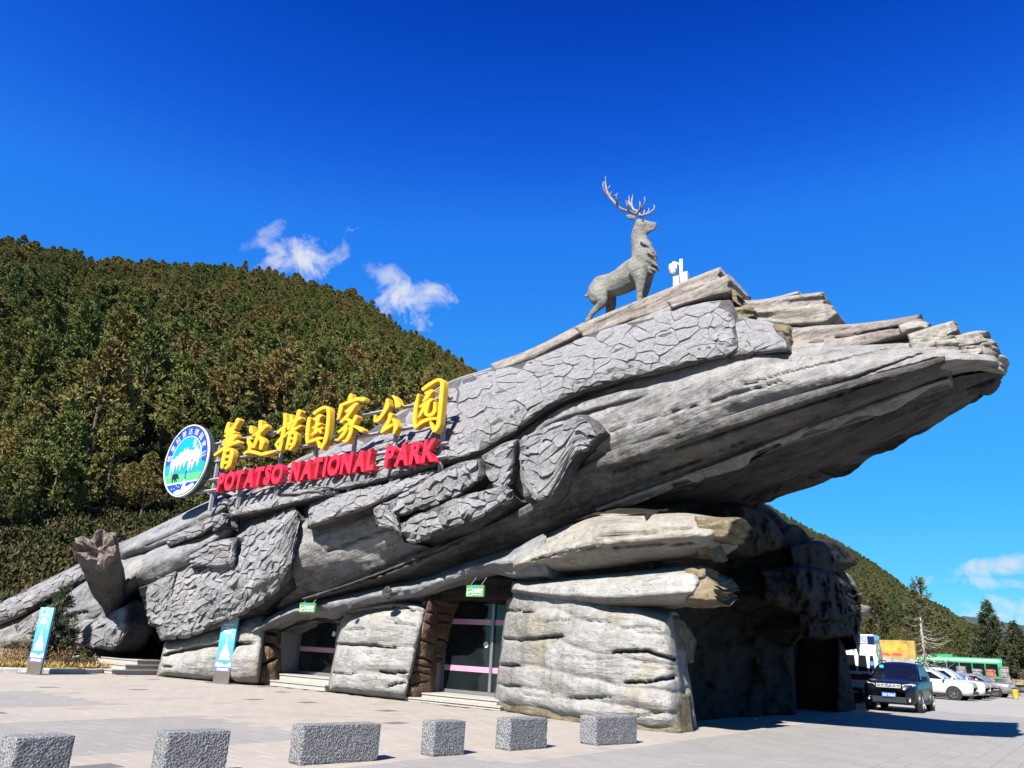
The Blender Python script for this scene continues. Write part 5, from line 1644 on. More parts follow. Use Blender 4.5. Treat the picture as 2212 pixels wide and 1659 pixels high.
def text_mesh(body, size=1.0, extrude=0.0, offset=0.0, shear=0.0):
    cu = bpy.data.curves.new('t', 'FONT')
    cu.body = body; cu.size = size; cu.extrude = extrude; cu.offset = offset; cu.shear = shear
    cu.resolution_u = 4
    ob = bpy.data.objects.new('t', cu)
    COL.objects.link(ob)
    dg = bpy.context.evaluated_depsgraph_get()
    dg.update()
    me = ob.evaluated_get(dg).to_mesh()
    v = np.array([q.co[:] for q in me.vertices]) if len(me.vertices) else np.zeros((0, 3))
    f = [tuple(q.vertices) for q in me.polygons]
    ob.evaluated_get(dg).to_mesh_clear()
    bpy.data.objects.remove(ob); bpy.data.curves.remove(cu)
    return v, f


ADV = {}
for word, x0, x1 in (('POTATSO', 466.5, 608.5), ('NATIONAL', 622.5, 806.5), ('PARK', 827.5, 938.0)):
    # the ends of each word on the sign plane
    def u_of(x, z):
        for y in np.linspace(1070, 960, 45):
            P = FRONT.at(np.array([x]), np.array([y]), np.array([SIGN_W]))[0]
            if P[2] >= z: return float((P - P0) @ FU)
        return float((P - P0) @ FU)
    ua, ub = u_of(x0, 6.40), u_of(x1, 6.55)
    glyphs = [text_mesh(ch, 1.0, 0, 0.045, 0.10) for ch in word]
    widths = [g_[0][:, 0].max() - g_[0][:, 0].min() for g_ in glyphs]
    hgt = max(g_[0][:, 1].max() for g_ in glyphs)
    gap_ = 0.065
    tot = sum(widths) + gap_ * (len(word) - 1)
    sx = (ub - ua) / tot
    zb = 6.36 + (ua + 17.4) * 0.0195
    sz = 0.64 / hgt
    cur = ua
    for (gv, gf), wd in zip(glyphs, widths):
        # solid letter: front, sides, back from the outline faces
        me = bpy.data.meshes.new('x'); me.from_pydata(gv.tolist(), [], gf); me.update()
        bm = bmesh.new(); bm.from_mesh(me); bpy.data.meshes.remove(me)
        bmesh.ops.remove_doubles(bm, verts=bm.verts, dist=1e-4)
        r_ = bmesh.ops.extrude_face_region(bm, geom=bm.faces[:])
        for q in r_['geom']:
            if isinstance(q, bmesh.types.BMVert): q.co.z -= 1.0
        bm.verts.ensure_lookup_table()
        x_min = gv[:, 0].min()
        vs = [FRONT.uwz(cur + (q.co.x - x_min) * sx, SIGN_W + q.co.z * .26, zb + (cur - ua) * .0195 + q.co.y * sz) for q in bm.verts]
        bm.verts.index_update()
        fs = [tuple(q.index for q in f.verts) for f in bm.faces]
        bm.free()
        mesh_obj('letter', vs, fs, MT['red'], sign, False)
        cur += (wd + gap_) * sx

# rack carrying the letters
rack = MB()
def bar(mb, a, b, t=.045):
    a, b = np.asarray(a, float), np.asarray(b, float)
    mb.tube([a, b], t * 1.41, 4)
wb = SIGN_W - .30
for (u0, u1, z) in ((-19.4, -7.0, 6.45), (-19.4, -7.0, 6.85), (-18.5, -7.0, 7.55), (-18.5, -7.0, 8.25)):
    bar(rack, FRONT.uwz(u0, wb - (.04 if z > 7 else 0), z), FRONT.uwz(u1, wb - (.04 if z > 7 else 0), z + (u1 - u0) * .019))
for u_ in (-18.2, -16.6, -14.6, -12.8, -11.0, -9.2, -7.3):
    zt = 7.1 if u_ > -17 else 8.4
    bar(rack, FRONT.uwz(u_, wb - .10, 5.75 + .02 * (u_ + 18)), FRONT.uwz(u_, wb - .10, zt + .9 * (u_ > -15)), .055)
    bar(rack, FRONT.uwz(u_, wb - .14, 7.2), FRONT.uwz(u_ , wb - 2.0, 6.4 + .10 * (u_ + 18)), .05)
bar(rack, FRONT.uwz(-18.3, wb, 6.4), FRONT.uwz(-19.8, wb - 1.6, 7.3), .05); bar(rack, FRONT.uwz(-18.3, wb - .1, 5.2), FRONT.uwz(-19.6, wb - 1.2, 6.6), .05)
rack.obj('support_rack', MT['rack'], sign)

# ------------------------------------------------------------------ round emblem
def zoomL(x, y): return 345.6 + x / 9.12, 909.6 + y / 9.12
LOGO_W = 0.52
LC = FRONT.uwz(-19.62, LOGO_W, 7.66)
LR = 1.36
logo = thing('round_emblem', 'round blue and green emblem disc with snowy mountains, bear and white characters round the rim', 'emblem', (LC - ZZ * LR).tolist())
PC = {}
for nm, c in (('edge', (0.05, 0.075, 0.075)), ('rim', (0.62, 0.64, 0.66)), ('royal', (0.012, 0.06, 0.42)), ('cyan', (0.005, 0.36, 0.66)), ('teal', (0.02, 0.34, 0.33)), ('lime', (0.09, 0.50, 0.19)), ('snow', (0.75, 0.77, 0.78)), ('black', (0.01, 0.01, 0.012)), ('ochre', (0.25, 0.16, 0.03))):
    PC[nm] = plain('emblem_' + nm, c, .38, var=.02)


def disc(r, w, n=72, r_in=None):
    return [FRONT.uwz(-19.62 + r * math.cos(2 * math.pi * k / n), w, 7.66 + r * math.sin(2 * math.pi * k / n)) for k in range(n)]


mb = MB(); mb.prism(disc(LR, LOGO_W), -FN * .30); mb.obj('disc_body', PC['edge'], logo)
mb = MB()
mb.lathe([(-.06, LR + .03), (.02, LR + .03), (.02, LR - .025), (-.02, LR - .025)], LC, FN, 72); mb.obj('rim', PC['rim'], logo, True)


def clip_circle_poly(poly_uz, r):
    """clip a polygon (u, z about the centre) to a circle by half planes"""
    out = [tuple(q) for q in poly_uz]
    for k in range(60):
        a = 2 * math.pi * k / 60
        out = clip_half(out, (r * math.cos(a), r * math.sin(a)), (math.cos(a), math.sin(a)))
        if len(out) < 3: return []
    return out


def flat(name, poly_uz, w, mat, r=LR - .06):
    q = clip_circle_poly(poly_uz, r) if r else poly_uz
    if len(q) < 3: return
    mb = MB(); mb.prism([FRONT.uwz(-19.62 + a, LOGO_W + w, 7.66 + b) for a, b in q], -FN * .004)
    return mb.obj(name, mat, logo)


def zl(pts):
    """picture tracing -> u, z about the emblem centre"""
    a = np.array(pts, float)
    X, Y = zoomL(a[:, 0], a[:, 1])
    P = FRONT.at(X, Y, np.full(len(a), LOGO_W))
    u = (P - P0) @ FU + 19.62
    return list(zip(u, P[:, 2] - 7.66))


B_ = LR - .06
flat('ring_field', [(-2, -2), (2, -2), (2, 2), (-2, 2)], .006, PC['royal'])
inner = [(.93 * math.cos(2 * math.pi * k / 56), .93 * math.sin(2 * math.pi * k / 56) - .02) for k in range(56)]
mb = MB(); mb.prism([FRONT.uwz(-19.62 + a, LOGO_W + .012, 7.66 + b) for a, b in inner], -FN * .004); mb.obj('sky_field', PC['cyan'], logo)
mb = MB(); mb.lathe([(.004, .97), (.018, .97), (.018, .93), (.004, .93)], LC - ZZ * .02, FN, 64); mb.obj('inner_ring', PC['rim'], logo, True)
flat('forest_field', [(-2, -.30), (-1.05, -.12), (-.9, .05), (.9, .05), (1.1, -.1), (2, -.35), (2, -2), (-2, -2)], .022, PC['teal'])
flat('meadow', [(-2, -.52), (2, -.52), (2, -2), (-2, -2)], .027, PC['lime'])
flat('lake', [(-2, -.92), (2, -.80), (2, -2), (-2, -2)], .032, PC['royal'])
flat('shore', [(-2, -.89), (2, -.76), (2, -.81), (-2, -.95)], .036, PC['snow'])
flat('foam', [(-.45, -1.35), (-.35, -1.18), (-.15, -1.12), (.05, -1.13), (.25, -1.02), (.5, -1.0), (.72, -.9), (.9, -1.0), (.6, -1.4), (0, -1.5)], .036, PC['snow'])
# snowy range: jagged top, hanging tongues of snow
top = [(-.93, -.02), (-.85, .12), (-.72, .08), (-.62, .22), (-.5, .18), (-.40, .36), (-.28, .30), (-.15, .48), (-.05, .36), (.05, .50), (.18, .34), (.30, .40), (.42, .32), (.55, .44), (.64, .55), (.70, .40), (.80, .34), (.90, .15)]
bot = [(.88, -.12), (.80, -.30), (.72, -.05), (.60, -.12), (.5, -.42), (.42, -.1), (.28, -.46), (.2, -.05), (.1, .0), (-.05, -.28), (-.14, .02), (-.28, -.38), (-.36, .0), (-.48, -.35), (-.56, -.05), (-.70, -.5), (-.76, -.12), (-.88, -.66), (-.90, -.2)]
flat('snow_range', top + bot, .027 + .004, PC['snow'], None)
flat('waterfall', [(.18, -.5), (.26, -.5), (.24, -.8), (.30, -.95), (.12, -1.2), (.0, -1.25), (.14, -.95)], .041, PC['snow'])
flat('river_mouth', [(.17, -.42), (.25, -.42), (.24, -.74), (.17, -.74)], .045, PC['royal'])
flat('bear', zl([(245, 1225), (250, 1120), (275, 1060), (310, 1045), (350, 1042), (380, 1070), (385, 1150), (365, 1140), (350, 1120), (340, 1150), (348, 1200), (330, 1190), (318, 1140), (315, 1215), (300, 1205), (298, 1140), (270, 1160), (262, 1225)]), .041, PC['black'], None)
flat('bird', [(.36, .12), (.42, .02), (.46, -.02), (.58, -.04), (.46, -.06), (.40, -.10), (.42, 0)], .041, PC['black'], None)
star = [((.09 if k % 2 else .22) * .62 * math.sin(k * math.pi / 8) + .42, (.09 if k % 2 else .22) * math.cos(k * math.pi / 8) + .62) for k in range(16)]
flat('star', star, .022, PC['snow'], None)
for k in range(7):
    a, b = -.55 + .14 * k + rnd.uniform(-.03, .03), -1.08 + .03 * k + rnd.uniform(-.05, .05)
    flat('spray', [(a, b), (a + .05, b), (a + .05, b + .04), (a, b + .04)], .041, PC['snow'], None)
for k, ch in enumerate('香格里拉普达措国家公园'):
    ang = math.radians(192 - k * 20.4)
    gv, gf = text_mesh(ch, .27)
    if len(gv) == 0: continue
    c = (gv.min(0) + gv.max(0)) / 2
    rr = 1.135
    rot = ang - math.pi / 2
    vs = []
    for q in gv:
        x_, y_ = q[0] - c[0], q[1] - c[1]
        uu = rr * math.cos(ang) + x_ * math.cos(rot) - y_ * math.sin(rot)
        zz = rr * math.sin(ang) + x_ * math.sin(rot) + y_ * math.cos(rot)
        vs.append(FRONT.uwz(-19.62 + uu, LOGO_W + .013, 7.66 + zz))
    mesh_obj('rim_character', vs, gf, PC['snow'], logo, False)
mb = MB()
for (du, dz) in ((.35, -.9), (.9, -.3), (.2, .4)):
    bar(mb, FRONT.uwz(-19.62 + du, LOGO_W - .40, 7.66 + dz), FRONT.uwz(-19.0, LOGO_W - 1.9, 6.9 + dz * .4), .05)
mb.obj('brackets', MT['rack'], logo)

# ------------------------------------------------------------------ ticket hall signs
green = plain('sign_green', (0.09, 0.27, 0.085), .45, var=.05)
for (x0, y0, x1, y1, w_, lab) in ((648, 1302, 679, 1323, .15, 'small green ticket hall sign hanging over the left glass door'), (1008, 1264, 1044, 1289, .15, 'small green ticket hall sign hanging over the right glass door')):
    a = FRONT.at(np.array([x0, x1]), np.array([y0, y1]), np.array([w_, w_]))
    ua, ub = float((a[0] - P0) @ FU), float((a[1] - P0) @ FU)
    za, zb_ = a[0][2], a[1][2]
    t = thing('ticket_sign', lab, 'sign', FRONT.uwz((ua + ub) / 2, w_, zb_).tolist())
    mb = MB(); fbox(mb, ua, ub, w_ - .06, w_, zb_, za); mb.obj('board', green, t)
    W_, H_ = ub - ua, za - zb_
    mb = MB()
    for (p, q, r_, s_) in ((.06, .38, .10, .13), (.06, .38, .67, .70), (.06, .09, .13, .67), (.35, .38, .13, .67), (.13, .22, .28, .42), (.2, .32, .36, .5)):
        fbox(mb, ua + p * W_, ua + q * W_, w_ + .002, w_ + .006, zb_ + r_ * H_, zb_ + s_ * H_)
    mb.obj('pictogram', MT['white'], t)
    gv, gf = text_mesh('售票厅', 1.0, 0, .02)
    mn, mx = gv.min(0), gv.max(0)
    vs = [FRONT.uwz(ua + (.43 + .52 * (q[0] - mn[0]) / (mx[0] - mn[0])) * W_, w_ + .004, zb_ + (.30 + .40 * (q[1] - mn[1]) / (mx[1] - mn[1])) * H_) for q in gv]
    mesh_obj('lettering', vs, gf, MT['white'], t, False)
    mb = MB()
    for k in range(9): fbox(mb, ua + (.43 + .057 * k) * W_, ua + (.43 + .057 * k + .04) * W_, w_ + .002, w_ + .005, zb_ + .14 * H_, zb_ + .21 * H_)
    mb.obj('small_lettering', MT['white'], t)
    mb = MB(); mb.lathe([(0.002, .001), (0.002, .045), (.006, .045), (.007, .001)], FRONT.uwz((ua + ub) / 2, w_, zb_ + .86 * H_), FN, 16); mb.obj('emblem', PC['cyan'], t)
    mb = MB()
    for f_ in (.2, .8): mb.tube([FRONT.uwz(ua + f_ * W_, w_ - .03, za - .002), FRONT.uwz(ua + f_ * W_, w_ - .25, za + .22)], .012, 6)
    mb.obj('hanger', MT['steel'], t)

# ------------------------------------------------------------------ granite blocks
def granite():
    m, nt, b = new_mat('hammered_granite')
    tc = nt.nodes.new('ShaderNodeTexCoord')
    v = tc.outputs['Object']
    vo = nt.nodes.new('ShaderNodeTexVoronoi'); vo.inputs['Scale'].default_value = 42.0
    nt.links.new(v, vo.inputs['Vector'])
    n = noise(nt, v, 60.0, 4, .7)
    k = mth(nt, 'ADD', mth(nt, 'MULTIPLY', vo.outputs['Distance'], 1.1), mth(nt, 'MULTIPLY', n, .5))
    c = ramp(nt, k, [(0.30, (0.028, 0.029, 0.032)), (0.58, (0.075, 0.076, 0.082)), (0.86, (0.26, 0.26, 0.27))])
    big = noise(nt, v, 3.0, 6, .65, .4)
    c = mixc(nt, mth(nt, 'MULTIPLY', mth(nt, 'SUBTRACT', big, 0.45, True), 2.4, True), c, (0.17, 0.165, 0.165))
    st = noise(nt, v, 1.3, 4, .6, .6)
    c = mixc(nt, mth(nt, 'MULTIPLY', mth(nt, 'SUBTRACT', st, 0.58, True), 4.0, True), c, (0.24, 0.18, 0.10))
    nt.links.new(c, b.inputs['Base Color'])
    b.inputs['Roughness'].default_value = .75
    bump(nt, b, k, 1.0, .012)
    return m


MT['granite'] = granite()


def stone_block(c, ang, a, b, h, lab, seed, lean=0.0):
    """front-left corner c, front edge along ang"""
    t = thing('granite_block', lab, 'block', (c[0], c[1], 0.02), 0.0, 'row of granite blocks')
    fx, fy = math.cos(ang), math.sin(ang)
    ex = np.array([fx, fy, 0]); ey = np.array([-fy, fx, 0])
    st_ = .028
    mb = MB()
    def face(o, u, v, lu, lv):
        nu, nv = max(2, int(lu / st_)), max(2, int(lv / st_))
        g = np.array([[o + u * lu * i / nu + v * lv * j / nv for j in range(nv + 1)] for i in range(nu + 1)])
        idx = np.arange((nu + 1) * (nv + 1)).reshape(nu + 1, nv + 1)
        f = np.stack([idx[:-1, :-1], idx[1:, :-1], idx[1:, 1:], idx[:-1, 1:]], -1).reshape(-1, 4)
        mb.add(g.reshape(-1, 3), f)
    o = np.array([c[0], c[1], 0.02])
    face(o, ex, ZZ, a, h); face(o + ey * b, ex, ZZ, a, h); face(o, ey, ZZ, b, h); face(o + ex * a, ey, ZZ, b, h); face(o + ZZ * h, ex, ey, a, b)
    v = np.array(mb.v)
    ctr = o + ex * a / 2 + ey * b / 2 + ZZ * h / 2
    d = v - ctr
    # rounded, chipped edges
    loc = np.stack([np.abs(d @ ex) / (a / 2), np.abs(d @ ey) / (b / 2), np.abs(d[:, 2]) / (h / 2)], 1)
    srt = np.sort(loc, 1)
    edge = sstep(.93, 1.0, srt[:, 1])
    nz = fbm(v * 9, 3, seed); nz2 = fbm(v * 30, 2, seed + 3)
    v = v - d * (edge * (.02 + .06 * np.maximum(0, nz)))[:, None] + (d / np.linalg.norm(d, axis=1)[:, None]) * (nz * .008 + nz2 * .006)[:, None]
    v = v + np.outer(v[:, 2], ex) * lean
    v[:, 2] = np.maximum(v[:, 2], .015)
    mesh_obj('stone', v, mb.f, MT['granite'], t, False)
    return t


def gpt(x, y): return ground_at(np.array([x]), np.array([y]))[0]


HB = 0.47
for k, (fl, fr, b, lab) in enumerate((
        ((37, 1599.5), (164, 1593), .36, 'dark granite block at the far left of the block row'),
        ((364, 1587), (500, 1582), .32, 'second granite block from the left, standing in front of the grey paving panel'),
        ((656, 1571), (825, 1566), .30, 'longest granite block, third from the left in the row'),
        ((940, 1562), (1007, 1560), .30, 'narrow granite block just left of the broad pillar'),
        ((1103, 1556), (1184, 1553), .32, 'granite block in front of the left edge of the broad pillar'),
        ((1288, 1551), (1377, 1549), .40, 'rightmost granite block in front of the broad pillar'))):
    A_, B_2 = (ground_at(np.array([q[0]]), np.array([q[1]]), HB)[0] for q in (fl, fr))
    d_ = B_2 - A_
    stone_block(A_, math.atan2(d_[1], d_[0]), float(np.hypot(d_[0], d_[1])), b, HB, lab, 60 + k)

# ------------------------------------------------------------------ banner stands
def banner_print():
    m, nt, b = new_mat('banner_print')
    tc = nt.nodes.new('ShaderNodeTexCoord')
    sp = nt.nodes.new('ShaderNodeSeparateXYZ'); nt.links.new(tc.outputs['Generated'], sp.inputs[0])
    nt.links.new(ramp(nt, sp.outputs[2], [(0.0, (0.05, 0.30, 0.62)), (0.55, (0.10, 0.40, 0.62)), (1.0, (0.27, 0.55, 0.62))]), b.inputs['Base Color'])
    b.inputs['Roughness'].default_value = .4
    return m


MT['banner'] = banner_print()
MT['violet'] = plain('violet_band', (0.14, 0.13, 0.45), .4, var=.03)
MT['moon'] = plain('moon_print', (0.62, 0.55, 0.30), .4, var=.03)
MT['cloudprint'] = plain('cloud_print', (0.50, 0.60, 0.70), .4, var=.05)


def banner(base_px, yaw_vec, lab, hgt=2.05, wid=.60):
    g0 = gpt(*base_px)
    t = thing('banner_stand', lab, 'banner', (g0[0], g0[1], .02), 0.0, 'upright banner stands')
    r = np.array(yaw_vec, float); r /= np.linalg.norm(r)            # to the right as seen
    f = np.array([r[1], -r[0], 0.0])                                 # out of the print
    r3 = np.array([r[0], r[1], 0])
    g0 = np.array([g0[0], g0[1], .02])
    def bxx(mb, x0, x1, y0, y1, z0, z1):
        return mb.box(g0 + r3 * (x0 + x1) / 2 + f * (y0 + y1) / 2 + ZZ * (z0 + z1) / 2, r3 * (x1 - x0) / 2, f * (y1 - y0) / 2, ZZ * (z1 - z0) / 2)
    mb = MB(); bxx(mb, -.45, .48, -.25, .25, 0, .03); mb.obj('base_plate', MT['steel'], t)
    mb = MB(); bxx(mb, -wid / 2, wid / 2, -.04, .03, .03, .36); mb.obj('plinth', plain('brown_steel', (0.26, 0.22, 0.18), .4, metal=.6), t)
    p = MB(); bxx(p, -wid / 2, wid / 2, -.04, .031, .36, hgt); pn = p.obj('panel', MT['banner'], t)
    def pr(name, poly, mat, lift):
        mb = MB(); mb.prism([g0 + r3 * (x - .5) * wid + f * (.031 + lift) + ZZ * (.36 + y * (hgt - .36)) for x, y in poly], -f * .002)
        mb.obj(name, mat, pn)
    def rect(x0, x1, y0, y1): return [(x0, y0), (x1, y0), (x1, y1), (x0, y1)]
    pr('violet_band', rect(0.01, .99, 0.0, .085), MT['violet'], .003)
    pr('pill', rect(.14, .86, .022, .062), MT['white'], .006)
    pr('cloud_bank', [(0.01, .086), (.99, .086), (.99, .175), (.85, .165), (.72, .135), (.55, .125), (.4, .16), (.25, .15), (.1, .175), (.01, .16)], MT['cloudprint'], .004)
    pr('stupa', [(.16, .215), (.86, .215), (.84, .24), (.78, .26), (.84, .30), (.80, .325), (.74, .36), (.70, .40), (.62, .425), (.66, .455), (.60, .475), (.545, .48), (.52, .63), (.49, .635), (.46, .48), (.38, .47), (.36, .44), (.40, .42), (.33, .39), (.24, .34), (.18, .315), (.24, .27), (.18, .24)], MT['white'], .0085)
    pr('moon', [(.80, .62), (.86, .60), (.90, .61), (.85, .625), (.83, .65), (.85, .675), (.91, .685), (.86, .695), (.79, .68), (.77, .65)], MT['moon'], .006)
    k = MB()
    def lines(y0, y1, x0, x1, n):
        w_ = (x1 - x0) / n
        for i in range(n):
            k.prism([g0 + r3 * (x - .5) * wid + f * .037 + ZZ * (.36 + y * (hgt - .36)) for x, y in rect(x0 + i * w_, x0 + i * w_ + w_ * .82, y0, y1)], -f * .003)
    lines(.845, .872, .18, .80, 9); lines(.765, .812, .30, .62, 3); lines(.700, .750, .22, .74, 4); lines(.68, .686, .42, .55, 1); lines(.90, .935, .50, .62, 1)
    k.obj('lettering', MT['white'], pn)
    k = MB(); k.prism([g0 + r3 * (x - .5) * wid + f * .036 + ZZ * (.36 + y * (hgt - .36)) for x, y in [(.34, .905), (.40, .905), (.42, .92), (.37, .945), (.33, .92)]], -f * .002); k.obj('mark', PC['royal'], pn)
    return t


banner((72, 1458), FU[:2] * .75 + np.array([.25, .1]), 'blue banner stand with a white stupa, by the kerb at the far left')
banner((477, 1478), FU[:2] * .75 + np.array([.25, .1]), 'blue banner stand with a white stupa, before the low pillar', 2.05, .62)

# ------------------------------------------------------------------ deer statue
DW = -3.0
def zoomD(x, y): return 1182.4 + x / 4.208, 333.5 + y / 4.208
def zoomN(x, y): return 1291.5 + x / 10.94, 363.8 + y / 10.94
MPP = 24.4 / 1726.0 / 4.208          # metres per tracing pixel at the statue


def dpt(x, y, lat=0.0, conv=zoomD):
    X, Y = conv(x, y)
    return FRONT.at(np.array([X]), np.array([Y]), np.array([DW + lat]))[0]


deer = thing('deer_statue', 'green grey stag statue with tall branching antlers standing on the log crest', 'statue', FRONT.at(np.array([1330.0]), np.array([676.0]), np.array([DW]))[0].tolist())


def chain(mb, pts, sq=(1, 1), seg=14, sub=5):
    """pts: (x, y, lateral, radius) in the tracing; an ellipse-section limb"""
    P = np.array([np.append(dpt(p[0], p[1], p[2]), p[3] * MPP * 1.07) for p in pts])
    c = catmull(P, max(4, sub * (len(pts) - 1)))
    # rounded ends
    a, b = c[0], c[-1]
    ta = c[0, :3] - c[1, :3]; ta /= np.linalg.norm(ta)
    tb = c[-1, :3] - c[-2, :3]; tb /= np.linalg.norm(tb)
    head = [np.append(a[:3] + ta * a[3] * f, a[3] * r) for f, r in ((.85, .35), (.5, .80))]
    tail = [np.append(b[:3] + tb * b[3] * f, b[3] * r) for f, r in ((.5, .80), (.85, .35))]
    c = np.vstack([head, c, tail])
    # sections: lateral axis along FN
    pts3, rad = c[:, :3], c[:, 3]
    tan = np.gradient(pts3, axis=0); tan /= np.linalg.norm(tan, axis=1)[:, None]
    vs = []
    for i in range(len(c)):
        lat = FN - tan[i] * (FN @ tan[i]); lat /= np.linalg.norm(lat)
        up = np.cross(tan[i], lat)
        for k in range(seg):
            an = 2 * math.pi * k / seg
            vs.append(pts3[i] + rad[i] * (lat * math.cos(an) * sq[0] + up * math.sin(an) * sq[1]))
    n = len(c)
    fs = [(i * seg + k, i * seg + (k + 1) % seg, (i + 1) * seg + (k + 1) % seg, (i + 1) * seg + k) for i in range(n - 1) for k in range(seg)]
    fs += [tuple(range(seg - 1, -1, -1)), tuple((n - 1) * seg + k for k in range(seg))]
    mb.add(vs, fs)


body = MB()
chain(body, [(430, 1225, 0, 70), (475, 1205, 0, 104), (560, 1195, 0, 112), (660, 1160, 0, 122), (760, 1100, 0, 138), (850, 1045, 0, 132), (920, 1020, 0, 88)], (.82, 1))
chain(body, [(880, 1060, 0, 105), (880, 960, 0, 122), (858, 870, 0, 96), (838, 790, 0, 80), (828, 720, 0, 68), (845, 660, 0, 60)], (.72, 1))
chain(body, [(835, 640, 0, 62), (880, 650, 0, 56), (930, 645, 0, 40), (975, 645, 0, 30)], (.72, 1))
chain(body, [(850, 690, 0, 48), (900, 690, 0, 40), (965, 672, 0, 22)], (.62, 1))
chain(body, [(830, 1060, .34, 92), (842, 1120, .38, 64), (846, 1190, .36, 44), (840, 1262, .34, 29), (838, 1300, .34, 31), (836, 1345, .34, 23), (834, 1366, .34, 27)], (.8, 1))
chain(body, [(895, 1080, -.34, 80), (905, 1150, -.36, 52), (895, 1235, -.34, 35), (872, 1300, -.34, 27), (862, 1340, -.34, 24)], (.8, 1))
chain(body, [(455, 1235, .30, 96), (470, 1300, .36, 88), (490, 1345, .36, 58), (455, 1395, .34, 36), (415, 1435, .34, 30), (385, 1480, .34, 26), (365, 1512, .34, 30)], (.75, 1))
chain(body, [(520, 1240, -.30, 96), (560, 1310, -.34, 72), (575, 1370, -.34, 52), (568, 1430, -.34, 42), (560, 1478, -.34, 38)], (.75, 1))
chain(body, [(395, 1265, 0, 30), (362, 1285, 0, 22), (332, 1296, 0, 10)], (.8, 1), 8, 3)
# shaggy mane down the throat
g = np.random.default_rng(5)
for k in range(34):
    f = k / 33
    x = 880 + 95 * f ** .8 + g.uniform(-45, 25); y = 760 + 300 * f + g.uniform(-14, 14)
    la = g.uniform(-.25, .34)
    chain(body, [(x - 36, y - 16, la, 12), (x, y + 2, la, 17), (x + 34, y + 22, la * .9, 7)], (1.3, .8), 7, 2)
me = bpy.data.meshes.new('deer_raw'); me.from_pydata(body.v, [], body.f); me.update()
tmp = bpy.data.objects.new('deer_raw', me); COL.objects.link(tmp)
md = tmp.modifiers.new('r', 'REMESH'); md.mode = 'VOXEL'; md.voxel_size = .036
md2 = tmp.modifiers.new('s', 'SMOOTH'); md2.factor = .5; md2.iterations = 3
dg = bpy.context.evaluated_depsgraph_get(); dg.update()
ev = tmp.evaluated_get(dg).to_mesh()
dv = np.array([q.co[:] for q in ev.vertices]); df = [tuple(q.vertices) for q in ev.polygons]
tmp.evaluated_get(dg).to_mesh_clear()
bpy.data.objects.remove(tmp)
dv = dv + (FN * 1.0)[None] * (fbm(dv * 5, 3, 3) * .018)[:, None]
MT['deer'] = concrete('deer_patina', (0.44, 0.435, 0.395), (0.31, 0.31, 0.28), (0.10, 0.098, 0.085), (0.44, 0.38, 0.32), .4, (1.5, 1.5, 1.0), .05, 1.4, None, 0.0, 0.2, 0.25)
MT['antler'] = concrete('antler_bone', (0.62, 0.55, 0.48), (0.40, 0.32, 0.26), (0.14, 0.09, 0.06), None, .45, (2, 2, 2), .02, 3.0, None, 0.0, 0.0, 0.2)
MT['deereye'] = plain('dark_eye', (0.02, 0.012, 0.01), .3)
mesh_obj('body', dv, df, MT['deer'], deer, True)
# ear, eye, nostril
for (lat, tip) in ((.16, (715, 556)), (-.16, (735, 560))):
    a = dpt(805, 588, lat); b = dpt(tip[0], tip[1], lat * 2.4)
    mb = MB()
    d = b - a
    up = np.cross(d, FN); up /= np.linalg.norm(up)
    pts = []
    for f, r in ((0, .3), (.2, .8), (.5, 1.0), (.8, .65), (1, .05)):
        pts.append((a + d * f, r * .085))
    vs = []
    for p, r in pts:
        for k in range(8):
            an = 2 * math.pi * k / 8
            vs.append(p + up * r * math.cos(an) + FN * r * .35 * math.sin(an))
    fs = [(i * 8 + k, i * 8 + (k + 1) % 8, i * 8 + 8 + (k + 1) % 8, i * 8 + 8 + k) for i in range(4) for k in range(8)]
    mb.add(vs, fs); mb.obj('ear', MT['deer'], deer, True)
for s_ in (1, -1):
    mb = MB(); mb.lathe([(-.03, .001), (-.02, .035), (.01, .035), (.03, .02), (.034, .001)], dpt(868, 600, s_ * .135), FN * s_, 10); mb.obj('eye', MT['deereye'], deer, True)
    mb = MB(); mb.lathe([(-.02, .001), (0, .022), (.012, .001)], dpt(990, 634, s_ * .055), FN * s_, 8); mb.obj('nostril', MT['deereye'], deer, True)


def antler(name, lines):
    mb = MB()
    for pts in lines:
        P = np.array([np.append(dpt(p[0], p[1], p[2], zoomN), p[3] * 24.4 / 1726 / 10.94) for p in pts])
        c = catmull(P, 5 * len(pts))
        mb.tube(c[:, :3], np.maximum(c[:, 3] * 1.12, .007), 8)
    mb.obj(name, MT['antler'], deer, True)


antler('antler', [[(925, 1085, .12, 34), (830, 1050, .2, 32), (700, 1010, .35, 30), (560, 965, .5, 30), (460, 880, .6, 30), (380, 790, .65, 30), (275, 665, .7, 28), (215, 530, .72, 24), (180, 380, .7, 20), (185, 185, .62, 7)],
                  [(215, 640, .72, 22), (150, 520, .85, 20), (122, 400, .9, 16), (132, 308, .9, 6)], [(240, 480, .72, 16), (292, 400, .6, 6)], [(280, 620, .7, 16), (328, 545, .55, 6)],
                  [(300, 640, .7, 15), (400, 640, .5, 13), (472, 578, .4, 5)], [(455, 865, .6, 26), (446, 750, .8, 20), (438, 620, .9, 9)], [(722, 1025, .35, 30), (695, 890, .5, 22), (655, 760, .6, 8)],
                  [(930, 1080, .14, 30), (985, 970, .3, 22), (1000, 870, .35, 18), (990, 775, .36, 7)], [(1000, 1000, .2, 24), (1075, 870, .3, 19), (1112, 770, .34, 14), (1106, 670, .35, 6)]])
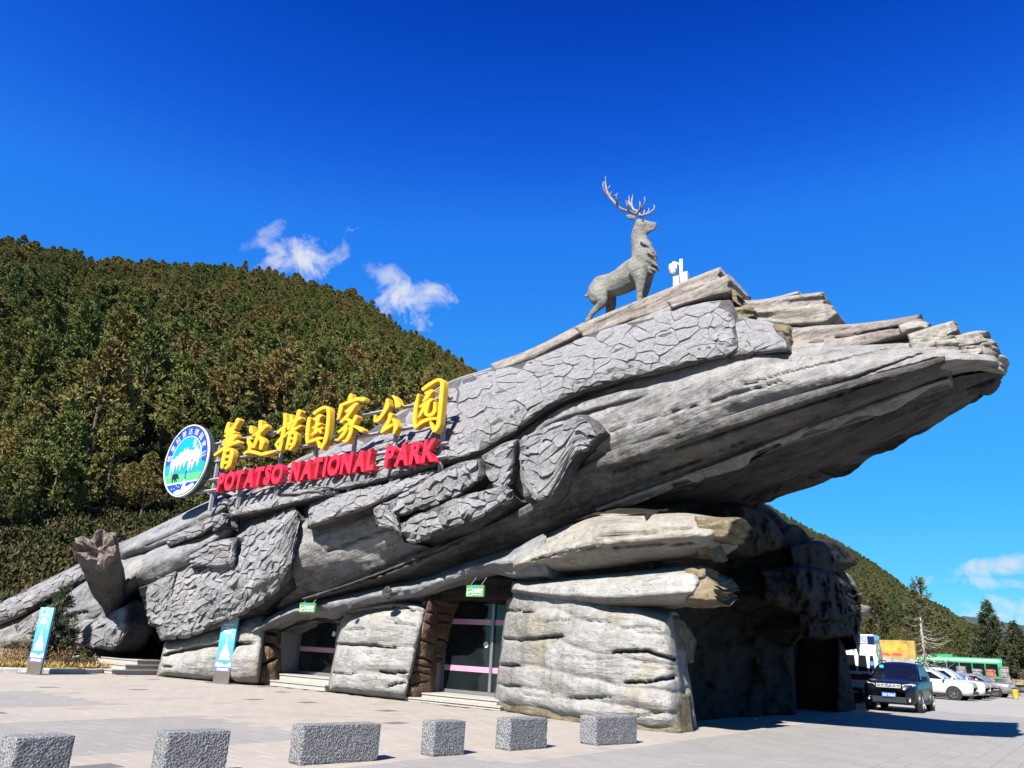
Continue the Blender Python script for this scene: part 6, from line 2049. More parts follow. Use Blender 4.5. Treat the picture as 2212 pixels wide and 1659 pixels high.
antler('antler', [[(1000, 1120, -.12, 32), (930, 1010, -.2, 26), (860, 985, -.3, 26), (805, 890, -.45, 24), (800, 770, -.55, 20), (830, 612, -.6, 7)], [(805, 930, -.45, 20), (745, 800, -.6, 17), (735, 640, -.7, 7)], [(790, 900, -.5, 16), (720, 820, -.6, 12), (708, 755, -.65, 6)],
                  [(1010, 1125, -.12, 32), (1150, 1085, -.2, 24), (1275, 1010, -.3, 22), (1335, 930, -.36, 16), (1322, 858, -.4, 7)], [(1090, 1090, -.2, 18), (1102, 985, -.3, 8)], [(1150, 1075, -.22, 17), (1205, 1000, -.35, 13), (1198, 942, -.4, 7)]])

# ------------------------------------------------------------------ camera on its pole
pb = FRONT.at(np.array([1472.0]), np.array([618.0]), np.array([-3.3]))[0]
pt = FRONT.at(np.array([1470.0]), np.array([561.0]), np.array([-3.3]))[0]
hp = pt[2] - pb[2]
sc = thing('security_camera', 'white dome camera hanging from a short pole on the crest', 'camera', pb.tolist())
MT['campaint'] = plain('white_camera_shell', (0.62, 0.63, 0.64), .4, var=.02)
mb = MB(); mb.tube([pb - ZZ * .2, pb + ZZ * hp], .055, 12); mb.obj('pole', MT['campaint'], sc, True)
arm_e = pb + ZZ * (hp - .02) - FU * .26
mb = MB(); mb.tube([pb + ZZ * (hp - .22), pb + ZZ * (hp - .08) - FU * .14, arm_e], .03, 8); mb.obj('arm', MT['campaint'], sc, True)
mb = MB(); mb.lathe([(-.02, .03), (-.08, .05), (-.10, .13), (-.26, .14), (-.30, .125)], arm_e, (0, 0, 1.0), 18); mb.obj('housing', MT['campaint'], sc, True)
mb = MB(); mb.lathe([(-.30, .12), (-.36, .115), (-.42, .09), (-.46, .05), (-.475, .001)], arm_e, (0, 0, 1.0), 18); mb.obj('dome', plain('dome_white', (0.55, 0.57, 0.6), .15), sc, True)
mb = MB()
for (du, dz, h_) in ((-.12, .0, .40), (.15, .05, .45)):
    c = pb + FU * du + ZZ * (.12 + dz) + FN * .05
    mb.box(c, FU * .10, FN * .07, ZZ * h_ / 2)
mb.obj('control_box', plain('grey_box', (0.42, 0.50, 0.54), .4), sc)

# ------------------------------------------------------------------ kerb, planter and planting at the left
soil = plain('planter_soil', (0.22, 0.15, 0.06), .95, var=.3, scale=4)
kp = [gpt(*q)[:2] for q in ((-140, 1452), (36, 1455), (147, 1457.5), (205, 1456.5), (243, 1454.5))]
kerb = thing('planter_kerb', 'low white painted kerb round the dry planting bed, one length in shadow', 'kerb', (kp[2][0], kp[2][1], 0))
kmat = plain('kerb_stone', (0.62, 0.61, 0.59), .8, var=.1, scale=8)
path = []
for a, b in zip(kp[:-1], kp[1:]):
    L_ = np.linalg.norm(b - a); n_k = max(1, int(round(L_ / .95)))
    for i in range(n_k):
        path.append((a + (b - a) * i / n_k, a + (b - a) * (i + 1) / n_k))
for a, b in path:
    d = (b - a); L_ = np.linalg.norm(d); d = d / L_
    nrm = np.array([-d[1], d[0]])
    if nrm[1] < 0: nrm = -nrm
    mb = MB()
    c = (a + b) / 2 + nrm * .07
    e = (L_ - .012) / 2
    prof_k = [(-.07, .01), (-.07, .15), (-.055, .17), (.07, .17), (.07, .01)]
    vs = [np.array([*(c + d * s_ * e + nrm * q[0]), q[1]]) for s_ in (-1, 1) for q in prof_k]
    fs = [(i, (i + 1) % 5, 5 + (i + 1) % 5, 5 + i) for i in range(5)] + [(4, 3, 2, 1, 0), (5, 6, 7, 8, 9)]
    mb.add(vs, fs); mb.obj('kerbstone', kmat, kerb)
bed_poly = [np.array([*q, .13]) + np.array([.02, .13, 0]) for q in kp] + [np.array([-14.0, 36.5, .45]), np.array([-18, 40.5, .6]), np.array([-30, 46, .8]), np.array([-34, 40, .5])]
mb = MB(); mb.add(bed_poly, [tuple(range(len(bed_poly)))]); o = mb.obj('planting_bed', soil)
tag(o, None, None, None, 'structure')
# dry grass
g = np.random.default_rng(8)
base, dirs, ln, wd = [], [], [], []
pxs = g.uniform(-60, 250, 9000); dst = g.uniform(0, 1, 9000)
gx = []
for x_, q in zip(pxs, dst):
    y0 = np.interp(x_, [-140, 36, 147, 243], [1452, 1455, 1457.5, 1454.5])
    p = gpt(x_, y0)
    d = np.array([p[0], p[1]]); rr_ = np.linalg.norm(d); d = d / rr_
    gx.append([*(d * (rr_ + .35 + q ** 1.5 * 4.2)), .14 + .05 * q])
gx = np.array(gx)
clump = fbm(gx * np.array([1.2, 1.2, 0]), 3, 4)
gx = gx[clump > -.15]
n = len(gx)
dd = g.normal(size=(n, 3)) * .7 + np.array([0, 0, .8]); dd /= np.linalg.norm(dd, axis=1)[:, None]
gv_, gf_ = blades(gx, dd, g.uniform(.10, .28, n), g.uniform(.02, .05, n), g)
o = mesh_obj('dry_grass', gv_, gf_, MT['drygrass'], None, False)
tag(o, 'dry yellow grass filling the planting bed behind the kerb', 'grass', None, 'stuff')


def spruce(name, loc, H, R, seed, lab, mat, group=None, nb=150, low=.05, droop=.25, trunk_mat=None, dens=1.0, bare_low=0.0, needle=.14):
    g = np.random.default_rng(seed)
    t = thing(name, lab, 'tree', loc, 0.0, group)
    mb = MB()
    mb.tube([np.array([0, 0, -.1]), np.array([.02 * H * g.uniform(-1, 1), .02 * H * g.uniform(-1, 1), H * .5]), np.array([.025 * H * g.uniform(-1, 1), 0, H])], [.018 * H + .02, .011 * H, .008], 8)
    base, dirs, ln, wd = [], [], [], []
    limb = MB()
    for k in range(nb):
        h = low + (1 - low) * ((k + g.random()) / nb) ** .92
        L = R * (1 - h) ** .85 * g.uniform(.72, 1.12) + .10
        an = g.random() * 6.283
        out = np.array([math.cos(an), math.sin(an), 0])
        z0 = h * H
        nseg = 5
        pts = [np.array([0, 0, z0]) + out * L * f + np.array([0, 0, -droop * L * math.sin(f * 2.0) + .16 * L * f * f * 2]) for f in np.linspace(0, 1, nseg)]
        limb.tube(pts, np.linspace(.012 * H * (1 - h) * .5 + .006, .004, nseg), 4, cap=False)
        if h < bare_low and g.random() < .85:
            continue
        m = max(4, int(L / needle * 2.6 * dens))
        for q in range(m):
            f = g.uniform(.18, 1.0)
            i = f * (nseg - 1); i0 = min(int(i), nseg - 2)
            p = pts[i0] * (1 - i + i0) + pts[i0 + 1] * (i - i0)
            side = np.array([-out[1], out[0], 0]) * g.uniform(-1, 1) * L * .30 * (1.1 - f)
            nb_ = 3
            d3 = g.normal(size=(nb_, 3)) * .55 + out * .75 + np.array([0, 0, g.uniform(-.25, .35)])
            d3 /= np.linalg.norm(d3, axis=1)[:, None]
            base.append(np.repeat((p + side)[None], nb_, 0)); dirs.append(d3)
            ln.append(g.uniform(.8, 1.5, nb_) * needle * 1.7); wd.append(g.uniform(.3, .55, nb_) * needle)
    tr = mb.obj('trunk', trunk_mat or MT['bark_wood'], t, True, None, False)
    limb.obj('branches', trunk_mat or MT['twig'], t, False, None, False)
    v, f = blades(np.concatenate(base), np.concatenate(dirs), np.concatenate(ln), np.concatenate(wd), g)
    mesh_obj('crown', v, f, mat, t, False, world=False)
    return t


sp = gpt(104, 1449.0)
dsp = np.array([sp[0], sp[1]]); dsp = dsp / np.linalg.norm(dsp)
spb = np.array([sp[0], sp[1]]) + dsp * 1.0
spruce('young_spruce', (spb[0], spb[1], .14), 2.75, .95, 3, 'young dark spruce growing in the planter behind the left banner', MT['spruce_green'], None, 110, .03, .15, None, 1.6, 0, .085)


def bush(loc, R, seed, lab, mat, n=500, leaf=.09, hgt=1.0):
    t = thing('shrub', lab, 'shrub', loc)
    v, f = shrub_mesh(R, seed, n, leaf, hgt)
    mesh_obj('foliage', v, f, mat, t, False, world=False)
    mb = MB(); g = np.random.default_rng(seed)
    for k in range(9):
        an = g.random() * 6.283; e = np.array([math.cos(an) * R * .7, math.sin(an) * R * .7, R * hgt * g.uniform(.6, 1.05)])
        mb.tube([np.zeros(3), e * .5 + np.array([0, 0, .05]), e], [.012, .008, .003], 4)
    mb.obj('stems', MT['twig'], t, False, None, False)


MT['shrub_fg'] = leaf_mat('bed_shrub_leaves', (0.03, 0.045, 0.015), (0.065, 0.07, 0.025), (0.16, 0.11, 0.05))
MT['shrub_dry'] = leaf_mat('dry_shrub_leaves', (0.10, 0.055, 0.03), (0.16, 0.09, 0.05), (0.26, 0.16, 0.09))
for x_, dd_, R_, sd, lab, mt in ((165, 1.1, .48, 71, 'small green leafy shrub at the right end of the planting bed', 'shrub_fg'), (128, 1.6, .5, 72, 'reddish bare shrub beside the young spruce', 'shrub_dry'),
                                 (60, 2.2, .75, 73, 'green shrub behind the left banner', 'shrub_fg'), (18, 1.6, .7, 74, 'brown dry shrub at the left picture edge in the planting bed', 'shrub_dry'), (190, .9, .28, 75, 'tiny reddish shrub near the entrance steps', 'shrub_dry')):
    p = gpt(x_, 1456); d = p[:2] / np.linalg.norm(p[:2])
    bush((p[0] + d[0] * dd_, p[1] + d[1] * dd_, .15), R_, sd, lab, MT[mt], 620, .085, 1.15)
# little white chair-like frame lying in the bed
fr = gpt(132, 1452); fr = np.array([fr[0], fr[1], .15]) + np.array([-.3, 1.0, 0])
t = thing('garden_prop', 'small white wire frame lying in the dry grass of the planter', 'frame', fr.tolist())
mb = MB()
for a, b in (((0, 0, 0), (.1, 0, .34)), ((.28, 0, .02), (.36, 0, .38)), ((.1, 0, .34), (.36, 0, .38)), ((.03, 0, .12), (.3, 0, .16)), ((0, .2, 0), (.1, .2, .3)), ((.1, .2, .3), (.1, 0, .34))):
    mb.tube([fr + np.array(a), fr + np.array(b)], .016, 5)
mb.obj('frame', MT['white'], t)

# ------------------------------------------------------------------ vehicles
def paint(name, c, rough=.28, metal=0.0, coat=1.0):
    m = plain(name, c, rough, metal, coat, var=.02)
    return m


MT['tyre'] = plain('tyre_rubber', (0.015, 0.015, 0.016), .85)
MT['alloy'] = plain('alloy_rim', (0.62, 0.62, 0.64), .25, metal=.9)
MT['blacktrim'] = plain('black_trim', (0.012, 0.012, 0.013), .5)
MT['carglass'] = glass_mat('tinted_car_glass', (0.010, 0.012, 0.014), .08)
MT['carglass'].node_tree.nodes['Principled BSDF'].inputs['Specular IOR Level'].default_value = 0.12
MT['chrome'] = plain('chrome', (0.75, 0.75, 0.76), .12, metal=1.0)
MT['silverbar'] = plain('bright_silver_trim', (0.75, 0.75, 0.76), .3, metal=.2)
MT['headlight'] = plain('headlight_lens', (0.55, 0.57, 0.60), .12)
MT['plateblue'] = plain('plate_blue', (0.01, 0.10, 0.50), .4, var=.02)
MT['navy'] = paint('midnight_blue_paint', (0.003, 0.0035, 0.010), .3, .0, .15)
MT['carwhite'] = paint('white_car_paint', (0.60, 0.61, 0.62))
MT['carred'] = paint('red_car_paint', (0.38, 0.008, 0.02))
MT['silver'] = paint('champagne_car_paint', (0.36, 0.35, 0.33), .3, .5)
MT['bumpergrey'] = plain('grey_plastic', (0.10, 0.10, 0.105), .6)


def loft(sections, mb, mi=0):
    n = len(sections[0])
    vs = [p for s_ in sections for p in s_]
    fs = [(i * n + k, i * n + k + 1, (i + 1) * n + k + 1, (i + 1) * n + k) for i in range(len(sections) - 1) for k in range(n - 1)]
    fs.append(tuple(range(n))); fs.append(tuple((len(sections) - 1) * n + k for k in range(n - 1, -1, -1)))
    mb.add(vs, fs, mi)


def build_car(name, label, loc, heading, pm, L=4.56, W=1.78, H=1.66, hood=1.02, cowl=1.0, roof_f=.15, roof_r=-1.55, tail=-2.12, belt=1.08, wr=.345, wb=2.62, suv=True, group=None, detail=False, grille=True, spokes=8):
    t = thing(name, label, 'car', loc, heading, group)
    hl, hw = L / 2, W / 2
    xs = [hl, hl - .05, hl - .22, hl - .6, cowl, 0, -1.0, -hl + .6, -hl + .2, -hl + .05, -hl]
    ws = [.60, .84, .95, .99, 1, 1, 1, 1, .96, .88, .72]
    tz = [hood - .24, hood - .10, hood - .03, hood + .02, belt, belt, belt + .02, belt + .02, belt, belt - .06, belt - .2]
    bz = [.44, .32, .26, .24, .22, .22, .22, .24, .30, .36, .45]
    secs = []
    for x, w_, zt, zb in zip(xs, ws, tz, bz):
        w = hw * w_
        half = [(w * .80, zb), (w * .96, zb + .10), (w * 1.0, zb + (zt - zb) * .48), (w * .985, zt - .14), (w * .93, zt - .03), (w * .62, zt + .012), (0, zt + .028)]
        ring = [(x, a, b) for a, b in half] + [(x, -a, b) for a, b in half[-2::-1]]
        secs.append(ring + [ring[0]])
    mb = MB(); loft(secs, mb)
    body = mb.obj('body', pm, t, True, None, False)
    # cabin
    rf = H
    def ring(z, x0, x1, w, bow):
        pts = []
        for (fx, fy) in ((1, 0), (1, .55), (.97, .86), (.90, .97), (.5, 1.0), (0, 1.0), (-.5, 1.0), (-.92, .97), (-.98, .85), (-1, .5), (-1, 0)):
            pts.append(((x0 + x1) / 2 + (x1 - x0) / 2 * fx, w * fy, z + bow * (1 - fy ** 2)))
        return pts + [(a, -b, c) for a, b, c in pts[-2::-1]]
    wb_, wt_ = hw * .945, hw * .74
    rings = [ring(belt - .05, tail, cowl + .06, wb_, 0), ring(belt + (rf - belt) * .55, tail + (roof_r - tail) * .55, cowl + (roof_f - cowl) * .55, wb_ + (wt_ - wb_) * .50, 0), ring(rf - .09, roof_r - .05, roof_f + .06, wt_ + .02, 0), ring(rf - .02, roof_r + .10, roof_f - .12, wt_ - .07, .02), ring(rf + .01, roof_r + .4, roof_f - .45, wt_ - .35, .02)]
    mb = MB(); loft(rings, mb)
    mb.obj('cabin', pm, t, True, None, False)

    def ys(z):
        f = (z - belt) / (rf - belt)
        return wb_ + (wt_ - wb_) * (f / .55 * .50 if f < .55 else .5 + (f - .55) / .45 * .48)

    def xf(z): return cowl + .06 + (roof_f - cowl - .02) * (z - belt + .05) / (rf - .09 - belt + .05)
    def xr(z): return tail + (roof_r - .05 - tail) * (z - belt + .05) / (rf - .09 - belt + .05)
    z0, z1 = belt + .03, rf - .15
    for s_ in (1, -1):
        for (fa, fb) in ((.10, .44), (.475, .76), (.80, .955)):
            poly = []
            for (f, z) in ((fa, z0), (fb, z0), (fb, z1), (fa, z1)):
                a, b = xf(z) - .12, xr(z) + .08
                poly.append(np.array([a + (b - a) * f if f > .12 else a - .02, s_ * (ys(z) + .012), z]))
            m2 = MB(); m2.prism(poly, (0, -s_ * .01, 0)); m2.obj('side_window', MT['carglass'], t, False, None, False)
    for (fn, nm, sg, inset) in ((xf, 'windscreen', 1, .10), (xr, 'rear_window', -1, .14)):
        poly = [np.array([fn(z) + sg * .014, y * (ys(z) - inset - .02), z]) for z, y in ((z0 + .0, -1), (z0 + .0, 1), (z1 + .02, 1), (z1 + .02, -1))]
        m2 = MB(); m2.prism(poly, (-sg * .012, 0, 0)); m2.obj(nm, MT['carglass'], t, False, None, False)
    # wheels
    for sx in (1, -1):
        for sy in (1, -1):
            c = np.array([sx * wb / 2 + .02, sy * (hw - .10), wr])
            m2 = MB(); m2.lathe([(-.04, wr + .075), (.125, wr + .075), (.125, wr + .055), (-.04, wr + .02)], c, (0, sy, 0), 24); m2.lathe([(.118, wr + .07), (.119, .001)], c, (0, sy, 0), 24)
            m2.obj('wheel_arch', MT['blacktrim'], t, False, None, False)
            m2 = MB(); m2.lathe([(-.10, wr * .62), (-.10, wr * .93), (-.06, wr), (.11, wr), (.145, wr * .94), (.148, wr * .68), (.10, wr * .64)], c, (0, sy, 0), 26)
            wh = m2.obj('wheel', MT['tyre'], t, True, None, False)
            m2 = MB(); m2.lathe([(.10, wr * .66), (.142, wr * .66), (.142, wr * .60), (.09, wr * .58), (.07, wr * .2), (.12, wr * .16), (.125, .001)], c, (0, sy, 0), 26)
            for k in range(spokes):
                an = 2 * math.pi * k / spokes
                d = np.array([math.cos(an), 0, math.sin(an)]); e = np.array([-math.sin(an), 0, math.cos(an)])
                m2.box(c + d * wr * .37 + np.array([0, sy * .128, 0]), d * wr * .25, e * wr * .055, np.array([0, .012, 0]))
            m2.obj('rim', MT['alloy'], wh, False, None, False)
    # lights, grille, bumper, mirrors, sills
    for s_ in (1, -1):
        m2 = MB(); poly = [np.array(q) for q in ((hl - .035, s_ * hw * .50, hood - .20), (hl - .16, s_ * hw * .88, hood - .20), (hl - .34, s_ * hw * .955, hood - .08), (hl - .14, s_ * hw * .86, hood - .045), (hl - .02, s_ * hw * .50, hood - .095))]
        m2.prism(poly, (-.05, 0, 0)); m2.obj('headlight', MT['headlight'], t, False, None, False)
        m2 = MB(); m2.box((-hl + .02, s_ * hw * .80, belt - .16), (.03, 0, 0), (0, .12, 0), (0, 0, .13)); m2.obj('tail_light', MT['carred'], t, False, None, False)
        m2 = MB(); m2.box((cowl - .12, s_ * (hw + .10), belt + .08), (.05, .01 * s_, 0), (0, .10, 0), (0, 0, .075)); m2.obj('mirror', pm, t, False, None, False)
        m2 = MB(); m2.box((0, s_ * (hw - .012), .30), (wb / 2 - wr - .08, 0, 0), (0, .02, 0), (0, 0, .05)); m2.obj('sill', MT['blacktrim'], t, False, None, False)
        m2 = MB()
        for xx in (.62, -.42): m2.box((xx - .1, s_ * (hw - .005), belt - .20), (.09, 0, 0), (0, .02, 0), (0, 0, .016))
        m2.obj('door_handle', pm if not detail else MT['chrome'], t, False, None, False)
        if suv:
            m2 = MB(); m2.tube([(roof_f - .1, s_ * (wt_ - .03), rf - .03), (roof_f - .25, s_ * (wt_ - .04), rf + .05), (roof_r + .3, s_ * (wt_ - .04), rf + .05), (roof_r + .12, s_ * (wt_ - .03), rf - .02)], .022, 6); m2.obj('roof_rail', MT['blacktrim'], t, True, None, False)
    m2 = MB(); m2.box((hl - .02, 0, .42), (.03, 0, 0), (0, hw * .62, 0), (0, 0, .09)); m2.obj('bumper_intake', MT['blacktrim'], t, False, None, False)
    if grille:
        m2 = MB(); m2.box((hl - .035, 0, hood - .145), (.02, 0, 0), (0, hw * .46, 0), (0, 0, .075)); gr = m2.obj('grille', MT['blacktrim'], t, False, None, False)
        m2 = MB()
        for k in range(3): m2.box((hl - .010, 0, hood - .20 + .052 * k), (.012, 0, 0), (0, hw * .45, 0), (0, 0, .010))
        for k in range(7): m2.box((hl - .008, (-3 + k) * hw * .145, hood - .145), (.010, 0, 0), (0, .009, 0), (0, 0, .068))
        m2.obj('grille_bars', MT['silverbar'], gr, False, None, False)
    return t, body


sx_ = ground_at(np.array([1982.0, 2012.0, 1870.0]), np.array([1541.0, 1537.0, 1531.0]))
fwd = FN.copy()
hd = math.atan2(fwd[1], fwd[0]) + .03
ctr = np.array([16.05, 33.75, 0.022])
suv, sbody = build_car('parked_suv', 'dark blue SUV with roof rails parked nose out beside the rock portal', ctr.tolist(), hd, MT['navy'], detail=True, H=1.68, spokes=10)
suv.scale = (1.06, 1.06, 1.05)
# number plate, fog lamps, badge
hl_ = 2.28
m2 = MB(); m2.box((hl_ + .045, 0, .57), (.006, 0, 0), (0, .23, 0), (0, 0, .075)); plate = m2.obj('number_plate', MT['plateblue'], suv, False, None, False)
gv, gf = text_mesh('云R·70667', 1.0, 0, .01)
mn, mx = gv.min(0), gv.max(0)
vs = [(hl_ + .0535, -.205 + .41 * (q[0] - mn[0]) / (mx[0] - mn[0]), .52 + .10 * (q[1] - mn[1]) / (mx[1] - mn[1])) for q in gv]
mesh_obj('plate_lettering', vs, gf, MT['white'], plate, False, world=False)
for s_ in (1, -1):
    m2 = MB(); m2.lathe([(0, .001), (.02, .05), (.03, .06), (.0, .06)], (hl_ - .03, s_ * .66, .42), (1, 0, 0), 14); m2.obj('fog_lamp', MT['chrome'], suv, True, None, False)
m2 = MB(); m2.lathe([(0, .001), (.012, .06), (0, .062)], (hl_ - .005, 0, .885), (1, 0, 0), 14); m2.obj('badge', MT['plateblue'], suv, True, None, False)
m2 = MB(); m2.box((hl_ + .02, 0, .30), (.012, 0, 0), (0, .42, 0), (0, 0, .025)); m2.obj('skid_plate', MT['chrome'], suv, False, None, False)
m2 = MB(); m2.box((.60, -.46, 1.50), (.02, 0, .02), (0, .07, 0), (.0, 0, .05)); m2.obj('windscreen_sticker', plain('cyan_sticker', (0.02, 0.45, 0.55), .5), suv, False, None, False)


def face_right(deg):        # heading with the nose to the right of the picture, turned towards the camera by deg
    v = FU * math.cos(math.radians(deg)) + FN * math.sin(math.radians(deg))
    return math.atan2(v[1], v[0])


def car_at(px, dist, back):
    p = at_dist(px, 1500, dist, 0.022)
    return p


for (nm, lab, px, dist, deg, pm, kw) in (
        ('parked_car', 'white crossover parked nose right, nearest of the row behind the dark SUV', 2016, 56.5, 6, MT['carwhite'], dict(H=1.62, roof_r=-1.35, tail=-2.1, spokes=5)),
        ('parked_car', 'white SUV with black grille second in the parked row', 2048, 60.0, 10, MT['carwhite'], dict(H=1.72, spokes=6)),
        ('parked_car', 'red car whose roof shows behind the white SUV', 2062, 63.5, 8, MT['carred'], dict(H=1.56, suv=False)),
        ('parked_car', 'white car with the low nose third from the near end of the row', 2073, 66.5, 9, MT['carwhite'], dict(H=1.50, hood=.92, belt=1.0, suv=False)),
        ('parked_car', 'silver sedan at the far end of the parked row', 2113, 70.0, 8, MT['silver'], dict(H=1.46, hood=.92, belt=.98, roof_r=-1.2, tail=-1.85, suv=False, L=4.6, spokes=10))):
    p = at_dist(px, 1495, dist, 0.022)
    build_car(nm, lab, p.tolist(), face_right(deg), pm, group='cars parked in a row', **kw)
p = at_dist(1893, 1495, 50.0, .022)
build_car('parked_van', 'white van mostly hidden between the ambulance and the dark SUV', p.tolist(), face_right(4), MT['carwhite'], L=4.9, W=1.8, H=1.88, hood=1.1, cowl=1.5, roof_f=.9, roof_r=-2.25, tail=-2.4, belt=1.16, suv=False)

# ambulance: box body seen from its side
ap = at_dist(1776, 1500, 42.0, .022)
amb = thing('ambulance', 'white ambulance with a red stripe half hidden behind the dark portal', 'ambulance', ap.tolist(), face_right(-4))
AL, AW, AH = 5.3, 2.0, 2.55
secs = []
for x, sc_ in ((AL / 2, .93), (AL / 2 - .06, .98), (AL / 2 - .2, 1), (-AL / 2 + .1, 1), (-AL / 2, .96)):
    w = AW / 2 * sc_
    half = [(w * .9, .34), (w, .48), (w, 1.25), (w * .96, 1.75), (w * .90, AH - .16), (w * .80, AH - .03), (0, AH)]
    rg_ = [(x - (.0 if b < 1.25 else .07 * (b - 1.25)) * (1 if x > 0 else -.15), a, b) for a, b in half] + [(x - (.0 if b < 1.25 else .07 * (b - 1.25)) * (1 if x > 0 else -.15), -a, b) for a, b in half[-2::-1]]
    secs.append(rg_ + [rg_[0]])
mb = MB(); loft(secs, mb); mb.obj('body', MT['carwhite'], amb, True, None, False)
mb = MB(); mb.bx(-AL / 2 + .3, AL / 2 - .12, -.86, .86, AH - .02, AH + .38); mb.obj('roof_box', MT['carwhite'], amb, False, None, False)
for s_ in (1, -1):
    for (x0, x1) in ((-1.9, -1.2), (-1.1, -.35), (-.2, .45), (.55, 1.15), (1.28, 1.72), (1.80, 2.20), (2.27, 2.50)):
        mb = MB(); mb.prism([np.array([x, s_ * (AW / 2 * (1 - .04 * (z - 1.25) / .5 - .012 * (z > 1.8)) + .012), z]) for x, z in ((x0, 1.36), (x1, 1.36), (x1 - .05, 2.02), (x0 + .05, 2.02))], (0, -s_ * .015, 0)); mb.obj('side_window', MT['carglass'], amb, False, None, False)
    mb = MB(); mb.bx(-AL / 2 + .15, AL / 2 - .22, s_ * (AW / 2 + .004) - .004, s_ * (AW / 2 + .004) + .004, .98, 1.22); mb.obj('red_stripe', MT['carred'], amb, False, None, False)
    mb = MB(); mb.bx(-AL / 2 + .15, AL / 2 - .22, s_ * (AW / 2 + .004) - .004, s_ * (AW / 2 + .004) + .004, .55, .66); mb.obj('lower_stripe', plain('dull_red_stripe', (0.30, 0.10, 0.09), .4), amb, False, None, False)
    for sx in (1, -1):
        c = np.array([sx * 1.65, s_ * (AW / 2 - .12), .34])
        mb = MB(); mb.lathe([(-.1, .2), (-.1, .32), (0, .34), (.12, .34), (.14, .30), (.14, .2), (.10, .18), (.10, .001)], c, (0, s_, 0), 22); mb.obj('wheel', MT['tyre'], amb, True, None, False)
gv, gf = text_mesh('AMBULANCE', 1.0, 0, .012)
mn, mx = gv.min(0), gv.max(0)
ambblue = plain('ambulance_blue', (0.02, 0.10, 0.40), .4)
vs = [(1.50 + .72 * (q[0] - mn[0]) / (mx[0] - mn[0]), -.868, AH + .05 + .24 * (q[1] - mn[1]) / (mx[1] - mn[1])) for q in gv]
mesh_obj('lettering', vs, gf, ambblue, amb, False, world=False)
mb = MB(); mb.bx(AL / 2 - .38, AL / 2 - .10, -.93, -.80, AH + .05, AH + .30); mb.obj('blue_lamp', plain('blue_lamp', (0.01, 0.02, 0.14), .15), amb, False, None, False)
mb = MB()
for k in range(3):
    a = math.pi * k / 3
    mb.box((2.38, -(AW / 2 - .02), 1.70), np.array([math.cos(a), 0, math.sin(a)]) * .10, np.array([-math.sin(a), 0, math.cos(a)]) * .035, (0, .004 + .002 * k, 0))
mb.obj('star_mark', plain('star_blue', (0.08, 0.25, 0.62), .4), amb, False, None, False)

# green buses
MT['busgreen'] = paint('green_bus_paint', (0.02, 0.34, 0.12), .3, 0, .5)
MT['buswhite'] = paint('pale_bus_paint', (0.45, 0.60, 0.50), .3, 0, .5)


def bus(px, dist, deg, lab, L=9.0, mat='busgreen'):
    p = at_dist(px, 1480, dist, .022)
    t = thing('bus', lab, 'bus', p.tolist(), face_right(deg), 'green park buses')
    W, H = 2.4, 3.0
    secs = []
    for x, k in ((L / 2, .90), (L / 2 - .08, .97), (L / 2 - .3, 1), (-L / 2 + .3, 1), (-L / 2 + .06, .97), (-L / 2, .92)):
        w = W / 2 * k
        half = [(w, .35), (w, 1.1), (w, 2.5), (w * .95, H - .14), (w * .82, H - .02), (0, H)]
        rg_ = [(x, a, b) for a, b in half] + [(x, -a, b) for a, b in half[-2::-1]]
        secs.append(rg_ + [rg_[0]])
    mb = MB(); loft(secs, mb); mb.obj('body', MT[mat], t, True, None, False)
    for s_ in (1, -1):
        n = 6
        for k in range(n):
            x0 = -L / 2 + .35 + k * (L - .7) / n
            mb = MB(); mb.bx(x0 + .04, x0 + (L - .7) / n - .04, s_ * (W / 2 + .006) - .006, s_ * (W / 2 + .006) + .006, 1.3, 2.45); mb.obj('side_window', MT['carglass'], t, False, None, False)
        for x0 in (-L / 2 + 2.0, L / 2 - 2.2):
            mb = MB(); mb.lathe([(-.1, .3), (-.1, .46), (.1, .48), (.13, .4), (.13, .25), (.1, .001)], (x0, s_ * (W / 2 - .12), .48), (0, s_, 0), 20); mb.obj('wheel', MT['tyre'], t, True, None, False)
        mb = MB(); mb.bx(-L / 2 + .2, L / 2 - .2, s_ * (W / 2 - .03) - .012, s_ * (W / 2 - .03) + .012, 2.62, 2.76); mb.obj('roof_stripe', MT['buswhite'], t, False, None, False)
    for s_, nm in ((1, 'windscreen'), (-1, 'rear_window')):
        mb = MB(); mb.bx(s_ * (L / 2 + .003) - .012, s_ * (L / 2 + .003) + .012, -W / 2 * .82, W / 2 * .82, 1.15, 2.6); mb.obj(nm, MT['carglass'], t, False, None, False)
    mb = MB(); mb.bx(-L / 2 + 1.2, -L / 2 + 3.2, -.75, .75, H - .02, H + .2); mb.obj('roof_unit', MT['busgreen'], t, False, None, False)


bus(2080, 98, -2, 'green bus with dark windows at the right end of the bus row', 7.5)
bus(1996, 106, -2, 'green bus behind the bare tree, left of the other green bus', 8.5)
bus(1966, 108, 20, 'green bus end showing just right of the yellow signboard', 8.0)

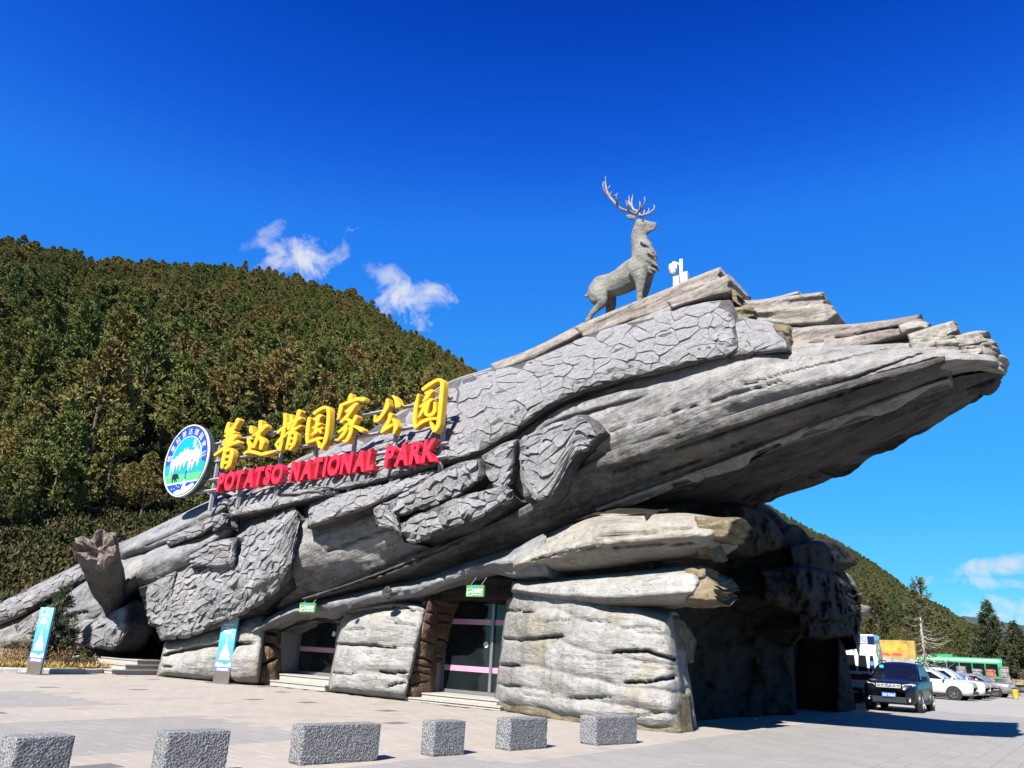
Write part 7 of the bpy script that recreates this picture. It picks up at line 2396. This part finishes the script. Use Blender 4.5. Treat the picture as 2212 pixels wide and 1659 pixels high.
# yellow signboard on a stone wall
sp_ = at_dist(1893, 1425, 62.0, 0)
rdir = FU * .97 + FN * .12; rdir /= np.linalg.norm(rdir)
fdir = np.array([rdir[1], -rdir[0], 0])
t = thing('yellow_signboard', 'weathered yellow park name board on a low stone wall behind the cars', 'sign', (sp_[0], sp_[1], 0.0))
MT['yboard'] = plain('yellow_board', (0.42, 0.27, 0.05), .7, var=.25, scale=1.2)
MT['wallstone'] = plain('pale_wall_stone', (0.30, 0.29, 0.275), .85, var=.2, scale=2.5)
xr_ = 2.55; xl_ = -3.4; zb_, zt_ = 2.22, 3.35
mb = MB(); mb.box(sp_ * np.array([1, 1, 0]) + rdir * (xr_ + xl_) / 2 + ZZ * (zb_ + zt_) / 2, rdir * (xr_ - xl_) / 2, fdir * .12, ZZ * (zt_ - zb_) / 2); mb.obj('board', MT['yboard'], t)
for k in range(8):
    mb = MB(); x0 = xl_ - .1 + k * (xr_ - xl_ + .2) / 8
    mb.box(sp_ * np.array([1, 1, 0]) + rdir * (x0 + (xr_ - xl_ + .2) / 16) + ZZ * 1.1 - fdir * .02, rdir * ((xr_ - xl_ + .2) / 16 - .008), fdir * (.20 + .01 * (k % 2)), ZZ * 1.115); mb.obj('wall_stone', MT['wallstone'], t)
for body_, x0, x1, z0, z1, m_, off_ in (('普达措国家公园', -3.2, 2.05, 2.66, 3.16, plain('gold_character', (0.60, 0.40, 0.03), .5), .13), ('POTATSO NATIONAL PARK', -1.6, 1.75, 2.36, 2.54, MT['red'], .13)):
    gv, gf = text_mesh(body_, 1.0, 0, .03)
    mn, mx = gv.min(0), gv.max(0)
    base_ = sp_ * np.array([1, 1, 0])
    vs = [base_ + rdir * (x0 + (x1 - x0) * (q[0] - mn[0]) / (mx[0] - mn[0])) + fdir * off_ + ZZ * (z0 + (z1 - z0) * (q[1] - mn[1]) / (mx[1] - mn[1])) for q in gv]
    mesh_obj('lettering', vs, gf, m_, t, False)

# stone piers and a rubble wall at the right, a bin
for k, (x, yt, lab, c) in enumerate(((2019, 1433, 'grey stone pier before the buses, leftmost of the piers', None), (2080, 1438, 'grey stone pier with a worn face, before the right green bus', None), (2114, 1445, 'short grey stone pier right of the green bus front', None), (2143, 1446, 'stone pier with a reddish face', (0.30, 0.13, 0.08)), (2173, 1440, 'tall rough stone pier nearest the right picture edge', None))):
    dd = 80.0
    b = at_dist(x, 1480, dd, 0.0)
    top = at_dist(x, yt, dd)[2]
    t = thing('stone_pier', lab, 'pier', b.tolist(), 0.0, 'stone piers by the car park')
    m_ = plain('pier_red', c, .9, var=.3, scale=4) if c else plain('pier_stone', (0.22, 0.215, 0.205), .9, var=.3, scale=4)
    z = 0.0; r = .42
    i = 0
    while z < top - .05:
        h = min(.34, top - z)
        vs = []
        for q in (0, 1):
            for kk in range(9):
                an = 2 * math.pi * kk / 9 + .3 * i
                rr = r * (1 - .10 * z / top) * (1 + .14 * rnd.uniform(-1, 1)) * (.92 if q else 1)
                vs.append((b[0] + rr * math.cos(an), b[1] + rr * math.sin(an), z + h * (.94 if q else .02)))
        fs = [(kk, (kk + 1) % 9, 9 + (kk + 1) % 9, 9 + kk) for kk in range(9)] + [tuple(range(9, 18)), tuple(range(8, -1, -1))]
        mesh_obj('stone', vs, fs, m_, t, False)
        z += h; i += 1
wl = thing('rubble_wall', 'low dark rubble wall along the right side of the car park', 'wall', at_dist(2180, 1480, 76, 0).tolist())
wmat = [plain('rubble_dark', (0.075, 0.072, 0.066), .95, var=.3), plain('rubble_grey', (0.17, 0.165, 0.15), .95, var=.3), plain('rubble_tan', (0.22, 0.18, 0.10), .95, var=.3)]
g = np.random.default_rng(77)
for row in range(3):
    x = 2105 + 6 * row
    while x < 2260:
        wpx = g.uniform(9, 20)
        b = at_dist(x + wpx / 2, 1480, 77.0 - .15 * row, 0)
        hw_ = wpx * 80 / 1726 / 2 * .93
        z0 = row * .42; hh = .40 * g.uniform(.8, 1.05)
        vs = []
        rr3 = np.array([.88, -.47, 0]); bb3 = np.array([.47, .88, 0])
        for sz in (0, 1):
            for (a, d_) in ((-1, -1), (1, -1), (1, 1), (-1, 1)):
                j = g.uniform(.82, 1.05, 3)
                vs.append(b + rr3 * a * hw_ * j[0] + bb3 * d_ * .28 * j[1] + ZZ * (z0 + sz * hh * j[2]))
        fs = [(0, 1, 5, 4), (1, 2, 6, 5), (2, 3, 7, 6), (3, 0, 4, 7), (4, 5, 6, 7), (3, 2, 1, 0)]
        mesh_obj('stone', vs, fs, wmat[int(g.integers(0, 3))], wl, False)
        x += wpx
bb = at_dist(2192, 1490, 68.0, 0)
t = thing('litter_bin', 'small yellow litter bin before the rubble wall', 'bin', bb.tolist())
mb = MB(); mb.lathe([(0.02, .17), (.55, .22), (.6, .235), (.6, .19), (.3, .17)], bb, (0, 0, 1), 14); mb.obj('shell', plain('bin_yellow', (0.55, 0.42, 0.05), .5), t, True)
mb = MB(); mb.lathe([(0, .19), (.03, .19), (.03, .16)], bb, (0, 0, 1), 14); mb.obj('foot', MT['blacktrim'], t, True)

# roadside conifers
def tree_at(px, dist, apex_y, R, seed, lab, mat, **kw):
    b = at_dist(px, 1480, dist, 0)
    H = at_dist(px, apex_y, dist)[2]
    spruce(kw.pop('name', 'spruce_tree'), b.tolist(), H, R, seed, lab, mat, **kw)


tree_at(1906, 84, 1285, 2.6, 201, 'yellowish spruce standing behind the yellow signboard', MT['spruce'], nb=150, low=.12, needle=.26, dens=.8)
tree_at(2004, 74, 1252, 3.1, 202, 'thin spruce with a bleached bare trunk and bare lower branches above the buses', MT['spruce'], nb=120, low=.14, needle=.24, dens=.62, trunk_mat=MT['pale_wood'], bare_low=.62)
tree_at(2152, 112, 1300, 3.5, 203, 'dark bushy spruce at the right above the rubble wall', MT['spruce_green'], nb=190, low=.06, needle=.26, dens=1.1)
tree_at(2208, 108, 1345, 3.3, 204, 'dark spruce cut by the right picture edge', MT['spruce_green'], nb=170, low=.05, needle=.26, dens=1.1)
tree_at(2125, 118, 1352, 2.0, 205, 'small spruce just left of the dark bushy spruce', MT['spruce'], nb=120, low=.05, needle=.26, dens=1.0)
tree_at(1868, 100, 1330, 2.3, 206, 'spruce partly hidden by the yellow rock of the portal', MT['spruce'], nb=130, low=.05, needle=.28, dens=.9)
